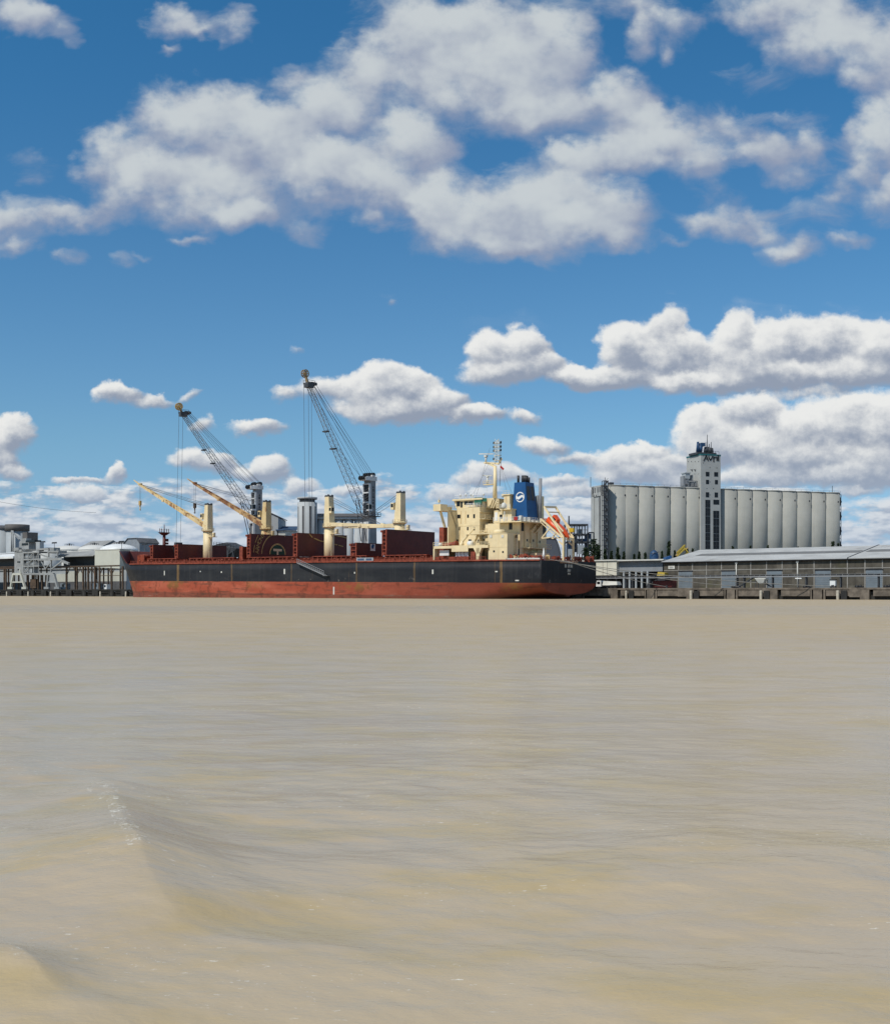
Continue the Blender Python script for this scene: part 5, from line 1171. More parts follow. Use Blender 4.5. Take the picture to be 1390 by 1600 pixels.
    for i in range(nb_+1):
        s_ = L*i/nb_; hw, hd_ = sec(s_); c_ = ft+u*s_
        cs = [c_+Vector((0, a_*hw, 0))+nrm*(b_*hd_) for a_, b_ in ((-1, -1), (1, -1), (1, 1), (-1, 1))]
        if pr:
            for k in range(4): ch.tube(pr[k], cs[k], .095, n=6, cap=False)
            for k in range(4):
                a_, b_ = (pr[k], cs[(k+1) % 4]) if i % 2 else (pr[(k+1) % 4], cs[k]); br.tube(a_, b_, .042, n=4, cap=False)
        for k in range(4): br.tube(cs[k], cs[(k+1) % 4], .04, n=4, cap=False)
        pr = cs
    bo = ch.build('boom', 'lattice', cr); br.build('lattice', 'lattice', bo)
    mb = MB()
    for f_ in (.55, .68): c_ = ft+u*(L*f_); hw, hd_ = sec(L*f_); mb.box((c_.x-.2, -hw-.2, c_.z-hd_-.9), (c_.x+1.0, hw+.2, c_.z-hd_-.5))
    c_ = tip; mb.box((c_.x-1.6, -1.0, c_.z-1.0), (c_.x+.9, 1.0, c_.z+.5)); mb.box((c_.x-2.8, -.7, c_.z+.2), (c_.x-1.0, .7, c_.z+.9)); mb.tube((c_.x-2.4, -1.2, c_.z+.3), (c_.x-2.4, 1.2, c_.z+.3), .5, n=8)
    for yy_ in (-1.1, 1.1): mb.bar((c_.x-2.0, yy_, c_.z+1.2), (c_.x+1.0, yy_, c_.z+1.2), .1); mb.bar((c_.x+.9, yy_, c_.z), (c_.x+.9, yy_, c_.z+1.2), .1); mb.bar((c_.x-2, yy_, c_.z), (c_.x-2, yy_, c_.z+1.2), .1)
    mb.build('boom_head', 'dark_steel', bo)
    wc = FR.y(wheel_px[0], wheel_px[1], 0); mb = MB(); R_ = 1.12
    mb.taper(tip, (wc.x, 0, wc.z), .9, .7, .5, .4)
    bw_ = mb.build('head_arm', 'wheel_buff', bo)
    mb = MB(); dirw = Vector((0, 1, 0))
    for yy_ in (-.45, .45):
        ring = [(wc.x+R_*math.cos(a_), yy_, wc.z+R_*math.sin(a_)) for a_ in np.linspace(0, 2*math.pi, 29)]
        for p_, q_ in zip(ring[:-1], ring[1:]): mb.bar(p_, q_, .26, .26, up=(0, 1, 0))
        for k in range(6): a_ = k*math.pi/3; mb.bar((wc.x, yy_, wc.z), (wc.x+R_*math.cos(a_), yy_, wc.z+R_*math.sin(a_)), .22)
    mb.tube((wc.x, -.6, wc.z), (wc.x, .6, wc.z), .45, n=10)
    mb.build('pulley_wheel', wheel_mat, bo)
    # cables
    mb = MB()
    for yy_ in (-.9, .9): hang(mb, (tip.x-.8, yy_, tip.z+.8), (3.0, yy_, zt-.2), .05, .15)
    for yy_ in (-.5, .5): hang(mb, (tip.x-1.6, yy_, tip.z+.5), (.9, yy_, zt+.9), .05, .15); hang(mb, (tip.x-2.3, yy_*1.4, tip.z+.7), (-1.2, yy_, zt+1.1), .06, .1)
    hang(mb, ft+u*(L*.5)+nrm*1.0, (3.0, 0, zt-1.0), .05, .1)
    for rp in rope_pxs:
        t_ = FR.y(rp[0], tip_px[1]+4, 0); e_ = FR.y(rp[1], py_rope, 0)
        mb.tube((t_.x, rp[2], t_.z), (e_.x, rp[2], e_.z), .055, n=5)
    mb.build('cable', 'cable', cr)
    mb = MB()                                                       # luffing rods from platform to boom
    for yy_ in (-1.2, 1.2): mb.bar((2.3, yy_, zc-9), ft+u*5.5+Vector((0, yy_*.6, 0))-nrm*.6, .18)
    mb.each('luffing_cylinder', 'dark_steel', cr)
    e_ = [FR.y(r_[1], py_rope, 0) for r_ in rope_pxs]; xm2 = sum(v_.x for v_ in e_)/len(e_)
    mb = MB(); zg = e_[0].z; mb.box((xm2-1.2, -.8, zg-1.2), (xm2+1.2, .8, zg+.3)); mb.hexa([(xm2-.3, -1.4, zg-4), (xm2+.3, -1.4, zg-4), (xm2+.3, 1.4, zg-4), (xm2-.3, 1.4, zg-4)], [(xm2-1.8, -1.4, zg-1.4), (xm2+1.8, -1.4, zg-1.4), (xm2+1.8, 1.4, zg-1.4), (xm2-1.8, 1.4, zg-1.4)])
    mb.build('grab', 'dark_steel', cr)
mobile_crane('grey harbour crane left of the other, its boom head lower, over the forward hold', 400, 9, 0, 758, (284.6, 646), (279.5, 635), (388, 802), ((280.5, 276, -.5), (285, 281, .5)), 849, 835, 'gold')
mobile_crane('grey harbour crane with the taller boom, standing between the third and fourth ship crane', 576, 9, 0, 744, (481, 600.5), (476.4, 583.5), (567, 803), ((476.5, 479, -.6), (481, 483, .2), (484, 485.5, .7)), 838, 845, 'wheel_buff')

# ------------------------------------------------------------------ grain silos on the right, with the headhouse tower
S0 = SILO
ZTOP = S0.y(957, 757.6, 0).z
silo = empty('grain_silo', 'long row of tall pale concrete grain silos with a lettered headhouse tower', 'grain silo', SILO.m)
def sx(px, y=0.0, py=850): return S0.y(px, py, y).x
tx0, tx1 = sx(1093.5), sx(1125.4, -.6)
tb0, tb1 = sx(1094.6, 1.7), sx(1126.5, 1.7)
pitchL = (tb0-sx(945.5, 1.7))/6; pitchR = (sx(1310.8, 1.7)-tb1)/8
x0_ = sx(945.5, 1.7)
def cell(x, h, i):                                                   # shallow bulging cells, grown into one another
    r = h*1.55; yc = r; zt = ZTOP+.004*(i % 3)
    mb = MB(); mb.lathe((x, yc, 0), [(r, 0), (r, zt-.35)], 56); mb.lathe((x, yc, zt-.35), [(r+.10, 0), (r+.10, .5), (r, .55)], 56)
    ob = mb.build('silo_cell', 'silo', silo)
    k = MB(); a_ = R(-68); k.tube((x+r*math.cos(a_)*.98, yc+r*math.sin(a_)*.98, ZTOP-4.2), (x+(r+.1)*math.cos(a_), yc+(r+.1)*math.sin(a_), ZTOP-4.2), .48, n=10)
    k.build('vent', 'silo_dark', ob)
for i in range(6): cell(x0_+pitchL*(i+.5)+(pitchL*.275+.4 if i == 0 else 0), pitchL/2, i)
for i in range(8): cell(tb1+pitchR*(i+.5), pitchR/2, i)
mb = MB(); mb.box((x0_+.9, pitchL*.55, 0), (tx0, 17, ZTOP-.6)); mb.box((tx1, pitchR*.62, 0), (tb1+8*pitchR-1, 17, ZTOP-.6)); mb.build('infill_wall', 'silo_dark', silo)
# end wall on the left: portal, the shade of its recess drawn as a dark strip
ew = x0_-1.4; yl = S0.x(923.5, 850, ew).y
zp = S0.x(935, 775, ew).z; zpt = S0.x(930, 759.5, ew).z
mb = MB(); f = lambda px: S0.x(px, 850, ew).y
for pa, pb, z0, z1 in ((923.5, 927.5, 0, zpt), (938, 942.2, 0, zpt), (923.5, 942.2, zp, zpt), (928.5, 935, 0, zp-1)):
    mb.box((ew+(0 if pa != 928.5 else .08), f(pa), z0), (ew+.42 if z0 == 0 else ew+.40, f(pb), z1-.002*pa/100))
mb.box((ew+.35, f(942), 0), (x0_+1, f(923.5), zpt-.4)); mb.build('end_wall', 'tower_conc', silo)
mb = MB(); mb.box((ew+.25, f(938.0), 0), (ew+.36, f(934.4), zp-.01)); 
for px in (926.2, 929.2, 933.6, 936.8): a = f(px); mb.box((ew-.05, a-.45, zpt-2.9), (ew+.02, a+.45, zpt-.7))
for px in (927.5, 931.3): a = f(px); mb.box((ew-.05, a-.4, zpt-4.6), (ew+.02, a+.4, zpt-3.8))
mb.each('dark_opening', 'silo_dark', silo)
# zigzag stair tower on the corner
def stairs(xc, yc, h, n, w):
    mb = MB()
    for dx in (-w, w):
        for dy in (-w, w): mb.bar((xc+dx, yc+dy, 0), (xc+dx, yc+dy, h), .22)
    for i in range(n):
        z0, z1 = h*i/n, h*(i+1)/n; s_ = 1 if i % 2 else -1
        mb.bar((xc-w*s_, yc-w, z0), (xc+w*s_, yc-w, z1), .9, .35); mb.box((xc-w, yc-w, z1-.1), (xc+w, yc+w, z1+.08)); mb.bar((xc-w*s_, yc-w, z0+1.1), (xc+w*s_, yc-w, z1+1.1), .12)
    return mb
xst = (sx(942.5, -1)+sx(948.5, -1))/2
stairs(xst, -.6, ZTOP+1.5, 22, .95).build('stair_tower', 'dark_steel', silo)
xr = tb1+8*pitchR
mb = stairs(xr+.9, 3.5, ZTOP-.5, 13, .8); mb.build('stair_tower', 'dark_steel', silo)
# tower
ZT = S0.y(1094, 711, -.6).z; dT = S0.x(1072.3, 800, tx0).y
mb = MB(); mb.box((tx0, -.6, 0), (tx1, dT, ZT)); tw = mb.build('headhouse', 'tower_conc', silo)
mb = MB(); mb.box((tx0-.12, -.72, ZT), (tx1+.12, dT+.12, ZT+.6)); mb.build('roof_edge', 'teal', tw)
def trect(mb, px0, px1, py0, py1, off=.05):
    a = S0.y(px0, py0, -.6); b = S0.y(px1, py1, -.6); mb.box((a.x, -.6-off, a.z), (b.x, -.5, b.z))
wins = []
zz7 = lambda X: 900+X/5.56
yy7 = lambda Y: 680+Y/5.56
for (X0, X1, Y0, Y1) in ((1124, 1155, 318, 358), (1197, 1231, 320, 360), (1126, 1152, 387, 425), (1204, 1229, 388, 427), (1124, 1153, 495, 540), (1201, 1230, 497, 541), (1190, 1241, 560, 603)):
    mb = MB(); trect(mb, zz7(X0), zz7(X1), yy7(Y0), yy7(Y1)); mb.build('window', 'glass_dark', tw)
for (X0, X1, Y0, Y1, n) in ((1120, 1163, 560, 990, 6), (1189, 1241, 655, 990, 5)):
    for k in range(n):
        mb = MB(); h_ = (Y1-Y0)/n; trect(mb, zz7(X0), zz7(X1), yy7(Y0+h_*k+1), yy7(Y0+h_*(k+1)-1)); w_ = mb.build('window', 'glass_dark', tw)
        mb = MB(); trect(mb, zz7((X0+X1)/2-1.5), zz7((X0+X1)/2+1.5), yy7(Y0+h_*k+1.5), yy7(Y0+h_*(k+1)-1.5), .09); trect(mb, zz7(X0), zz7(X1), yy7(Y0+h_*(k+.5)-1.5), yy7(Y0+h_*(k+.5)+1.5), .085); mb.build('window_bar', 'dark_steel', w_)
mb = MB()
for X, Y in ((1160, 280), (1220, 283), (1160, 405), (1160, 518), (1133, 463), (1191, 463), (1103, 240), (1104, 178)): trect(mb, zz7(X-3), zz7(X+3), yy7(Y-4), yy7(Y+4))
def tleft(mb, px0, px1, py0, py1):
    a = S0.x(px0, py0, tx0); b = S0.x(px1, py1, tx0); mb.box((tx0-.05, a.y, a.z), (tx0+.05, b.y, b.z))
for px in (1075, 1080, 1085.5, 1091): tleft(mb, px-.5, px+.5, 720.6, 721.9)
for px in (1085, 1091): tleft(mb, px-.4, px+.4, 740, 741)
for px in (1078, 1083):
    a, b, c_ = (S0.x(px, 733.3, tx0), S0.x(px+4, 733.3, tx0), S0.x(px+3.6, 737.3, tx0)); mb.prism([(tx0-.06, v_.y, v_.z) for v_ in (a, b, c_)], (.1, 0, 0))
mb.each('vent', 'silo_dark', tw)
# brushed lettering near the tower's top
def z5(X, Y): q = S0.y(1060+X/17.375, 680+Y/17.375, -.6); return (q.x, -.68, q.z)
mb = MB()
for stroke, w_ in (([(680, 690), (715, 620), (740, 545)], .75), ([(738, 540), (762, 600), (795, 688)], .85), ([(705, 645), (785, 640)], .4),
                   ([(810, 580), (830, 640), (855, 675)], .85), ([(855, 675), (885, 640), (915, 580)], .85),
                   ([(944, 590), (948, 715)], .75), ([(948, 645), (972, 603), (1006, 598)], .7), ([(1034, 600), (1034, 682)], .8), ([(1072, 545), (1074, 685)], 1.0)):
    for a, b in zip(stroke[:-1], stroke[1:]):
        a, b = Vector(z5(*a)), Vector(z5(*b)); dd = (b-a).normalized()*.2; mb.bar(a-dd, b+dd, .12, w_*.62, up=(0, 1, 0).__class__((0.0, 0.0, 1.0)) if abs((b-a).normalized().z) < .9 else (1, 0, 0))
mb.build('lettering', 'black', tw)
# plant on the tower roof and beside it
mb = MB(); rt = lambda px, py, y: S0.y(px, py, y)
a = rt(1085, 706, 3); mb.box((a.x, 1, ZT+.6), (rt(1115, 706, 3).x, 8, ZT+1.5)); mb.build('roof_plinth', 'dark_steel', tw)
mb = MB(); q = rt(1093, 700, 4); q2 = rt(1097, 700, 4); mb.tube((q.x, 4, ZT+2), ((q.x+.4), 4, rt(1093, 695, 4).z), 1.0, 1.0, 12); mb.tube((q2.x-1, 4, ZT+2), (q2.x-1, 4, rt(1095, 692.5, 4).z), .55, n=8); mb.tube((rt(1090, 700, 4).x, 4, ZT+2), (rt(1090, 700, 4).x, 4, rt(1090, 690.3, 4).z), .9, .5, 10); mb.box((q2.x-1, 3, ZT+4.5), (q2.x+.8, 5, ZT+6.0)); mb.build('dust_filter', 'machine_blue', tw)
mb = MB()
for px, r_, pt in ((1102, .9, 698.5), (1105, .8, 698.2), (1108.5, 1.0, 699.5), (1111.5, .9, 700)): q = rt(px, pt, 4); mb.tube((q.x, 4, ZT+2), (q.x, 4, q.z), r_, r_*.7, 10)
for px, pt in ((1102.4, 690.8), (1107.7, 693.5), (1110.6, 690.5), (1104.6, 679)): q = rt(px, pt, 5); mb.tube((q.x, 5, ZT+2), (q.x, 5, q.z), .22, .12, 6)
mb.rail([(tx0+.5, 0, ZT+.9), (tx1-.5, 0, ZT+.9)], 1.1, 1.5, .1, 1); mb.build('roof_duct', 'dark_steel', tw)
mb = MB(); q0 = rt(1066, 761, 3); q1 = rt(1094, 761, 3); zp_ = ZTOP+.2
mb.box((q0.x, 1.5, zp_), (tx0-.1, 7, zp_+.4)); mb.box((q0.x+1.5, 2, rt(1072, 752, 2).z), (tx0-.1, 2.2, rt(1072, 750.5, 2).z)); mb.rail([(q0.x, 1.6, zp_+.4), (tx0, 1.6, zp_+.4)], 1.2, 1.4, .12, 2)
for px, pt, pb, w_ in ((1067, 744, 760, .9), (1071, 749, 757, 2.2), (1080, 753, 760, 1.2), (1086, 754, 760, 1.6), (1080, 742, 752, .6), (1074, 757, 761, .5), (1090, 752, 760, .4)):
    a, b = rt(px, pt, 3), rt(px, pb, 3); mb.box((a.x-w_/2, 2.2, b.z), (a.x+w_/2, 4.8, a.z))
mb.build('conveyor_drive', 'crane_grey', silo)
mb = MB(); a, b = rt(1070, 739.5, 2.2), rt(1077, 748, 2.2); mb.box((a.x, 1.9, b.z), (b.x, 5, a.z)); mb.box((a.x-.3, 1.6, a.z), (b.x+.3, 5.3, a.z+.4)); mb.build('cabin', 'tank_grey', silo)
mb = MB(); mb.rail([(x0_+.5, 1.0, ZTOP), (tx0-8, 1.0, ZTOP)], .9, 3.0, .06, 1); mb.rail([(tx1+.5, 1.0, ZTOP), (xr, 1.0, ZTOP)], .9, 3.0, .06, 1)
for px in (922.5, 945, 1300): q = S0.y(px, 752, 4); mb.tube((q.x, 4, ZTOP-1), (q.x, 4, ZTOP+3.5), .12, n=6)
q = S0.y(954, 756, 3); mb.box((q.x-.9, 2, ZTOP), (q.x+.9, 4, ZTOP+1.3)); mb.build('roof_rail', 'dark_steel', silo)

# ------------------------------------------------------------------ poplars in front of the silos
def leaf_mat():
    m_ = bpy.data.materials.new('poplar_leaves'); m_.use_nodes = True; t = NT(m_.node_tree); b = t.n['Principled BSDF']
    g_ = t.new('ShaderNodeNewGeometry'); c = t.mix(g_.outputs['Random Per Island'], C4((0.010, 0.020, 0.008)), C4((0.032, 0.050, 0.020)))
    t.put(b.inputs['Base Color'], c); b.inputs['Roughness'].default_value = 0.7; b.inputs['Specular IOR Level'].default_value = 0.2; M['leaf'] = m_
leaf_mat()
def poplar(px, py_top, w_px, label, group, Y=430, base=GZ, broad=False):
    top_ = P(px, py_top, Y); x, y = top_.x, Y; h = top_.z-base; w = w_px/FP*Y/2
    tr = empty('broadleaf_tree' if broad else 'poplar_tree', label, 'tree', Matrix.Translation((x, y, base)), group)
    mb = MB(); mb.tube((0, 0, 0), (.1, 0, h*.5), .28, .16, 7); mb.tube((.1, 0, h*.5), (0, .1, h*.92), .16, .05, 6)
    for k in range(5): a_ = rng.uniform(0, 6.28); z_ = h*rng.uniform(.2, .7); mb.tube((0, 0, z_), (math.cos(a_)*w*.6, math.sin(a_)*w*.6, z_+h*.15), .09, .03, 5)
    mb.build('trunk', 'bark', tr)
    mb = MB(); r2 = random.Random(int(px*7)); cl = []
    for k in range(44):
        f_ = (k+r2.random())/44; prof = (math.sin(math.pi*min(1, (f_*.80+.18)))**.8) if not broad else math.sin(math.pi*(f_*.8+.15))**.6
        a_ = r2.uniform(0, 6.28); rr = w*prof*r2.uniform(.15, .8); cl.append((math.cos(a_)*rr, math.sin(a_)*rr, h*(.10+.88*f_)))
    for (cx_, cy_, cz_) in cl:
        n_ = 34
        for k in range(n_):
            s_ = w*(.34 if broad else .17); p_ = Vector((cx_+r2.gauss(0, s_), cy_+r2.gauss(0, s_), cz_+r2.gauss(0, s_*1.7)))
            p_.z = min(h, max(h*.04, p_.z))
            a_ = Vector((r2.gauss(0, 1), r2.gauss(0, 1), r2.gauss(0, 1))).normalized(); b_ = a_.orthogonal().normalized(); c_ = a_.cross(b_); l_ = r2.uniform(.16, .36)
            mb.add([p_-b_*l_-c_*l_*.6, p_+b_*l_-c_*l_*.6, p_+b_*l_*.7+c_*l_*.7, p_-b_*l_*.7+c_*l_*.7], [(0, 1, 2, 3)])
    mb.build('crown', 'leaf', tr)
PG = 'trees at the foot of the silos'
for px, pt, w, lab in ((945, 858, 8, 'slim dark poplar at the foot of the left stair tower'), (955, 861, 7, 'small pointed poplar just right of the left stair tower'), (964.8, 855, 9, 'ragged poplar in front of the gap after the first silo'),
                       (974.6, 862, 7, 'short slim poplar in front of the second silo'), (990.5, 866, 7, 'smallest slim poplar in front of the second silo, close to the gap'), (998.5, 862.5, 7, 'slim poplar at the gap before the third silo'),
                       (1007.8, 863.5, 7, 'slim poplar left of the blue hopper'), (1034, 861, 5, 'thin poplar right of the blue hopper'), (1044.8, 845.5, 11, 'tallest dark poplar in front of the silo row'), (1054, 859.5, 5, 'thin poplar between the tallest poplar and the yellow conveyor'),
                       (1073.5, 856, 6, 'poplar right behind the yellow conveyor'), (1082, 857.5, 7, 'short round poplar left of the tower foot')):
    poplar(px, pt, w, lab, PG)
for px, pt, w, lab in ((1144.5, 853, 7, 'low tree top over the warehouse roof just right of the tower'), (1172, 852.5, 6, 'low tree top over the roof, before the third silo right of the tower'), (1199, 851, 7, 'low tree top over the roof, before the fourth silo right of the tower'), (1246, 854, 4, 'tiny tree top over the roof, left of the three last silos'),
                       (1301, 846, 10, 'widest tree top over the roof, at the foot of the last silo'), (1309, 848, 5, 'narrow tree top at the right end of the silo row')):
    poplar(px, pt, w, lab, PG, 455)
poplar(927.5, 843, 15, 'broad dark tree standing left of the silo portal', PG, 420, GZ, True)
poplar(934, 852, 10, 'dark tree in front of the silo portal recess', PG, 425, GZ, True)
poplar(915, 856, 10, 'dark shrubby tree at the foot of the steel plant', PG, 415, GZ, True)

# ------------------------------------------------------------------ long warehouse on the right
QF = QUAY
def qx(px, n, py=900): return QF.y(px, py, n).x
NW = 15.0
wx0 = qx(1037, NW); ze = QF.y(1037, 877.3, NW).z; rid = QF.x(1095, 859.3, wx0); NR, ZR = rid.y, rid.z
wx1 = qx(1390, NW)+75
wh_ = empty('warehouse', 'long grey brown concrete warehouse with pale metal roof and blue grey doors', 'warehouse', QF.at((wx0, NW, 0)))
L = wx1-wx0; DR = NR-NW
mb = MB(); mb.box((0, 0, GZ), (L, DR*2, ze-.25)); mb.prism([(0, 0, ze-.25), (0, DR, ZR-.35), (0, DR*2, ze-.25)], (L, 0, 0)); mb.build('wall', 'wall_conc', wh_)
def roof(mb, xa, xb, over, lift=0.0, y0=-.5):
    s_ = (ZR-ze)/DR
    for sg in (1, -1):
        ya, yb = (y0, DR) if sg > 0 else (2*DR+.5, DR)
        za, zb = ze+s_*y0+lift, ZR+lift
        mb.hexa([(xa, min(ya, yb), (za if ya < yb else zb)-.22), (xb, min(ya, yb), (za if ya < yb else zb)-.22), (xb, max(ya, yb), (zb if ya < yb else za)-.22), (xa, max(ya, yb), (zb if ya < yb else za)-.22)],
                [(xa, min(ya, yb), (za if ya < yb else zb)), (xb, min(ya, yb), (za if ya < yb else zb)), (xb, max(ya, yb), (zb if ya < yb else za)), (xa, max(ya, yb), (zb if ya < yb else za))])
xsplit = qx(1325, NW, 873)-wx0
mb = MB(); roof(mb, -.6, xsplit-.15, 0)
rf = mb.build('roof', 'roof_pale', wh_)
mb = MB(); roof(mb, xsplit+.15, L, 0, .12); mb.build('roof', 'roof_pale', wh_)
mb = MB(); roof(mb, xsplit-.15, xsplit+.15, 0, .22); mb.build('roof_verge', 'dark_steel', wh_)
s_ = (ZR-ze)/DR; n0, n1 = DR*.42, DR*.60
x_a = qx(1090, NW+DR*.5, 868)-wx0; 
for xa_, xb_, up in ((x_a, xsplit+s_*0+(n0/DR)*0-1.0, 0), (xsplit+1.0, xsplit+24, .12)):
    mb = MB(); mb.hexa([(xa_, n0, ze+s_*n0+.02+up), (xb_, n0, ze+s_*n0+.02+up), (xb_, n1, ze+s_*n1+.02+up), (xa_, n1, ze+s_*n1+.02+up)], [(xa_, n0, ze+s_*n0+.06+up), (xb_, n0, ze+s_*n0+.06+up), (xb_, n1, ze+s_*n1+.06+up), (xa_, n1, ze+s_*n1+.06+up)]); mb.build('roof_light', 'roof_strip', rf)
mb = MB(); mb.tube((-.6, -.62, ze-.35), (L, -.62, ze-.35), .16, n=8); mb.box((-.6, -.46, ze-.5), (L, -.34, ze-.18)); mb.build('gutter', 'black', wh_)
z8 = lambda X: 1130+X/5.346
pil = [1060, 1081.6, 1103.5, 1127] + [z8(X) for X in (100, 228, 360, 490, 622, 757, 895, 1035, 1182, 1328)]+[1403, 1430]
mb = MB()
for px in pil: x_ = qx(px, NW, 895)-wx0; mb.box((x_-.14, -.10, GZ), (x_+.14, 0.05, ze-.5))
zb_ = QF.y(1200, 889.5, NW).z; mb.box((0, -.08, zb_-.12), (L, .03, zb_+.10)); mb.build('wall_ribs', 'wall_trim', wh_)
for i, (pa, pb, pt) in enumerate(((1060.5, 1081.5, 893.5), (1127.5, 1149, 893), (1198, 1221.5, 892.5), (1273.5, 1297.5, 892), (1352.5, 1378.5, 891), (1436, 1462, 890))):
    xa_, xb_ = qx(pa, NW)-wx0, qx(pb, NW)-wx0; zt_ = QF.y((pa+pb)/2, pt, NW).z
    mb = MB(); mb.box((xa_, -.16, GZ), (xb_, -.02, zt_)); 
    n_ = int((zt_-GZ)/.45)
    for k in range(n_): mb.box((xa_, -.19, GZ+k*.45+.05), (xb_, -.15, GZ+k*.45+.2))
    d_ = mb.build('door', 'door_blue', wh_); k = MB(); k.box((xa_-.15, -.2, zt_), (xb_+.15, -.02, zt_+.35)); k.build('lintel', 'black', d_)
mb = MB()
for px in (1150.5, 1245.8): a = QF.y(px, 880, NW); mb.tube((a.x-wx0, -.2, GZ+.2), (a.x-wx0, -.2, ze-.5), .14, n=8); mb.box((a.x-wx0-.3, -.35, ze-1.0), (a.x-wx0+.3, -.05, ze-.5))
mb.each('downpipe', 'off_white', wh_)
mb = MB(); a = QF.y(1044, 884.3, NW); b = QF.y(1054, 889, NW); mb.box((a.x-wx0, -.14, b.z), (b.x-wx0, -.02, a.z)); sg_ = mb.build('name_board', 'off_white', wh_)
mb = MB()
for k in range(5): f_ = .2+.12*k; mb.box((a.x-wx0+(b.x-a.x)*f_, -.17, (a.z+b.z)/2-.22), (a.x-wx0+(b.x-a.x)*(f_+.07), -.14, (a.z+b.z)/2+.22))
mb.build('board_marks', 'roof_dull', sg_)

# pale shed between the stern and the warehouse
NS = 17.0; sa, sb, sc_ = qx(925, NS), qx(963, NS), qx(1037, NS+2); zs = QF.y(945, 876.5, NS).z
sh = empty('shed', 'low cream shed with blue grey bay, behind the stern', 'shed', QF.at((sa, NS, 0)))
zlow = QF.y(945, 899, NS).z
mb = MB(); mb.box((-6, 0, zlow), (sb-sa, 14, zs)); mb.build('wall', 'warm_white', sh)
mb = MB(); mb.box((sb-sa+.05, 1.2, QF.y(1000, 893, NS).z), (sc_-sa, 13, zs-.2)); mb.build('bay_wall', 'shed_grey', sh)
mb = MB(); mb.box((-6.3, -.4, zs), (sb-sa+.2, 14.4, zs+.35)); mb.box((sb-sa+.25, -.3, zs-.15), (sc_-sa+1, 14.4, zs+.22)); mb.build('roof', 'off_white', sh)
mb = MB()
for px in (975, 984, 994, 1003, 1012): x_ = qx(px, NS+1)-sa; mb.box((x_-.25, .6, GZ), (x_+.25, 1.1, QF.y(1000, 893, NS).z))
pass; mb.each('post', 'tank_grey', sh)
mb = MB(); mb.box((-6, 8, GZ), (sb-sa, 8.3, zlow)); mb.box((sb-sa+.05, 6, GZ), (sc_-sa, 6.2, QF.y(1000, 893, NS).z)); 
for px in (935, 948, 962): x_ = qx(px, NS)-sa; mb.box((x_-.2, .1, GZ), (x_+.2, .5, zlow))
mb.build('dark_base', 'black', sh)  # black back walls paint in the shade of the interior
mb = MB(); x_ = qx(948.5, NS)-sa; mb.box((x_-.06, -.05, zlow), (x_+.06, .0, zs)); x_ = qx(941.5, NS)-sa; mb.box((x_-.06, -.05, zlow), (x_+.06, .0, zs)); mb.build('cladding_joint', 'wall_trim', sh)

# pipe gantry along the quay
NG = 7.0; ga, gb = qx(931.5, NG), qx(1390, NG)+70; zg1 = QF.y(1100, 899.3, NG).z; zg0 = QF.y(1100, 902.0, NG).z
gt = empty('conveyor_gantry', 'long dark conveyor gantry on posts running in front of the warehouse', 'conveyor', QF.at((ga, NG, 0)))
mb = MB(); Lg = gb-ga; mb.box((0, 0, zg0+.25), (Lg, 1.2, zg1)); mb.build('belt_housing', 'black', gt)
mb = MB(); mb.box((0, -.15, zg0-.15), (Lg, -.02, zg0+.12)); mb.box((0, -.1, zg1), (Lg, -.03, zg1+.06))
for i in range(int(Lg/1.5)): mb.box((i*1.5, -.12, zg0+.1), (i*1.5+.07, -.04, zg1))
mb.build('walkway', 'crane_grey', gt)
for px in (977, 987, 1014, 1150, 1161, 1205.5, 1258, 1312, 1371, 1440):
    x_ = qx(px, NG)-ga; mb = MB(); mb.box((x_-.13, .1, GZ), (x_+.13, .4, zg0+.25)); mb.box((x_-.13, .8, GZ), (x_+.13, 1.1, zg0+.25)); mb.build('post', 'dark_steel', gt)
mb = MB(); xa_, xm_2, xb_ = qx(1153, NG)-ga, qx(1177, NG)-ga, qx(1203, NG)-ga
for y_ in (.1, .9): mb.bar((xa_, y_, GZ+.3), (xm_2, y_, zg0), .18); mb.bar((xm_2, y_, zg0), (xb_, y_, GZ+.3), .18); mb.bar((xa_+2, y_, GZ+1.6), (xb_-2, y_, GZ+1.6), .12)
for k in range(6): mb.box((qx(1151, NG)-ga-.5, .0, GZ+k*.55), (qx(1158, NG)-ga, .15, GZ+k*.55+.12))
mb.build('brace', 'dark_steel', gt)
def qthing(name, label, cat, x, n, group=None): return empty(name, label, cat, QF.at((x, n, GZ)), group)
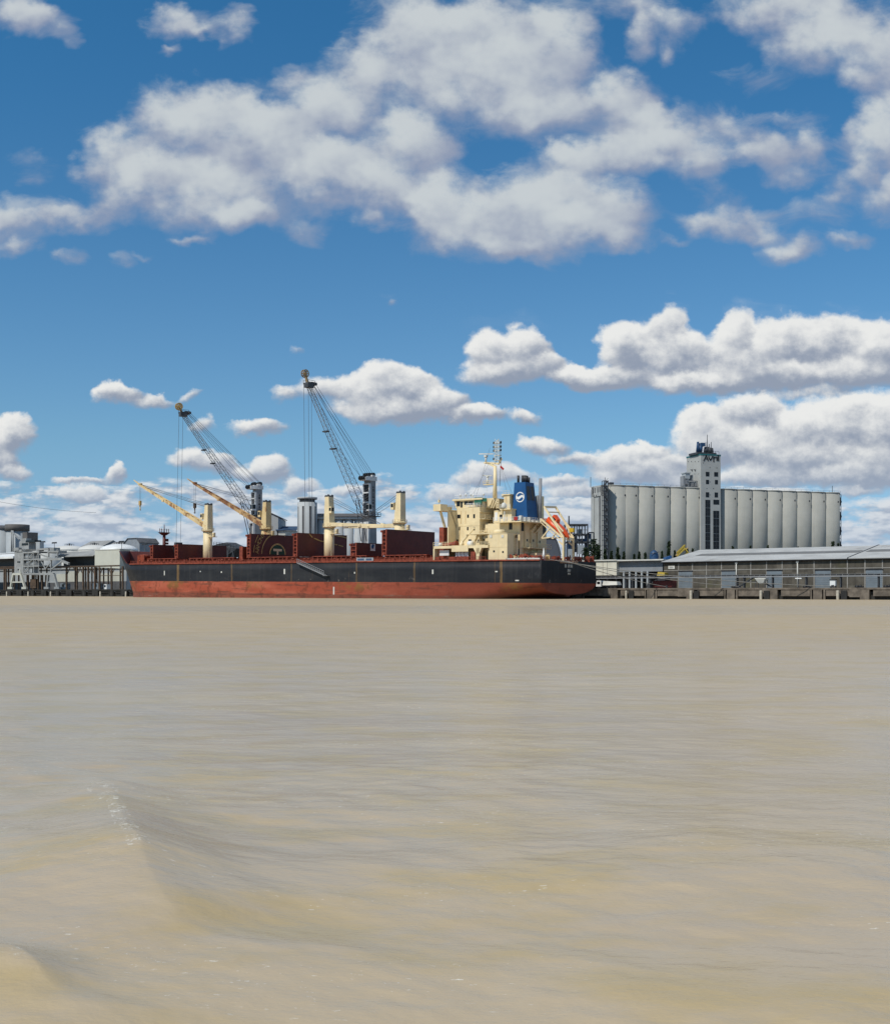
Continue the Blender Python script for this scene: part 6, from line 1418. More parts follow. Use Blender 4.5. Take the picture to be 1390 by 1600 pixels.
# white lorry
tr = qthing('lorry', 'white lorry with a pale sloping body parked on the quay beside the stern', 'lorry', qx(930, 4), 4)
lx = qx(965, 4)-qx(930, 4); hz = QF.y(945, 907, 4).z-GZ
mb = MB(); mb.hexa([(.1, 0, .5), (lx*.25, 0, .5), (lx*.25, 2.4, .5), (.1, 2.4, .5)], [(.35, .1, hz*.98), (lx*.24, .1, hz*.98), (lx*.24, 2.3, hz*.98), (.35, 2.3, hz*.98)]); cb_ = mb.build('cab', 'white', tr)
mb = MB(); mb.box((.5, -.03, hz*.55), (lx*.2, .08, hz*.85)); mb.box((.1, .3, hz*.55), (.24, 2.1, hz*.88)); mb.each('window', 'glass_dark', cb_)
mb = MB(); mb.hexa([(lx*.30, 0, hz*.38), (lx*.97, 0, hz*.42), (lx*.97, 2.4, hz*.42), (lx*.30, 2.4, hz*.38)], [(lx*.33, .25, hz*.93), (lx*.93, .3, hz*.85), (lx*.93, 2.1, hz*.85), (lx*.33, 2.15, hz*.93)]); mb.hexa([(lx*.45, .5, .6), (lx*.6, .5, .6), (lx*.6, 1.9, .6), (lx*.45, 1.9, .6)], [(lx*.35, .1, hz*.5), (lx*.7, .1, hz*.5), (lx*.7, 2.3, hz*.5), (lx*.35, 2.3, hz*.5)]); mb.build('load_body', 'off_white', tr)
mb = MB(); mb.box((lx*.2, .4, .45), (lx*.97, 2.0, .75)); mb.box((lx*.27, .3, .7), (lx*.31, 2.1, hz*.8)); mb.build('chassis', 'dark_steel', tr)
for x_ in (lx*.13, lx*.68, lx*.84):
    for y_ in (.15, 2.0): mb = MB(); mb.tube((x_, y_, .5), (x_, y_+.3, .5), .5, n=14); mb.build('wheel', 'black', tr)
# red container
ct = qthing('shipping_container', 'dark red shipping container standing under the conveyor gantry', 'container', qx(1019.5, 9), 9)
lx = qx(1050, 9)-qx(1019.5, 9); hz = QF.y(1035, 907.3, 9).z-GZ
mb = MB(); mb.box((.12, .12, .1), (lx-.12, 2.3, hz-.1))
for k in range(int(lx/.4)): mb.box((.2+k*.4, .06, .2), (.36+k*.4, .13, hz-.2))
mb.build('body', 'container_red', ct)
mb = MB()
for x_ in (0, lx-.18):
    for y_ in (0, 2.25): mb.box((x_, y_, 0), (x_+.18, y_+.18, hz))
for z_ in (0, hz-.15): mb.box((.18, .01, z_), (lx-.18, .12, z_+.15)); mb.box((.18, 2.3, z_), (lx-.18, 2.42, z_+.15))
mb.build('corner_frame', 'maroon', ct)
# yellow loader bucket by the gantry
yl_ = qthing('wheel_loader', 'yellow wheel loader half hidden behind the conveyor gantry', 'loader', qx(1025.5, 12), 12)
lx = qx(1038, 12)-qx(1025.5, 12); hz = QF.y(1031, 893.5, 12).z-GZ
mb = MB(); mb.hexa([(0, 0, hz*.72), (lx, 0, hz*.72), (lx, 2.4, hz*.72), (0, 2.4, hz*.72)], [(.3, .1, hz), (lx-.1, .1, hz*.93), (lx-.1, 2.3, hz*.93), (.3, 2.3, hz)]); mb.build('body', 'yellow_dull', yl_)
mb = MB(); mb.box((.1, .2, .6), (lx-.1, 2.2, hz*.72)); mb.bar((-.2, .4, hz*.5), (-2.0, .4, hz*.3), .35); mb.bar((-.2, 2.0, hz*.5), (-2.0, 2.0, hz*.3), .35); mb.build('undercarriage', 'dark_steel', yl_)
mb = MB()
for x_ in (lx*.15, lx*.85):
    for y_ in (-.1, 2.0): mb.tube((x_, y_, .8), (x_, y_+.55, .8), .8, n=14)
mb.each('wheel', 'black', yl_)
mb = MB(); mb.hexa([(-3.2, 0, .1), (-2.0, 0, .1), (-2.0, 2.6, .1), (-3.2, 2.6, .1)], [(-3.0, 0, 1.2), (-1.9, 0, 1.5), (-1.9, 2.6, 1.5), (-3.0, 2.6, 1.2)]); mb.build('bucket', 'dark_steel', yl_)
# small white board and cabinets
k = qthing('cabinet', 'white upright cabinet standing before the fourth blue grey door', 'cabinet', qx(1296, 6), 6)
lx = qx(1304.5, 6)-qx(1296, 6); hz = QF.y(1300, 906.5, 6).z-GZ
mb = MB(); mb.box((0, 0, .5), (lx, .9, hz)); mb.build('body', 'white', k); mb = MB(); mb.box((-.1, -.15, hz), (lx+.1, 1.0, hz+.18)); mb.build('roof', 'black', k); mb = MB(); mb.box((0, .1, 0), (.15, .8, .5)); mb.box((lx-.15, .1, 0), (lx, .8, .5)); mb.build('leg', 'dark_steel', k)
k = qthing('hopper', 'small pale hopper on thin legs under the gantry brace', 'hopper', qx(1187, 5), 5)
mb = MB(); mb.hexa([(-.5, .5, 1.1), (.5, .5, 1.1), (.5, 1.5, 1.1), (-.5, 1.5, 1.1)], [(-1.4, 0, 2.3), (1.4, 0, 2.3), (1.4, 2, 2.3), (-1.4, 2, 2.3)]); mb.box((-1.4, 0, 2.3), (1.4, 2, 2.5)); mb.build('bin', 'off_white', k)
mb = MB()
for x_ in (-1.2, 1.2):
    for y_ in (.1, 1.9): mb.bar((x_, y_, 0), (x_, y_, 2.3), .12)
mb.build('leg', 'dark_steel', k)
for i, px in enumerate((1145, 1257, 1338, 1383)):
    k = MB(); k.tube((0, 0, 0), (.1, 0, .55), .55, .4, 10); k.tube((.9, .2, 0), (.9, .2, .7), .4, .3, 8); k.box((.2, -.3, 0), (1.6, .4, .35)); ob = k.build('coiled_hose', 'black', None, QF.w((qx(px, 3), 3, GZ)))
    tag(ob, ('black heap left of the conveyor brace', 'black heap between the third and fourth blue grey door', 'black heap just left of the fifth blue grey door', 'black heap at the right edge of the fifth blue grey door')[i], 'rope heap', 'dark heaps on the quay edge')
# lamp on the quay under the eave
k = qthing('wall_lamp_post', 'small white lamp on a bracket post under the gantry middle', 'lamp post', qx(1247, 4), 4)
hz = QF.y(1247, 904.5, 4).z-GZ; mb = MB(); mb.tube((0, 0, 0), (0, 0, hz), .09, n=6); mb.build('post', 'dark_steel', k); mb = MB(); mb.box((-.8, -.15, hz), (.8, .25, hz+.25)); mb.build('lamp_head', 'white', k)

# machinery between the shed and the silos
def yard(name, label, cat, px, Y, group=None): return empty(name, label, cat, Matrix.Translation(P(px, HOR, Y)+Vector((0, 0, GZ-CH))), group)
def rel(px, py, px0, Y): return ((px-px0)/FP*Y, CH+(HOR-py)/FP*Y-GZ)
Y = 405; k = yard('hopper', 'blue round topped hopper standing before the third silo', 'hopper', 1021.5, Y)
r_ = 7.0/FP*Y; zt_ = rel(1021, 859.5, 1021.5, Y)[1]; mb = MB(); mb.lathe((0, 0, zt_*.35), [(r_*.3, -zt_*.15), (r_, zt_*.1), (r_, zt_*.5), (r_*.8, zt_*.6), (r_*.2, zt_*.65)], 18); mb.build('bin', 'machine_blue', k)
mb = MB()
for a_ in range(4): t_ = a_*math.pi/2+.4; mb.bar((r_*.85*math.cos(t_), r_*.85*math.sin(t_), 0), (r_*.85*math.cos(t_), r_*.85*math.sin(t_), zt_*.5), .3)
mb.bar((-r_, -r_, zt_*.9), (r_, -r_, zt_*.95), .2); mb.build('leg', 'dark_steel', k)
k = yard('covered_stack', 'bright blue tarpaulin covering a low stack below the tallest poplar', 'tarpaulin', 1043, 400)
mb = MB(); a, b = rel(1035, 876, 1043, 400), rel(1051, 868, 1043, 400); zt_ = b[1]; mb.prism([(a[0], 0, 0), (a[0], 0, zt_*.75), (a[0]*.3, 0, zt_*.95), (b[0]*.7, 0, zt_), (b[0], 0, zt_*.8), (b[0], 0, 0)], (0, 5, 0)); mb.build('tarpaulin', 'blue', k)
k = yard('elevator_conveyor', 'yellow lattice conveyor slanting up before the silo left of the tower', 'conveyor', 1066, 402)
mb = MB(); a, b = rel(1058, 869, 1066, 402), rel(1070, 857, 1066, 402); c_ = rel(1075, 864, 1066, 402)
for y_ in (0, 1.6):
    for dz in (0, 1.3): mb.bar((a[0], y_, a[1]+dz), (b[0], y_, b[1]+dz), .28)
    for i in range(7):
        u0, u1 = i/7, (i+1)/7; p_ = lambda u_, d_: (a[0]+(b[0]-a[0])*u_, y_, a[1]+(b[1]-a[1])*u_+d_); mb.bar(p_(u0, 0), p_(u1, 1.3), .2); mb.bar(p_(u0, 1.3), p_(u1, 0), .2)
    mb.bar((b[0], y_, b[1]), (c_[0], y_, c_[1]), .35); mb.bar((c_[0], y_, c_[1]), (c_[0], y_, 0), .3); mb.bar((a[0], y_, a[1]), (a[0], y_, 0), .3)
mb.bar((a[0]+1.5, .8, a[1]-.8), (b[0]+1.2, .8, b[1]-1.6), .9, .7); mb.bar((a[0]+3, .8, a[1]-1.4), (b[0]+2.0, .8, b[1]-3.0), .8, .6); mb.build('truss', 'yellow_dull', k); mb = MB(); mb.bar((a[0]-.5, .8, a[1]+.2), (b[0]+1, .8, b[1]+.2), 1.4, .3); mb.build('belt', 'gold', k)

# dark steel plant behind the lifeboat
Y = 430; k = yard('process_plant', 'dark open steel plant with flat canopy, behind the lifeboat davit', 'plant', 905, Y)
mb = MB(); R_ = lambda px, py: rel(px, py, 905, Y)
def pb(mb, px0, px1, py0, py1, y0, y1): a, b = R_(px0, py0), R_(px1, py1); mb.box((a[0], y0, b[1]), (b[0], y1, a[1]))
pb(mb, 884, 918.5, 818.5, 820.5, 0, 9); pb(mb, 884, 918.5, 833.5, 835.5, 0, 9); pb(mb, 884, 926, 846, 848, 0, 9); pb(mb, 893, 918.5, 856, 857, 0, 9)
for px in (886, 893, 901, 909, 917.8):
    for y_ in (.2, 8.6): a, b = R_(px, 820), R_(px, 871); mb.bar((a[0], y_, 0), (a[0], y_, a[1]), .4)
for px, p2 in ((886, 893), (893, 901), (901, 909)):
    a, b = R_(px, 848), R_(p2, 834); mb.bar((a[0], .2, a[1]), (b[0], .2, b[1]), .22); a, b = R_(p2, 848), R_(px, 834); mb.bar((a[0], .2, a[1]), (b[0], .2, b[1]), .22)
mb.rail([(R_(903, 820)[0], .1, R_(0, 833.5)[1]), (R_(918, 820)[0], .1, R_(0, 833.5)[1])], 1.5, 1.2, .14, 3)
a, b = R_(890.3, 805), R_(890.3, 819); mb.tube((a[0], 4, b[1]), (a[0], 4, a[1]), .28, n=8)
mb.build('frame', 'dark_steel', k)
mb = MB(); pb(mb, 890, 903, 848, 862, 2, 7); pb(mb, 903.5, 916, 841, 846, 3, 6); pb(mb, 886, 892, 850, 871, 1, 5); pb(mb, 897, 903, 836, 845, 3, 6); pb(mb, 916, 925, 833, 860, 3, 6); mb.each('vessel_housing', 'slate_blue', k)
mb = MB(); pb(mb, 905, 911, 826, 833, 3, 6); pb(mb, 895, 899.5, 836.5, 846, 2.5, 3); pb(mb, 902, 912, 852, 866, -.5, 0); pb(mb, 887, 895.5, 858, 872, -1, 0); pb(mb, 920, 922, 842, 852, 0, 2); mb.each('panel', 'tank_grey', k)
mb = MB(); a, b, c_, d_ = R_(921, 831.5), R_(929, 831.5), R_(929, 850), R_(925, 831.5)
mb.bar((a[0], 3, a[1]), (b[0], 3, b[1]), .45); mb.bar((b[0], 3, b[1]), (c_[0], 3, 0), .45); mb.bar((a[0], 3, a[1]), (a[0], 3, 0), .45); mb.bar((d_[0], 3, d_[1]-3), (b[0], 3, b[1]-3), .3); mb.build('duct', 'dark_steel', k)
k = yard('vaulted_shed', 'dark grey shed with an arched roof, left of the steel plant', 'shed', 864, 400); Y = 400
mb = MB(); a, b = rel(848, 868, 864, Y), rel(876, 841, 864, Y)
pts = [(a[0], 0, 0), (a[0], 0, b[1]*.95)]+[(a[0]+(b[0]-a[0])*u_, 0, b[1]*(.95+.05*math.sin(u_*1.6+1.2)) if u_ < .6 else b[1]*(1-.34*((u_-.6)/.4)**2)) for u_ in np.linspace(.1, 1, 14)]+[(b[0], 0, 0)]
mb.prism(pts, (0, 18, 0)); mb.build('wall', 'shed_dark', k); 
mb = MB(); pr = None
pr = pts[1:-1]
for p_, q_ in zip(pr[:-1], pr[1:]): mb.bar((p_[0], 9, p_[2]+.15), (q_[0], 9, q_[2]+.15), 18.6, .3, up=(0, 0, 1))
mb.build('roof', 'dark_steel', k); mb = MB(); mb.box((a[0]+4, -.1, 0), (a[0]+6.5, .05, 4.5)); mb.build('door', 'black', k)

# grain terminal behind the ship, centre
NB = 55; k = empty('grain_silo', 'grey octagonal silo tower with dark window strips, behind the ship', 'silo tower', None)
Y = 405; k.matrix_world = Matrix.Translation(P(478, HOR, Y)+Vector((0, 0, GZ-CH)))
r_ = 15.6/FP*Y; Rk = lambda px, py: rel(px, py, 478, Y); zt_ = Rk(478, 784)[1]; z2 = Rk(478, 779)[1]; z3 = Rk(478, 776)[1]
mb = MB(); mb.tube((0, r_, 0), (0, r_, zt_), r_, n=8); mb.build('wall', 'grain_grey', k)
mb = MB(); mb.tube((0, r_, zt_+.02), (0, r_, z2), r_*.78, n=8); mb.build('lantern', 'silo_dark', k)
mb = MB(); mb.tube((0, r_, z2), (0, r_, z3), r_*1.0, r_*1.02, 24); mb.build('roof', 'grain_grey', k)
mb = MB(); rr_ = r_*math.cos(math.pi/8)
for a_ in (-90-22.5-22.5+22.5, -90+22.5, -90-67.5, -90+67.5):
    t_ = R(a_); c_ = Vector((rr_*math.cos(t_), r_+rr_*math.sin(t_), 0)); tg = Vector((-math.sin(t_), math.cos(t_), 0)); nn = Vector((math.cos(t_), math.sin(t_), 0))
    for off in ((0,) if abs(a_+90) > 50 else (.2,)):
        w_ = .38; mb.prism([c_+tg*(off-w_)+Vector((0, 0, 2)), c_+tg*(off+w_)+Vector((0, 0, 2)), c_+tg*(off+w_)+Vector((0, 0, zt_-1.5)), c_+tg*(off-w_)+Vector((0, 0, zt_-1.5))], nn*.06)
mb.each('window', 'silo_dark', k)
k = empty('grain_silo', 'row of pale round silos under one long brown roof, behind the ship', 'grain silo', Matrix.Translation(P(532, HOR, 410)+Vector((0, 0, GZ-CH)))); Y = 410; Rk = lambda px, py: rel(px, py, 532, Y)
for i, px in enumerate((501, 514, 529, 544.5, 560)):
    r_ = 7.2/FP*Y; mb = MB(); mb.lathe((Rk(px, 0)[0], r_, 0), [(r_, 0), (r_, Rk(0, 811)[1])], 24); mb.build('silo_cell', 'grain_grey', k)
mb = MB(); mb.box((Rk(494, 0)[0], -.5, Rk(0, 811)[1]), (Rk(570, 0)[0], 12, Rk(0, 807)[1])); mb.build('gallery', 'grain_grey', k)
mb = MB(); a, b = Rk(493, 807), Rk(571, 800.5); mb.prism([(a[0], -1, a[1]), (a[0], 6, b[1]), (a[0], 13, a[1])], (b[0]-a[0], 0, 0)); mb.build('roof', 'brown_roof', k)
mb = MB(); pz = Rk(0, 809)[1]; mb.box((Rk(493.2, 0)[0], -.6, 4), (Rk(494.6, 0)[0], -.5, pz)); mb.build('downpipe', 'dark_steel', k)
Y = 420; k = yard('warehouse', 'tall grey gabled warehouse, narrow, right of the rusty ship crane', 'warehouse', 425, Y); Rk = lambda px, py: rel(px, py, 425, Y)
mb = MB(); a, b, c_ = Rk(408, 800), Rk(424, 802.5), Rk(434.5, 808.5); mb.prism([(a[0], 0, 0), (a[0], 0, b[1]*.97), (b[0], 0, b[1]), (c_[0], 0, c_[1]), (c_[0], 0, 0)], (0, 20, 0)); mb.build('wall', 'grain_grey', k)
mb = MB(); mb.bar((b[0], 10, b[1]+.1), (c_[0]+.5, 10, c_[1]+.1), 20.6, .3); mb.bar((a[0]-.5, 10, b[1]*.97+.1), (b[0], 10, b[1]+.1), 20.6, .3); mb.build('roof', 'dark_steel', k)
k = yard('warehouse', 'low white warehouse with slate blue roof, between the gable and the octagonal tower', 'warehouse', 448, Y); Rk = lambda px, py: rel(px, py, 448, Y)
a, b = Rk(433, 829), Rk(463, 821); mb = MB(); mb.box((a[0], 0, 0), (b[0], 20, a[1])); mb.build('wall', 'off_white', k)
mb = MB(); mb.hexa([(a[0]-.5, -.6, a[1]), (b[0], -.6, a[1]), (b[0], 12, b[1]), (a[0]-.5, 12, b[1])], [(a[0]-.5, -.6, a[1]+.35), (b[0], -.6, a[1]+.35), (b[0], 12, b[1]+.35), (a[0]-.5, 12, b[1]+.35)])
for i in range(3): z_ = a[1]+(b[1]-a[1])*(i+.5)/3; y_ = -.6+12.6*(i+.5)/3; mb.box((a[0], y_-.2, z_+.2), (b[0], y_+.2, z_+.55))
mb.build('roof', 'slate_blue', k)
# loading hopper on the quay between the ship's first and second crane
k = empty('hopper', 'black loading hopper on splayed legs, between the first two ship cranes', 'hopper', QF.at((qx(352, 8), 8, GZ))); FRh = Frame(QF.at((qx(352, 8), 8, GZ)))
H_ = lambda px, py: FRh.y(px, py, 0)
a, b = H_(334, 852), H_(369, 856); zt_ = H_(352, 849).z; zb_ = H_(352, 858).z
mb = MB(); mb.hexa([(-2, 1, zb_-3), (3, 1, zb_-3), (3, 4, zb_-3), (-2, 4, zb_-3)], [(a.x, 0, a.z), (b.x, 0, b.z-.2), (b.x, 6, b.z-.2), (a.x, 6, a.z)]); mb.hexa([(a.x, 0, a.z), (b.x, 0, b.z-.2), (b.x, 6, b.z-.2), (a.x, 6, a.z)], [(a.x+2, .5, zt_), (b.x-6, .5, zt_+.4), (b.x-6, 5, zt_+.4), (a.x+2, 5, zt_)]); mb.build('bin', 'dark_steel', k)
mb = MB()
for px, p2 in ((357, 352), (362, 368)):
    for y_ in (.3, 5.5): q, q2 = H_(px, 857), H_(p2, 868); mb.bar((q.x, y_, q.z), (q2.x+(q2.x-q.x)*.8, y_, 0), .45)
q, q2 = H_(352, 868), H_(368, 858); mb.bar((q.x, .3, q.z), (q2.x, .3, q2.z), .3); mb.rail([(a.x, 0, zt_-.5), (b.x, 0, b.z)], 1.2, 1.5, .12, 2); mb.build('leg', 'dark_steel', k)

# ------------------------------------------------------------------ left bank
NL = 6.0
def FRM(px, n): 
    m_ = QF.at((qx(px, n), n, GZ)); return Frame(m_)
# gallery on columns with the cream box at its right end
f_ = FRM(190, NL); gal = empty('loading_gallery', 'raised grey loading gallery on rusty columns with a cream box end, left of the bow', 'gallery', f_.m)
G = lambda px, py, y=0: f_.y(px, py, y)
xa_, xb_ = G(148, 870).x, G(187, 870).x; zt_, zb_ = G(167, 859.5).z, G(150, 886).z; zb2 = G(186, 888.5).z
mb = MB(); mb.hexa([(xa_, 0, zb_), (xb_, 0, zb2), (xb_, 5, zb2), (xa_, 5, zb_)], [(xa_, 0, zt_), (xb_, 0, zt_-.2), (xb_, 5, zt_-.2), (xa_, 5, zt_)]); mb.build('box_end', 'box_cream', gal)
mb = MB(); mb.box((xa_-.2, -.15, zt_), (xb_+.2, 5.2, zt_+.3)); mb.build('box_roof', 'off_white', gal)
xl_ = G(-60, 870).x; xm_3 = G(88, 870).x; zr0, zr1 = G(118, 870).z, G(118, 862).z; zd0, zd1 = G(118, 884.5).z, G(118, 882.5).z
mb = MB(); mb.hexa([(xm_3, -.6, zr0), (xa_-.1, -.6, zr0), (xa_-.1, 4, zr1), (xm_3, 4, zr1)], [(xm_3, -.6, zr0+.3), (xa_-.1, -.6, zr0+.3), (xa_-.1, 4, zr1+.3), (xm_3, 4, zr1+.3)]); mb.build('roof', 'roof_dull', gal)
mb = MB(); mb.box((xm_3, 3.5, zd0), (xa_-.1, 4, zr1-.1)); mb.box((xm_3, .2, zd0), (xa_-.1, 3.5, zd0+.3)); mb.build('dark_bay', 'black', gal)
mb = MB(); mb.box((xl_, -.1, zd0-.5), (xb_, .5, zd0)); mb.box((xl_, 4.2, zd0-.5), (xb_, 4.6, zd0)); mb.build('girder', 'rusty_steel', gal)
for px in (6, 8.5, 42, 50, 59, 103.3, 119.5, 129.3, 137, 147.6, 154.8, 173.6, 191):
    x_ = G(px, 900).x; mb = MB(); mb.box((x_-.4, 0, 0), (x_+.4, .5, zd0-.5)); mb.box((x_-.25, 4.2, 0), (x_+.25, 4.6, zd0-.5)); mb.build('column', 'rusty_steel', gal)
mb = MB()
cp_ = (103.3, 119.5, 129.3, 137, 147.6, 154.8, 173.6, 191)
for pa, pb_ in zip(cp_[:-1], cp_[1:]):
    if pb_-pa > 8: 
        x0_2, x1_2 = G(pa, 900).x, G(pb_, 900).x; mb.bar((x0_2, .25, zd0-4), (x0_2+2.6, .25, zd0-.6), .25); mb.bar((x1_2, .25, zd0-4), (x1_2-2.6, .25, zd0-.6), .25)
mb.bar((G(154.8, 900).x, .25, G(0, 902).z), (G(191, 900).x, .25, G(0, 902).z), .25); mb.build('brace', 'rusty_steel', gal)
# white low shed with open dark front, far left
f2 = FRM(0, 9); k = empty('shed', 'low shed with a white roof edge and dark open front at the left border', 'shed', f2.m); G2 = lambda px, py, y=0: f2.y(px, py, y)
xa_, xb_ = G2(-60, 870).x, G2(22, 870).x; z0_, z1_, z2_ = G2(10, 873).z, G2(10, 864).z, G2(10, 885).z
mb = MB(); mb.hexa([(xa_, -.5, z0_), (xb_, -.5, z0_), (xb_, 6, z1_), (xa_, 6, z1_)], [(xa_, -.5, z0_+.9), (xb_, -.5, z0_+.9), (xb_, 6, z1_+.4), (xa_, 6, z1_+.4)]); mb.build('roof', 'white', k)
mb = MB(); mb.box((xa_, 4, z2_), (xb_, 4.4, z1_)); mb.box((xb_-.5, .2, z2_), (xb_, 4, z0_)); mb.build('back_wall', 'black', k); mb = MB(); mb.box((xa_, 0, z2_-.5), (xb_, 4.4, z2_)); mb.build('floor_beam', 'rusty_steel', k)
mb = MB()
for px in (-40, -20, 3, 19): mb.box((G2(px, 900).x-.3, 3, 0), (G2(px, 900).x+.3, 3.5, z2_-.5))
mb.build('column', 'rusty_steel', k)
# pale storage hall seen between the columns
f3 = FRM(100, 26); k = empty('storage_hall', 'long pale storage hall seen between the gallery columns', 'warehouse', f3.m); G3 = lambda px, py, y=0: f3.y(px, py, y)
zt_ = G3(110, 889.5).z; zw = G3(110, 909).z
mb = MB(); mb.box((G3(-80, 900).x, .2, 0), (G3(197, 900).x, 14, zt_)); mb.build('wall', 'tank_grey', k)
mb = MB(); mb.box((G3(-80, 900).x, 0, 0), (G3(197, 900).x, .15, zw)); mb.build('plinth', 'silo_dark', k)
mb = MB()
for pa, pb_, t_, b_ in ((88, 102, 897, 909), (104.5, 118.5, 893, 909), (121, 128, 894, 909), (156, 172, 896, 909), (175, 190, 893, 909)): a, b = G3(pa, t_), G3(pb_, b_); mb.box((a.x, .05, b.z), (b.x, .19, a.z))
mb.each('panel', 'box_cream', k); mb = MB(); mb.box((G3(-80, 900).x, -.4, zt_), (G3(197, 900).x, 14, zt_+.4)); mb.build('roof', 'roof_dull', k)
for i, (pa, pb_, t_, nm, lab, mt) in enumerate(((94, 103, 911.5, 'equipment_box', 'blue grey equipment box below the left columns of the gallery', 'door_blue'), (144.5, 153.5, 911.5, 'equipment_box', 'blue grey equipment box below the cream gallery box', 'door_blue'), (161.5, 166.5, 913, 'equipment_box', 'small white box low on the quay below the cream gallery box', 'white'))):
    f4 = FRM(pa, 8); a, b = f4.y(pa, t_, 0), f4.y(pb_, 921, 0); k = empty(nm, lab, 'equipment box', f4.m); mb = MB(); mb.box((0, 0, .15), (b.x, 2.2, a.z)); mb.build('body', mt, k); m2 = MB(); m2.box((b.x*.3, -.05, a.z*.45), (b.x*.75, -.01, a.z*.85)); m2.build('window', 'glass_dark', k); m3 = MB(); m3.box((.1, .2, 0), (b.x-.1, 2, .15)); m3.build('skid', 'black', k)
# travelling ship loader
f5 = FRM(48, 2.5); ld = empty('ship_loader', 'grey travelling ship loader with white portal legs, at the left end of the quay', 'ship loader', f5.m); G5 = lambda px, py, y=0: f5.y(px, py, y)
def gb5(mb, px0, px1, py0, py1, y0, y1): a, b = G5(px0, py0, y0), G5(px1, py1, y0); mb.box((a.x, y0, b.z), (b.x, y1, a.z))
mb = MB(); gb5(mb, 22.5, 36, 861, 896, 0, 4.5); gb5(mb, 21, 29, 856, 860.5, -.5, 4); gb5(mb, 25, 34, 859, 862, -.3, 4); gb5(mb, 31, 45, 845, 858, 1, 4); gb5(mb, 33, 41, 841.5, 846, 1.2, 3.6); ldb = mb.build('cabin_tower', 'loader_grey', ld)
mb = MB(); gb5(mb, 27, 29, 877, 879.5, -.05, .1); gb5(mb, 29.5, 31.5, 877, 879.5, -.05, .1); gb5(mb, 27.5, 29.5, 889, 891, -.05, .1); gb5(mb, 40, 54, 844.5, 847, .9, 4.1); gb5(mb, 34, 44, 849, 852, .95, 1.1); mb.each('window', 'glass_dark', ldb)
mb = MB()
for py in (862.5, 873.5, 884, 896): gb5(mb, 36, 61, py, py+1.2, -.3, 4.6)
for py in (862.5, 873.5, 884): a, b = G5(36, py, -.2), G5(61, py, -.2); mb.rail([(a.x, -.2, a.z), (b.x, -.2, b.z)], 1.1, 1.1, .1, 2)
for px in (37, 44.5, 53, 60.5):
    for y_ in (-.1, 4.3): a, b = G5(px, 862, y_), G5(px, 896, y_); mb.bar((a.x, y_, b.z), (a.x, y_, a.z), .35)
for (p0, p1) in (((37, 884), (52, 874)), ((53, 884), (60, 863)), ((37, 896), (45, 885)), ((44, 874), (53, 863))): mb.bar(G5(*p0, 0), G5(*p1, 0), .3)
mb.build('platform', 'loader_grey', ld)
mb = MB(); gb5(mb, 39.5, 52, 865, 873, .5, 4); gb5(mb, 41, 57, 876, 883, .5, 4); gb5(mb, 38, 50, 886, 895, .5, 4); gb5(mb, 56, 62, 847, 861, 1, 3); mb.build('machinery', 'tank_grey', ld)
mb = MB()
for (p0, p1, w_) in (((60, 874.5), (98, 873.5), .9), ((62, 866), (84, 874), .5), ((64, 876), (71, 889), .35), ((80, 875), (80, 894), .5), ((81, 889), (97, 877), .5), ((36, 897), (84, 897), .8), ((71, 889), (80, 878), .35), ((74, 862), (92, 862), .5), ((76, 858), (76, 870), .5), ((90, 858), (90, 872), .5), ((98, 877), (108, 881), .9)):
    for y_ in (.2, 4.0): mb.bar(G5(*p0, y_), G5(*p1, y_), w_)
mb.build('boom_truss', 'loader_grey', ld)
mb = MB(); gb5(mb, 74, 92, 861, 864, .2, 4); gb5(mb, 75, 84, 856, 861, .5, 3.5); gb5(mb, 58, 78, 857, 859, .5, 3.5); mb.build('boom_head', 'loader_grey', ld)
for k_, (pa, pb_, pc, pd) in enumerate(((21, 17, 33, 39), (75.5, 74, 84.5, 90))):
    mb = MB(); m_ = 'box_cream' if k_ == 0 else 'loader_grey'
    for y_ in (0, 5):
        a, b = G5(pa, 897, y_), G5(pb_, 918, y_); mb.bar(a, b, .85); a2, b2 = G5(pc, 897, y_), G5(pd, 918, y_); mb.bar(a2, b2, .85); mb.bar(a, a2, .9); c1_, c2_ = a.lerp(b, .6), a2.lerp(b2, .6); mb.bar(c1_, c2_, .5)
        if k_ == 0: mb.bar(G5(31.5, 890, y_), G5(33, 898, y_), .6)
        for q_ in (b, b2): mb.box((q_.x-2.0, y_-.5, .25), (q_.x+1.6, y_+.5, 1.2))
    pl = mb.build('portal_leg', m_, ld)
    mb = MB()
    for y_ in (0, 5):
        for px in (pb_, pd):
            q_ = G5(px, 918, y_)
            for dx in (-1.4, -.2, 1.0): mb.tube((q_.x+dx, y_-.25, .42), (q_.x+dx, y_+.25, .42), .4, n=12)
    mb.each('wheel', 'black', pl)
mb = MB()
for px in (44, 53, 60, 66, 72): a = G5(px, 897, 2); mb.bar((a.x, 2, .02), (a.x, 2, a.z), .6)
gb5(mb, 47, 56, 905, 919, 1.4, 2.4); mb.build('chute', 'rusty_steel', ld)
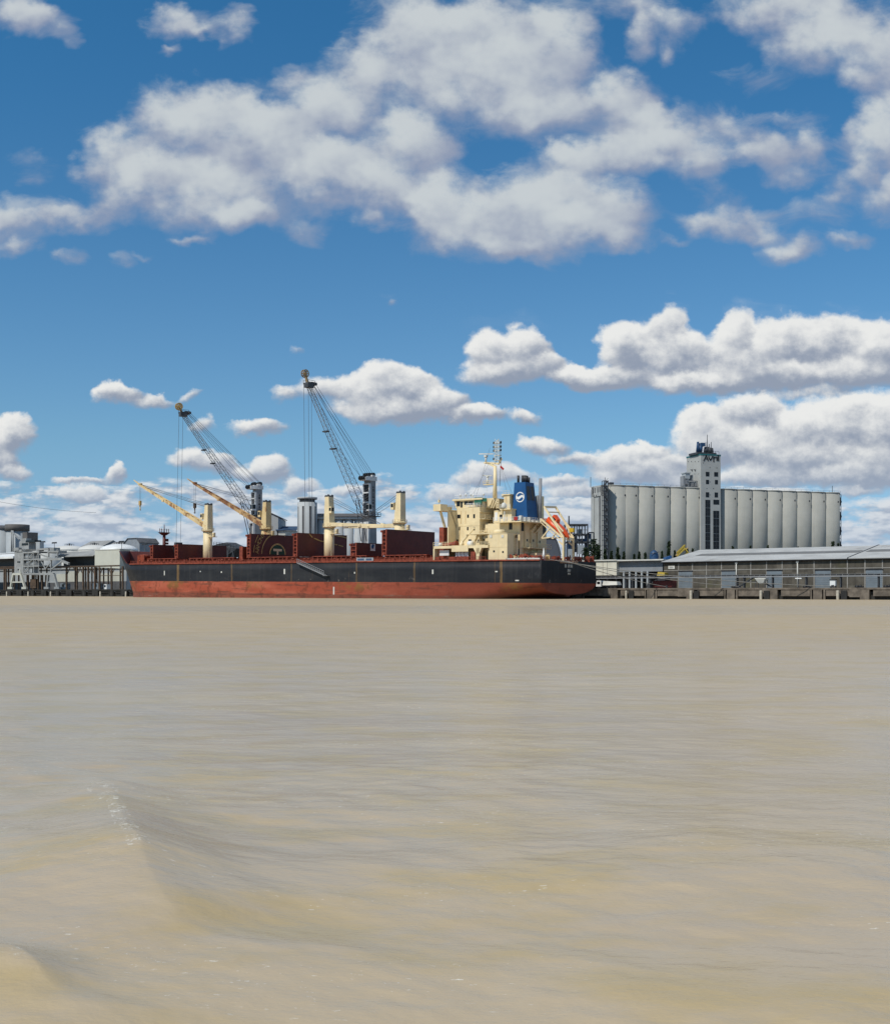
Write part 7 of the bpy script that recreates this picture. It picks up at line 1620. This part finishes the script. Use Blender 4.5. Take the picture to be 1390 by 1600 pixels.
# tanks and buildings behind
def bank(name, label, cat, px, n, group=None): f = FRM(px, n); return f, empty(name, label, cat, f.m, group)
NT_ = 60
f6, k = bank('storage_silo', 'pale grey round silo cut by the left border', 'silo', 3, NT_); c_ = f6.y(3, 850, 0); r_ = abs(f6.y(16.5, 850, 0).x)*.78; zt_ = f6.y(8, 828, 0).z
mb = MB(); mb.lathe((0, 0, 0), [(r_, 0), (r_, zt_)], 32); mb.build('shell', 'tank_grey', k); mb = MB(); mb.lathe((0, 0, zt_), [(r_+.2, 0), (r_+.2, 1.0), (r_*.6, 2.4), (.4, 2.6)], 32); mb.rail([(r_*math.cos(t_), r_*math.sin(t_), zt_+1) for t_ in np.linspace(3, 6.3, 12)], 1.1, 2, .1, 1); mb.build('roof', 'silo_dark', k)
f6, k = bank('storage_silo', 'dull grey silo block with brown roof house beside the border silo', 'silo', 27, NT_); r_ = abs(f6.y(37.5, 850, 0).x)*.85; zt_ = f6.y(27, 830, 0).z; zh = f6.y(27, 820, 0).z
mb = MB(); mb.lathe((0, 0, 0), [(r_, 0), (r_, zt_)], 28); mb.build('shell', 'tank_grey', k); a, b = f6.y(5, 825, -r_), f6.y(38, 825, -r_)
mb = MB(); mb.lathe((0, 0, zt_), [(r_*1.12, 0), (r_*1.12, zh-zt_)], 28); mb.box((a.x*.8, -r_*.3, zt_+1), (0, r_*.3, zh-.6)); mb.build('roof_house', 'brown_roof', k); mb = MB(); a, b = f6.y(35, 832, -r_-.5), f6.y(42.5, 848, -r_-.5); mb.box((a.x, -r_-.5, 0), (b.x, 0, a.z)); mb.build('stair_block', 'brown_roof', k)
mb = MB(); mb.bar(f6.y(18, 829, -r_-.4), f6.y(30, 843, -r_-.4), .7, .4); mb.tube(f6.y(18, 829, -r_-.2), f6.y(18, 862, -r_-.2), .35, n=8); mb.tube(f6.y(20.5, 829, -r_-.2), f6.y(20.5, 862, -r_-.2), .3, n=8); mb.build('pipe', 'loader_grey', k)
for i, (pa, pb_, pt, lab) in enumerate(((91, 126, 852.5, 'cream domed storage tank behind the gallery, nearest the ship loader'), (131, 164, 851.5, 'cream domed storage tank behind the gallery, in the middle of the three'), (166, 206, 850, 'whitest domed storage tank, just left of the bow'))):
    pc = (pa+pb_)/2; f7, k = bank('storage_tank', lab, 'tank', pc, 75+i*3, 'domed tanks behind the gallery'); r_ = abs(f7.y(pb_, 860, 0).x-f7.y(pa, 860, 0).x)/2*.86; zt_ = f7.y(pc, pt, 0).z; ze_ = f7.y(pc, 860.5, 0).z
    mb = MB(); mb.lathe((0, 0, 0), [(r_, 0), (r_, ze_)], 40); mb.build('shell', 'tank_white', k)
    prof = [(r_*1.01*math.cos(t_), (zt_-ze_)*math.sin(t_)) for t_ in np.linspace(0, math.pi/2*.97, 10)]; mb = MB(); mb.lathe((0, 0, ze_), prof, 40); mb.build('dome', 'tank_white' if i < 2 else 'white', k)
    mb = MB(); mb.rail([(r_*.25*math.cos(t_), r_*.25*math.sin(t_), zt_-.3) for t_ in np.linspace(0, 6.28, 7)], 1.1, 2, .12, 1); mb.tube((0, 0, zt_-.2), (0, 0, zt_+1.2), .5, .4, 8); mb.build('vent', 'dark_steel', k)
for i, (pa, pb_, pt, pe, lab) in enumerate(((119, 153, 848.5, 859, 'long grey roofed shed behind the left and middle domed tanks'), (157, 181, 849.5, 860, 'shorter grey roofed shed behind the gap before the whitest tank'))):
    f7, k = bank('warehouse', lab, 'warehouse', pa, 110); b = f7.y(pb_, pt, 0); ze_ = f7.y(pa, pe, 0).z; zr_ = f7.y(pa+8, pt, 0).z
    mb = MB(); mb.box((0, 0, 0), (b.x, 20, ze_)); mb.build('wall', 'shed_grey', k); mb = MB(); mb.prism([(-.4, -.6, ze_), (-.4, 10, zr_+1.5), (-.4, 20.6, ze_)], (b.x+.8, 0, 0)); mb.build('roof', 'roof_dull', k)
f7, k = bank('warehouse', 'dark gabled elevator house right behind the whitest domed tank', 'warehouse', 193, 95); a, b, zt_, ze_ = f7.y(194, 850, 0), f7.y(218, 850, 0), f7.y(200, 842.5, 0).z, f7.y(200, 849.5, 0).z
mb = MB(); mb.prism([(a.x, 0, 0), (a.x, 0, ze_), (a.x+(b.x-a.x)*.25, 0, zt_), (b.x-(b.x-a.x)*.2, 0, zt_), (b.x, 0, ze_), (b.x, 0, 0)], (0, 12, 0)); mb.build('wall', 'shed_grey', k)
mb = MB(); e_ = [(a.x-.3, ze_), (a.x+(b.x-a.x)*.25, zt_+.2), (b.x-(b.x-a.x)*.2, zt_+.2), (b.x+.3, ze_)]
for p_, q_ in zip(e_[:-1], e_[1:]): mb.bar((p_[0], 6, p_[1]+.15), (q_[0], 6, q_[1]+.15), 12.8, .35)
mb.build('roof', 'silo_dark', k)
f7, k = bank('tank_roof', 'low dark tank with railings, right of the grey ship loader top', 'tank', 78, 70); r_ = abs(f7.y(90, 856, 0).x); zt_ = f7.y(78, 856, 0).z
mb = MB(); mb.lathe((0, 0, 0), [(r_, 0), (r_, zt_-1), (r_*.4, zt_), (.3, zt_+.2)], 28); mb.build('shell', 'shed_grey', k)
f7, k = bank('tank_roof', 'low cream tank just left of the gallery roof, behind the loader boom', 'tank', 70, 50); r_ = abs(f7.y(84, 864, 0).x); zt_ = f7.y(70, 861, 0).z
mb = MB(); mb.lathe((0, 0, 0), [(r_, 0), (r_, zt_-.6), (r_*.5, zt_+.2), (.3, zt_+.5)], 28); mb.build('shell', 'tank_white', k)
for i, (px, pt) in enumerate(((67, 846), (85, 847.5), (190, 845.5), (226, 850))):
    f7, k = bank('light_mast', 'thin dark light mast with a crossbar behind the left bank buildings', 'light mast', px, 65+i*4, 'light masts on the left bank'); zt_ = f7.y(px, pt, 0).z
    mb = MB(); mb.tube((0, 0, 0), (0, 0, zt_), .22, .12, 7); mb.build('pole', 'dark_steel', k); mb = MB(); mb.bar((-2.0, 0, zt_), (2.0, 0, zt_), .3)
    for x_ in (-1.8, -.6, .6, 1.8): mb.box((x_-.3, -.3, zt_-.6), (x_+.3, .2, zt_))
    mb.build('lamp_bar', 'dark_steel', k)
# overhead cable across the left sky
mb = MB(); a, b = P(-160, 744, 470), P(150, 801, 520); hang(mb, a, b, .06, 3.0, 24); cbx = mb.build('power_cable', 'cable'); tag(cbx, 'single dark overhead cable sagging across the left sky', 'cable')
for i, (q_, lab) in enumerate(((a, 'steel mast carrying the cable beyond the left border'), (b, 'thin steel mast carrying the cable behind the storage tanks'))):
    if i == 1: continue
    k = empty('cable_mast', lab, 'mast', Matrix.Translation((q_.x, q_.y, GZ))); mb = MB(); mb.tube((0, 0, 0), (0, 0, q_.z-GZ), .5, .2, 8); mb.build('pole', 'dark_steel', k)
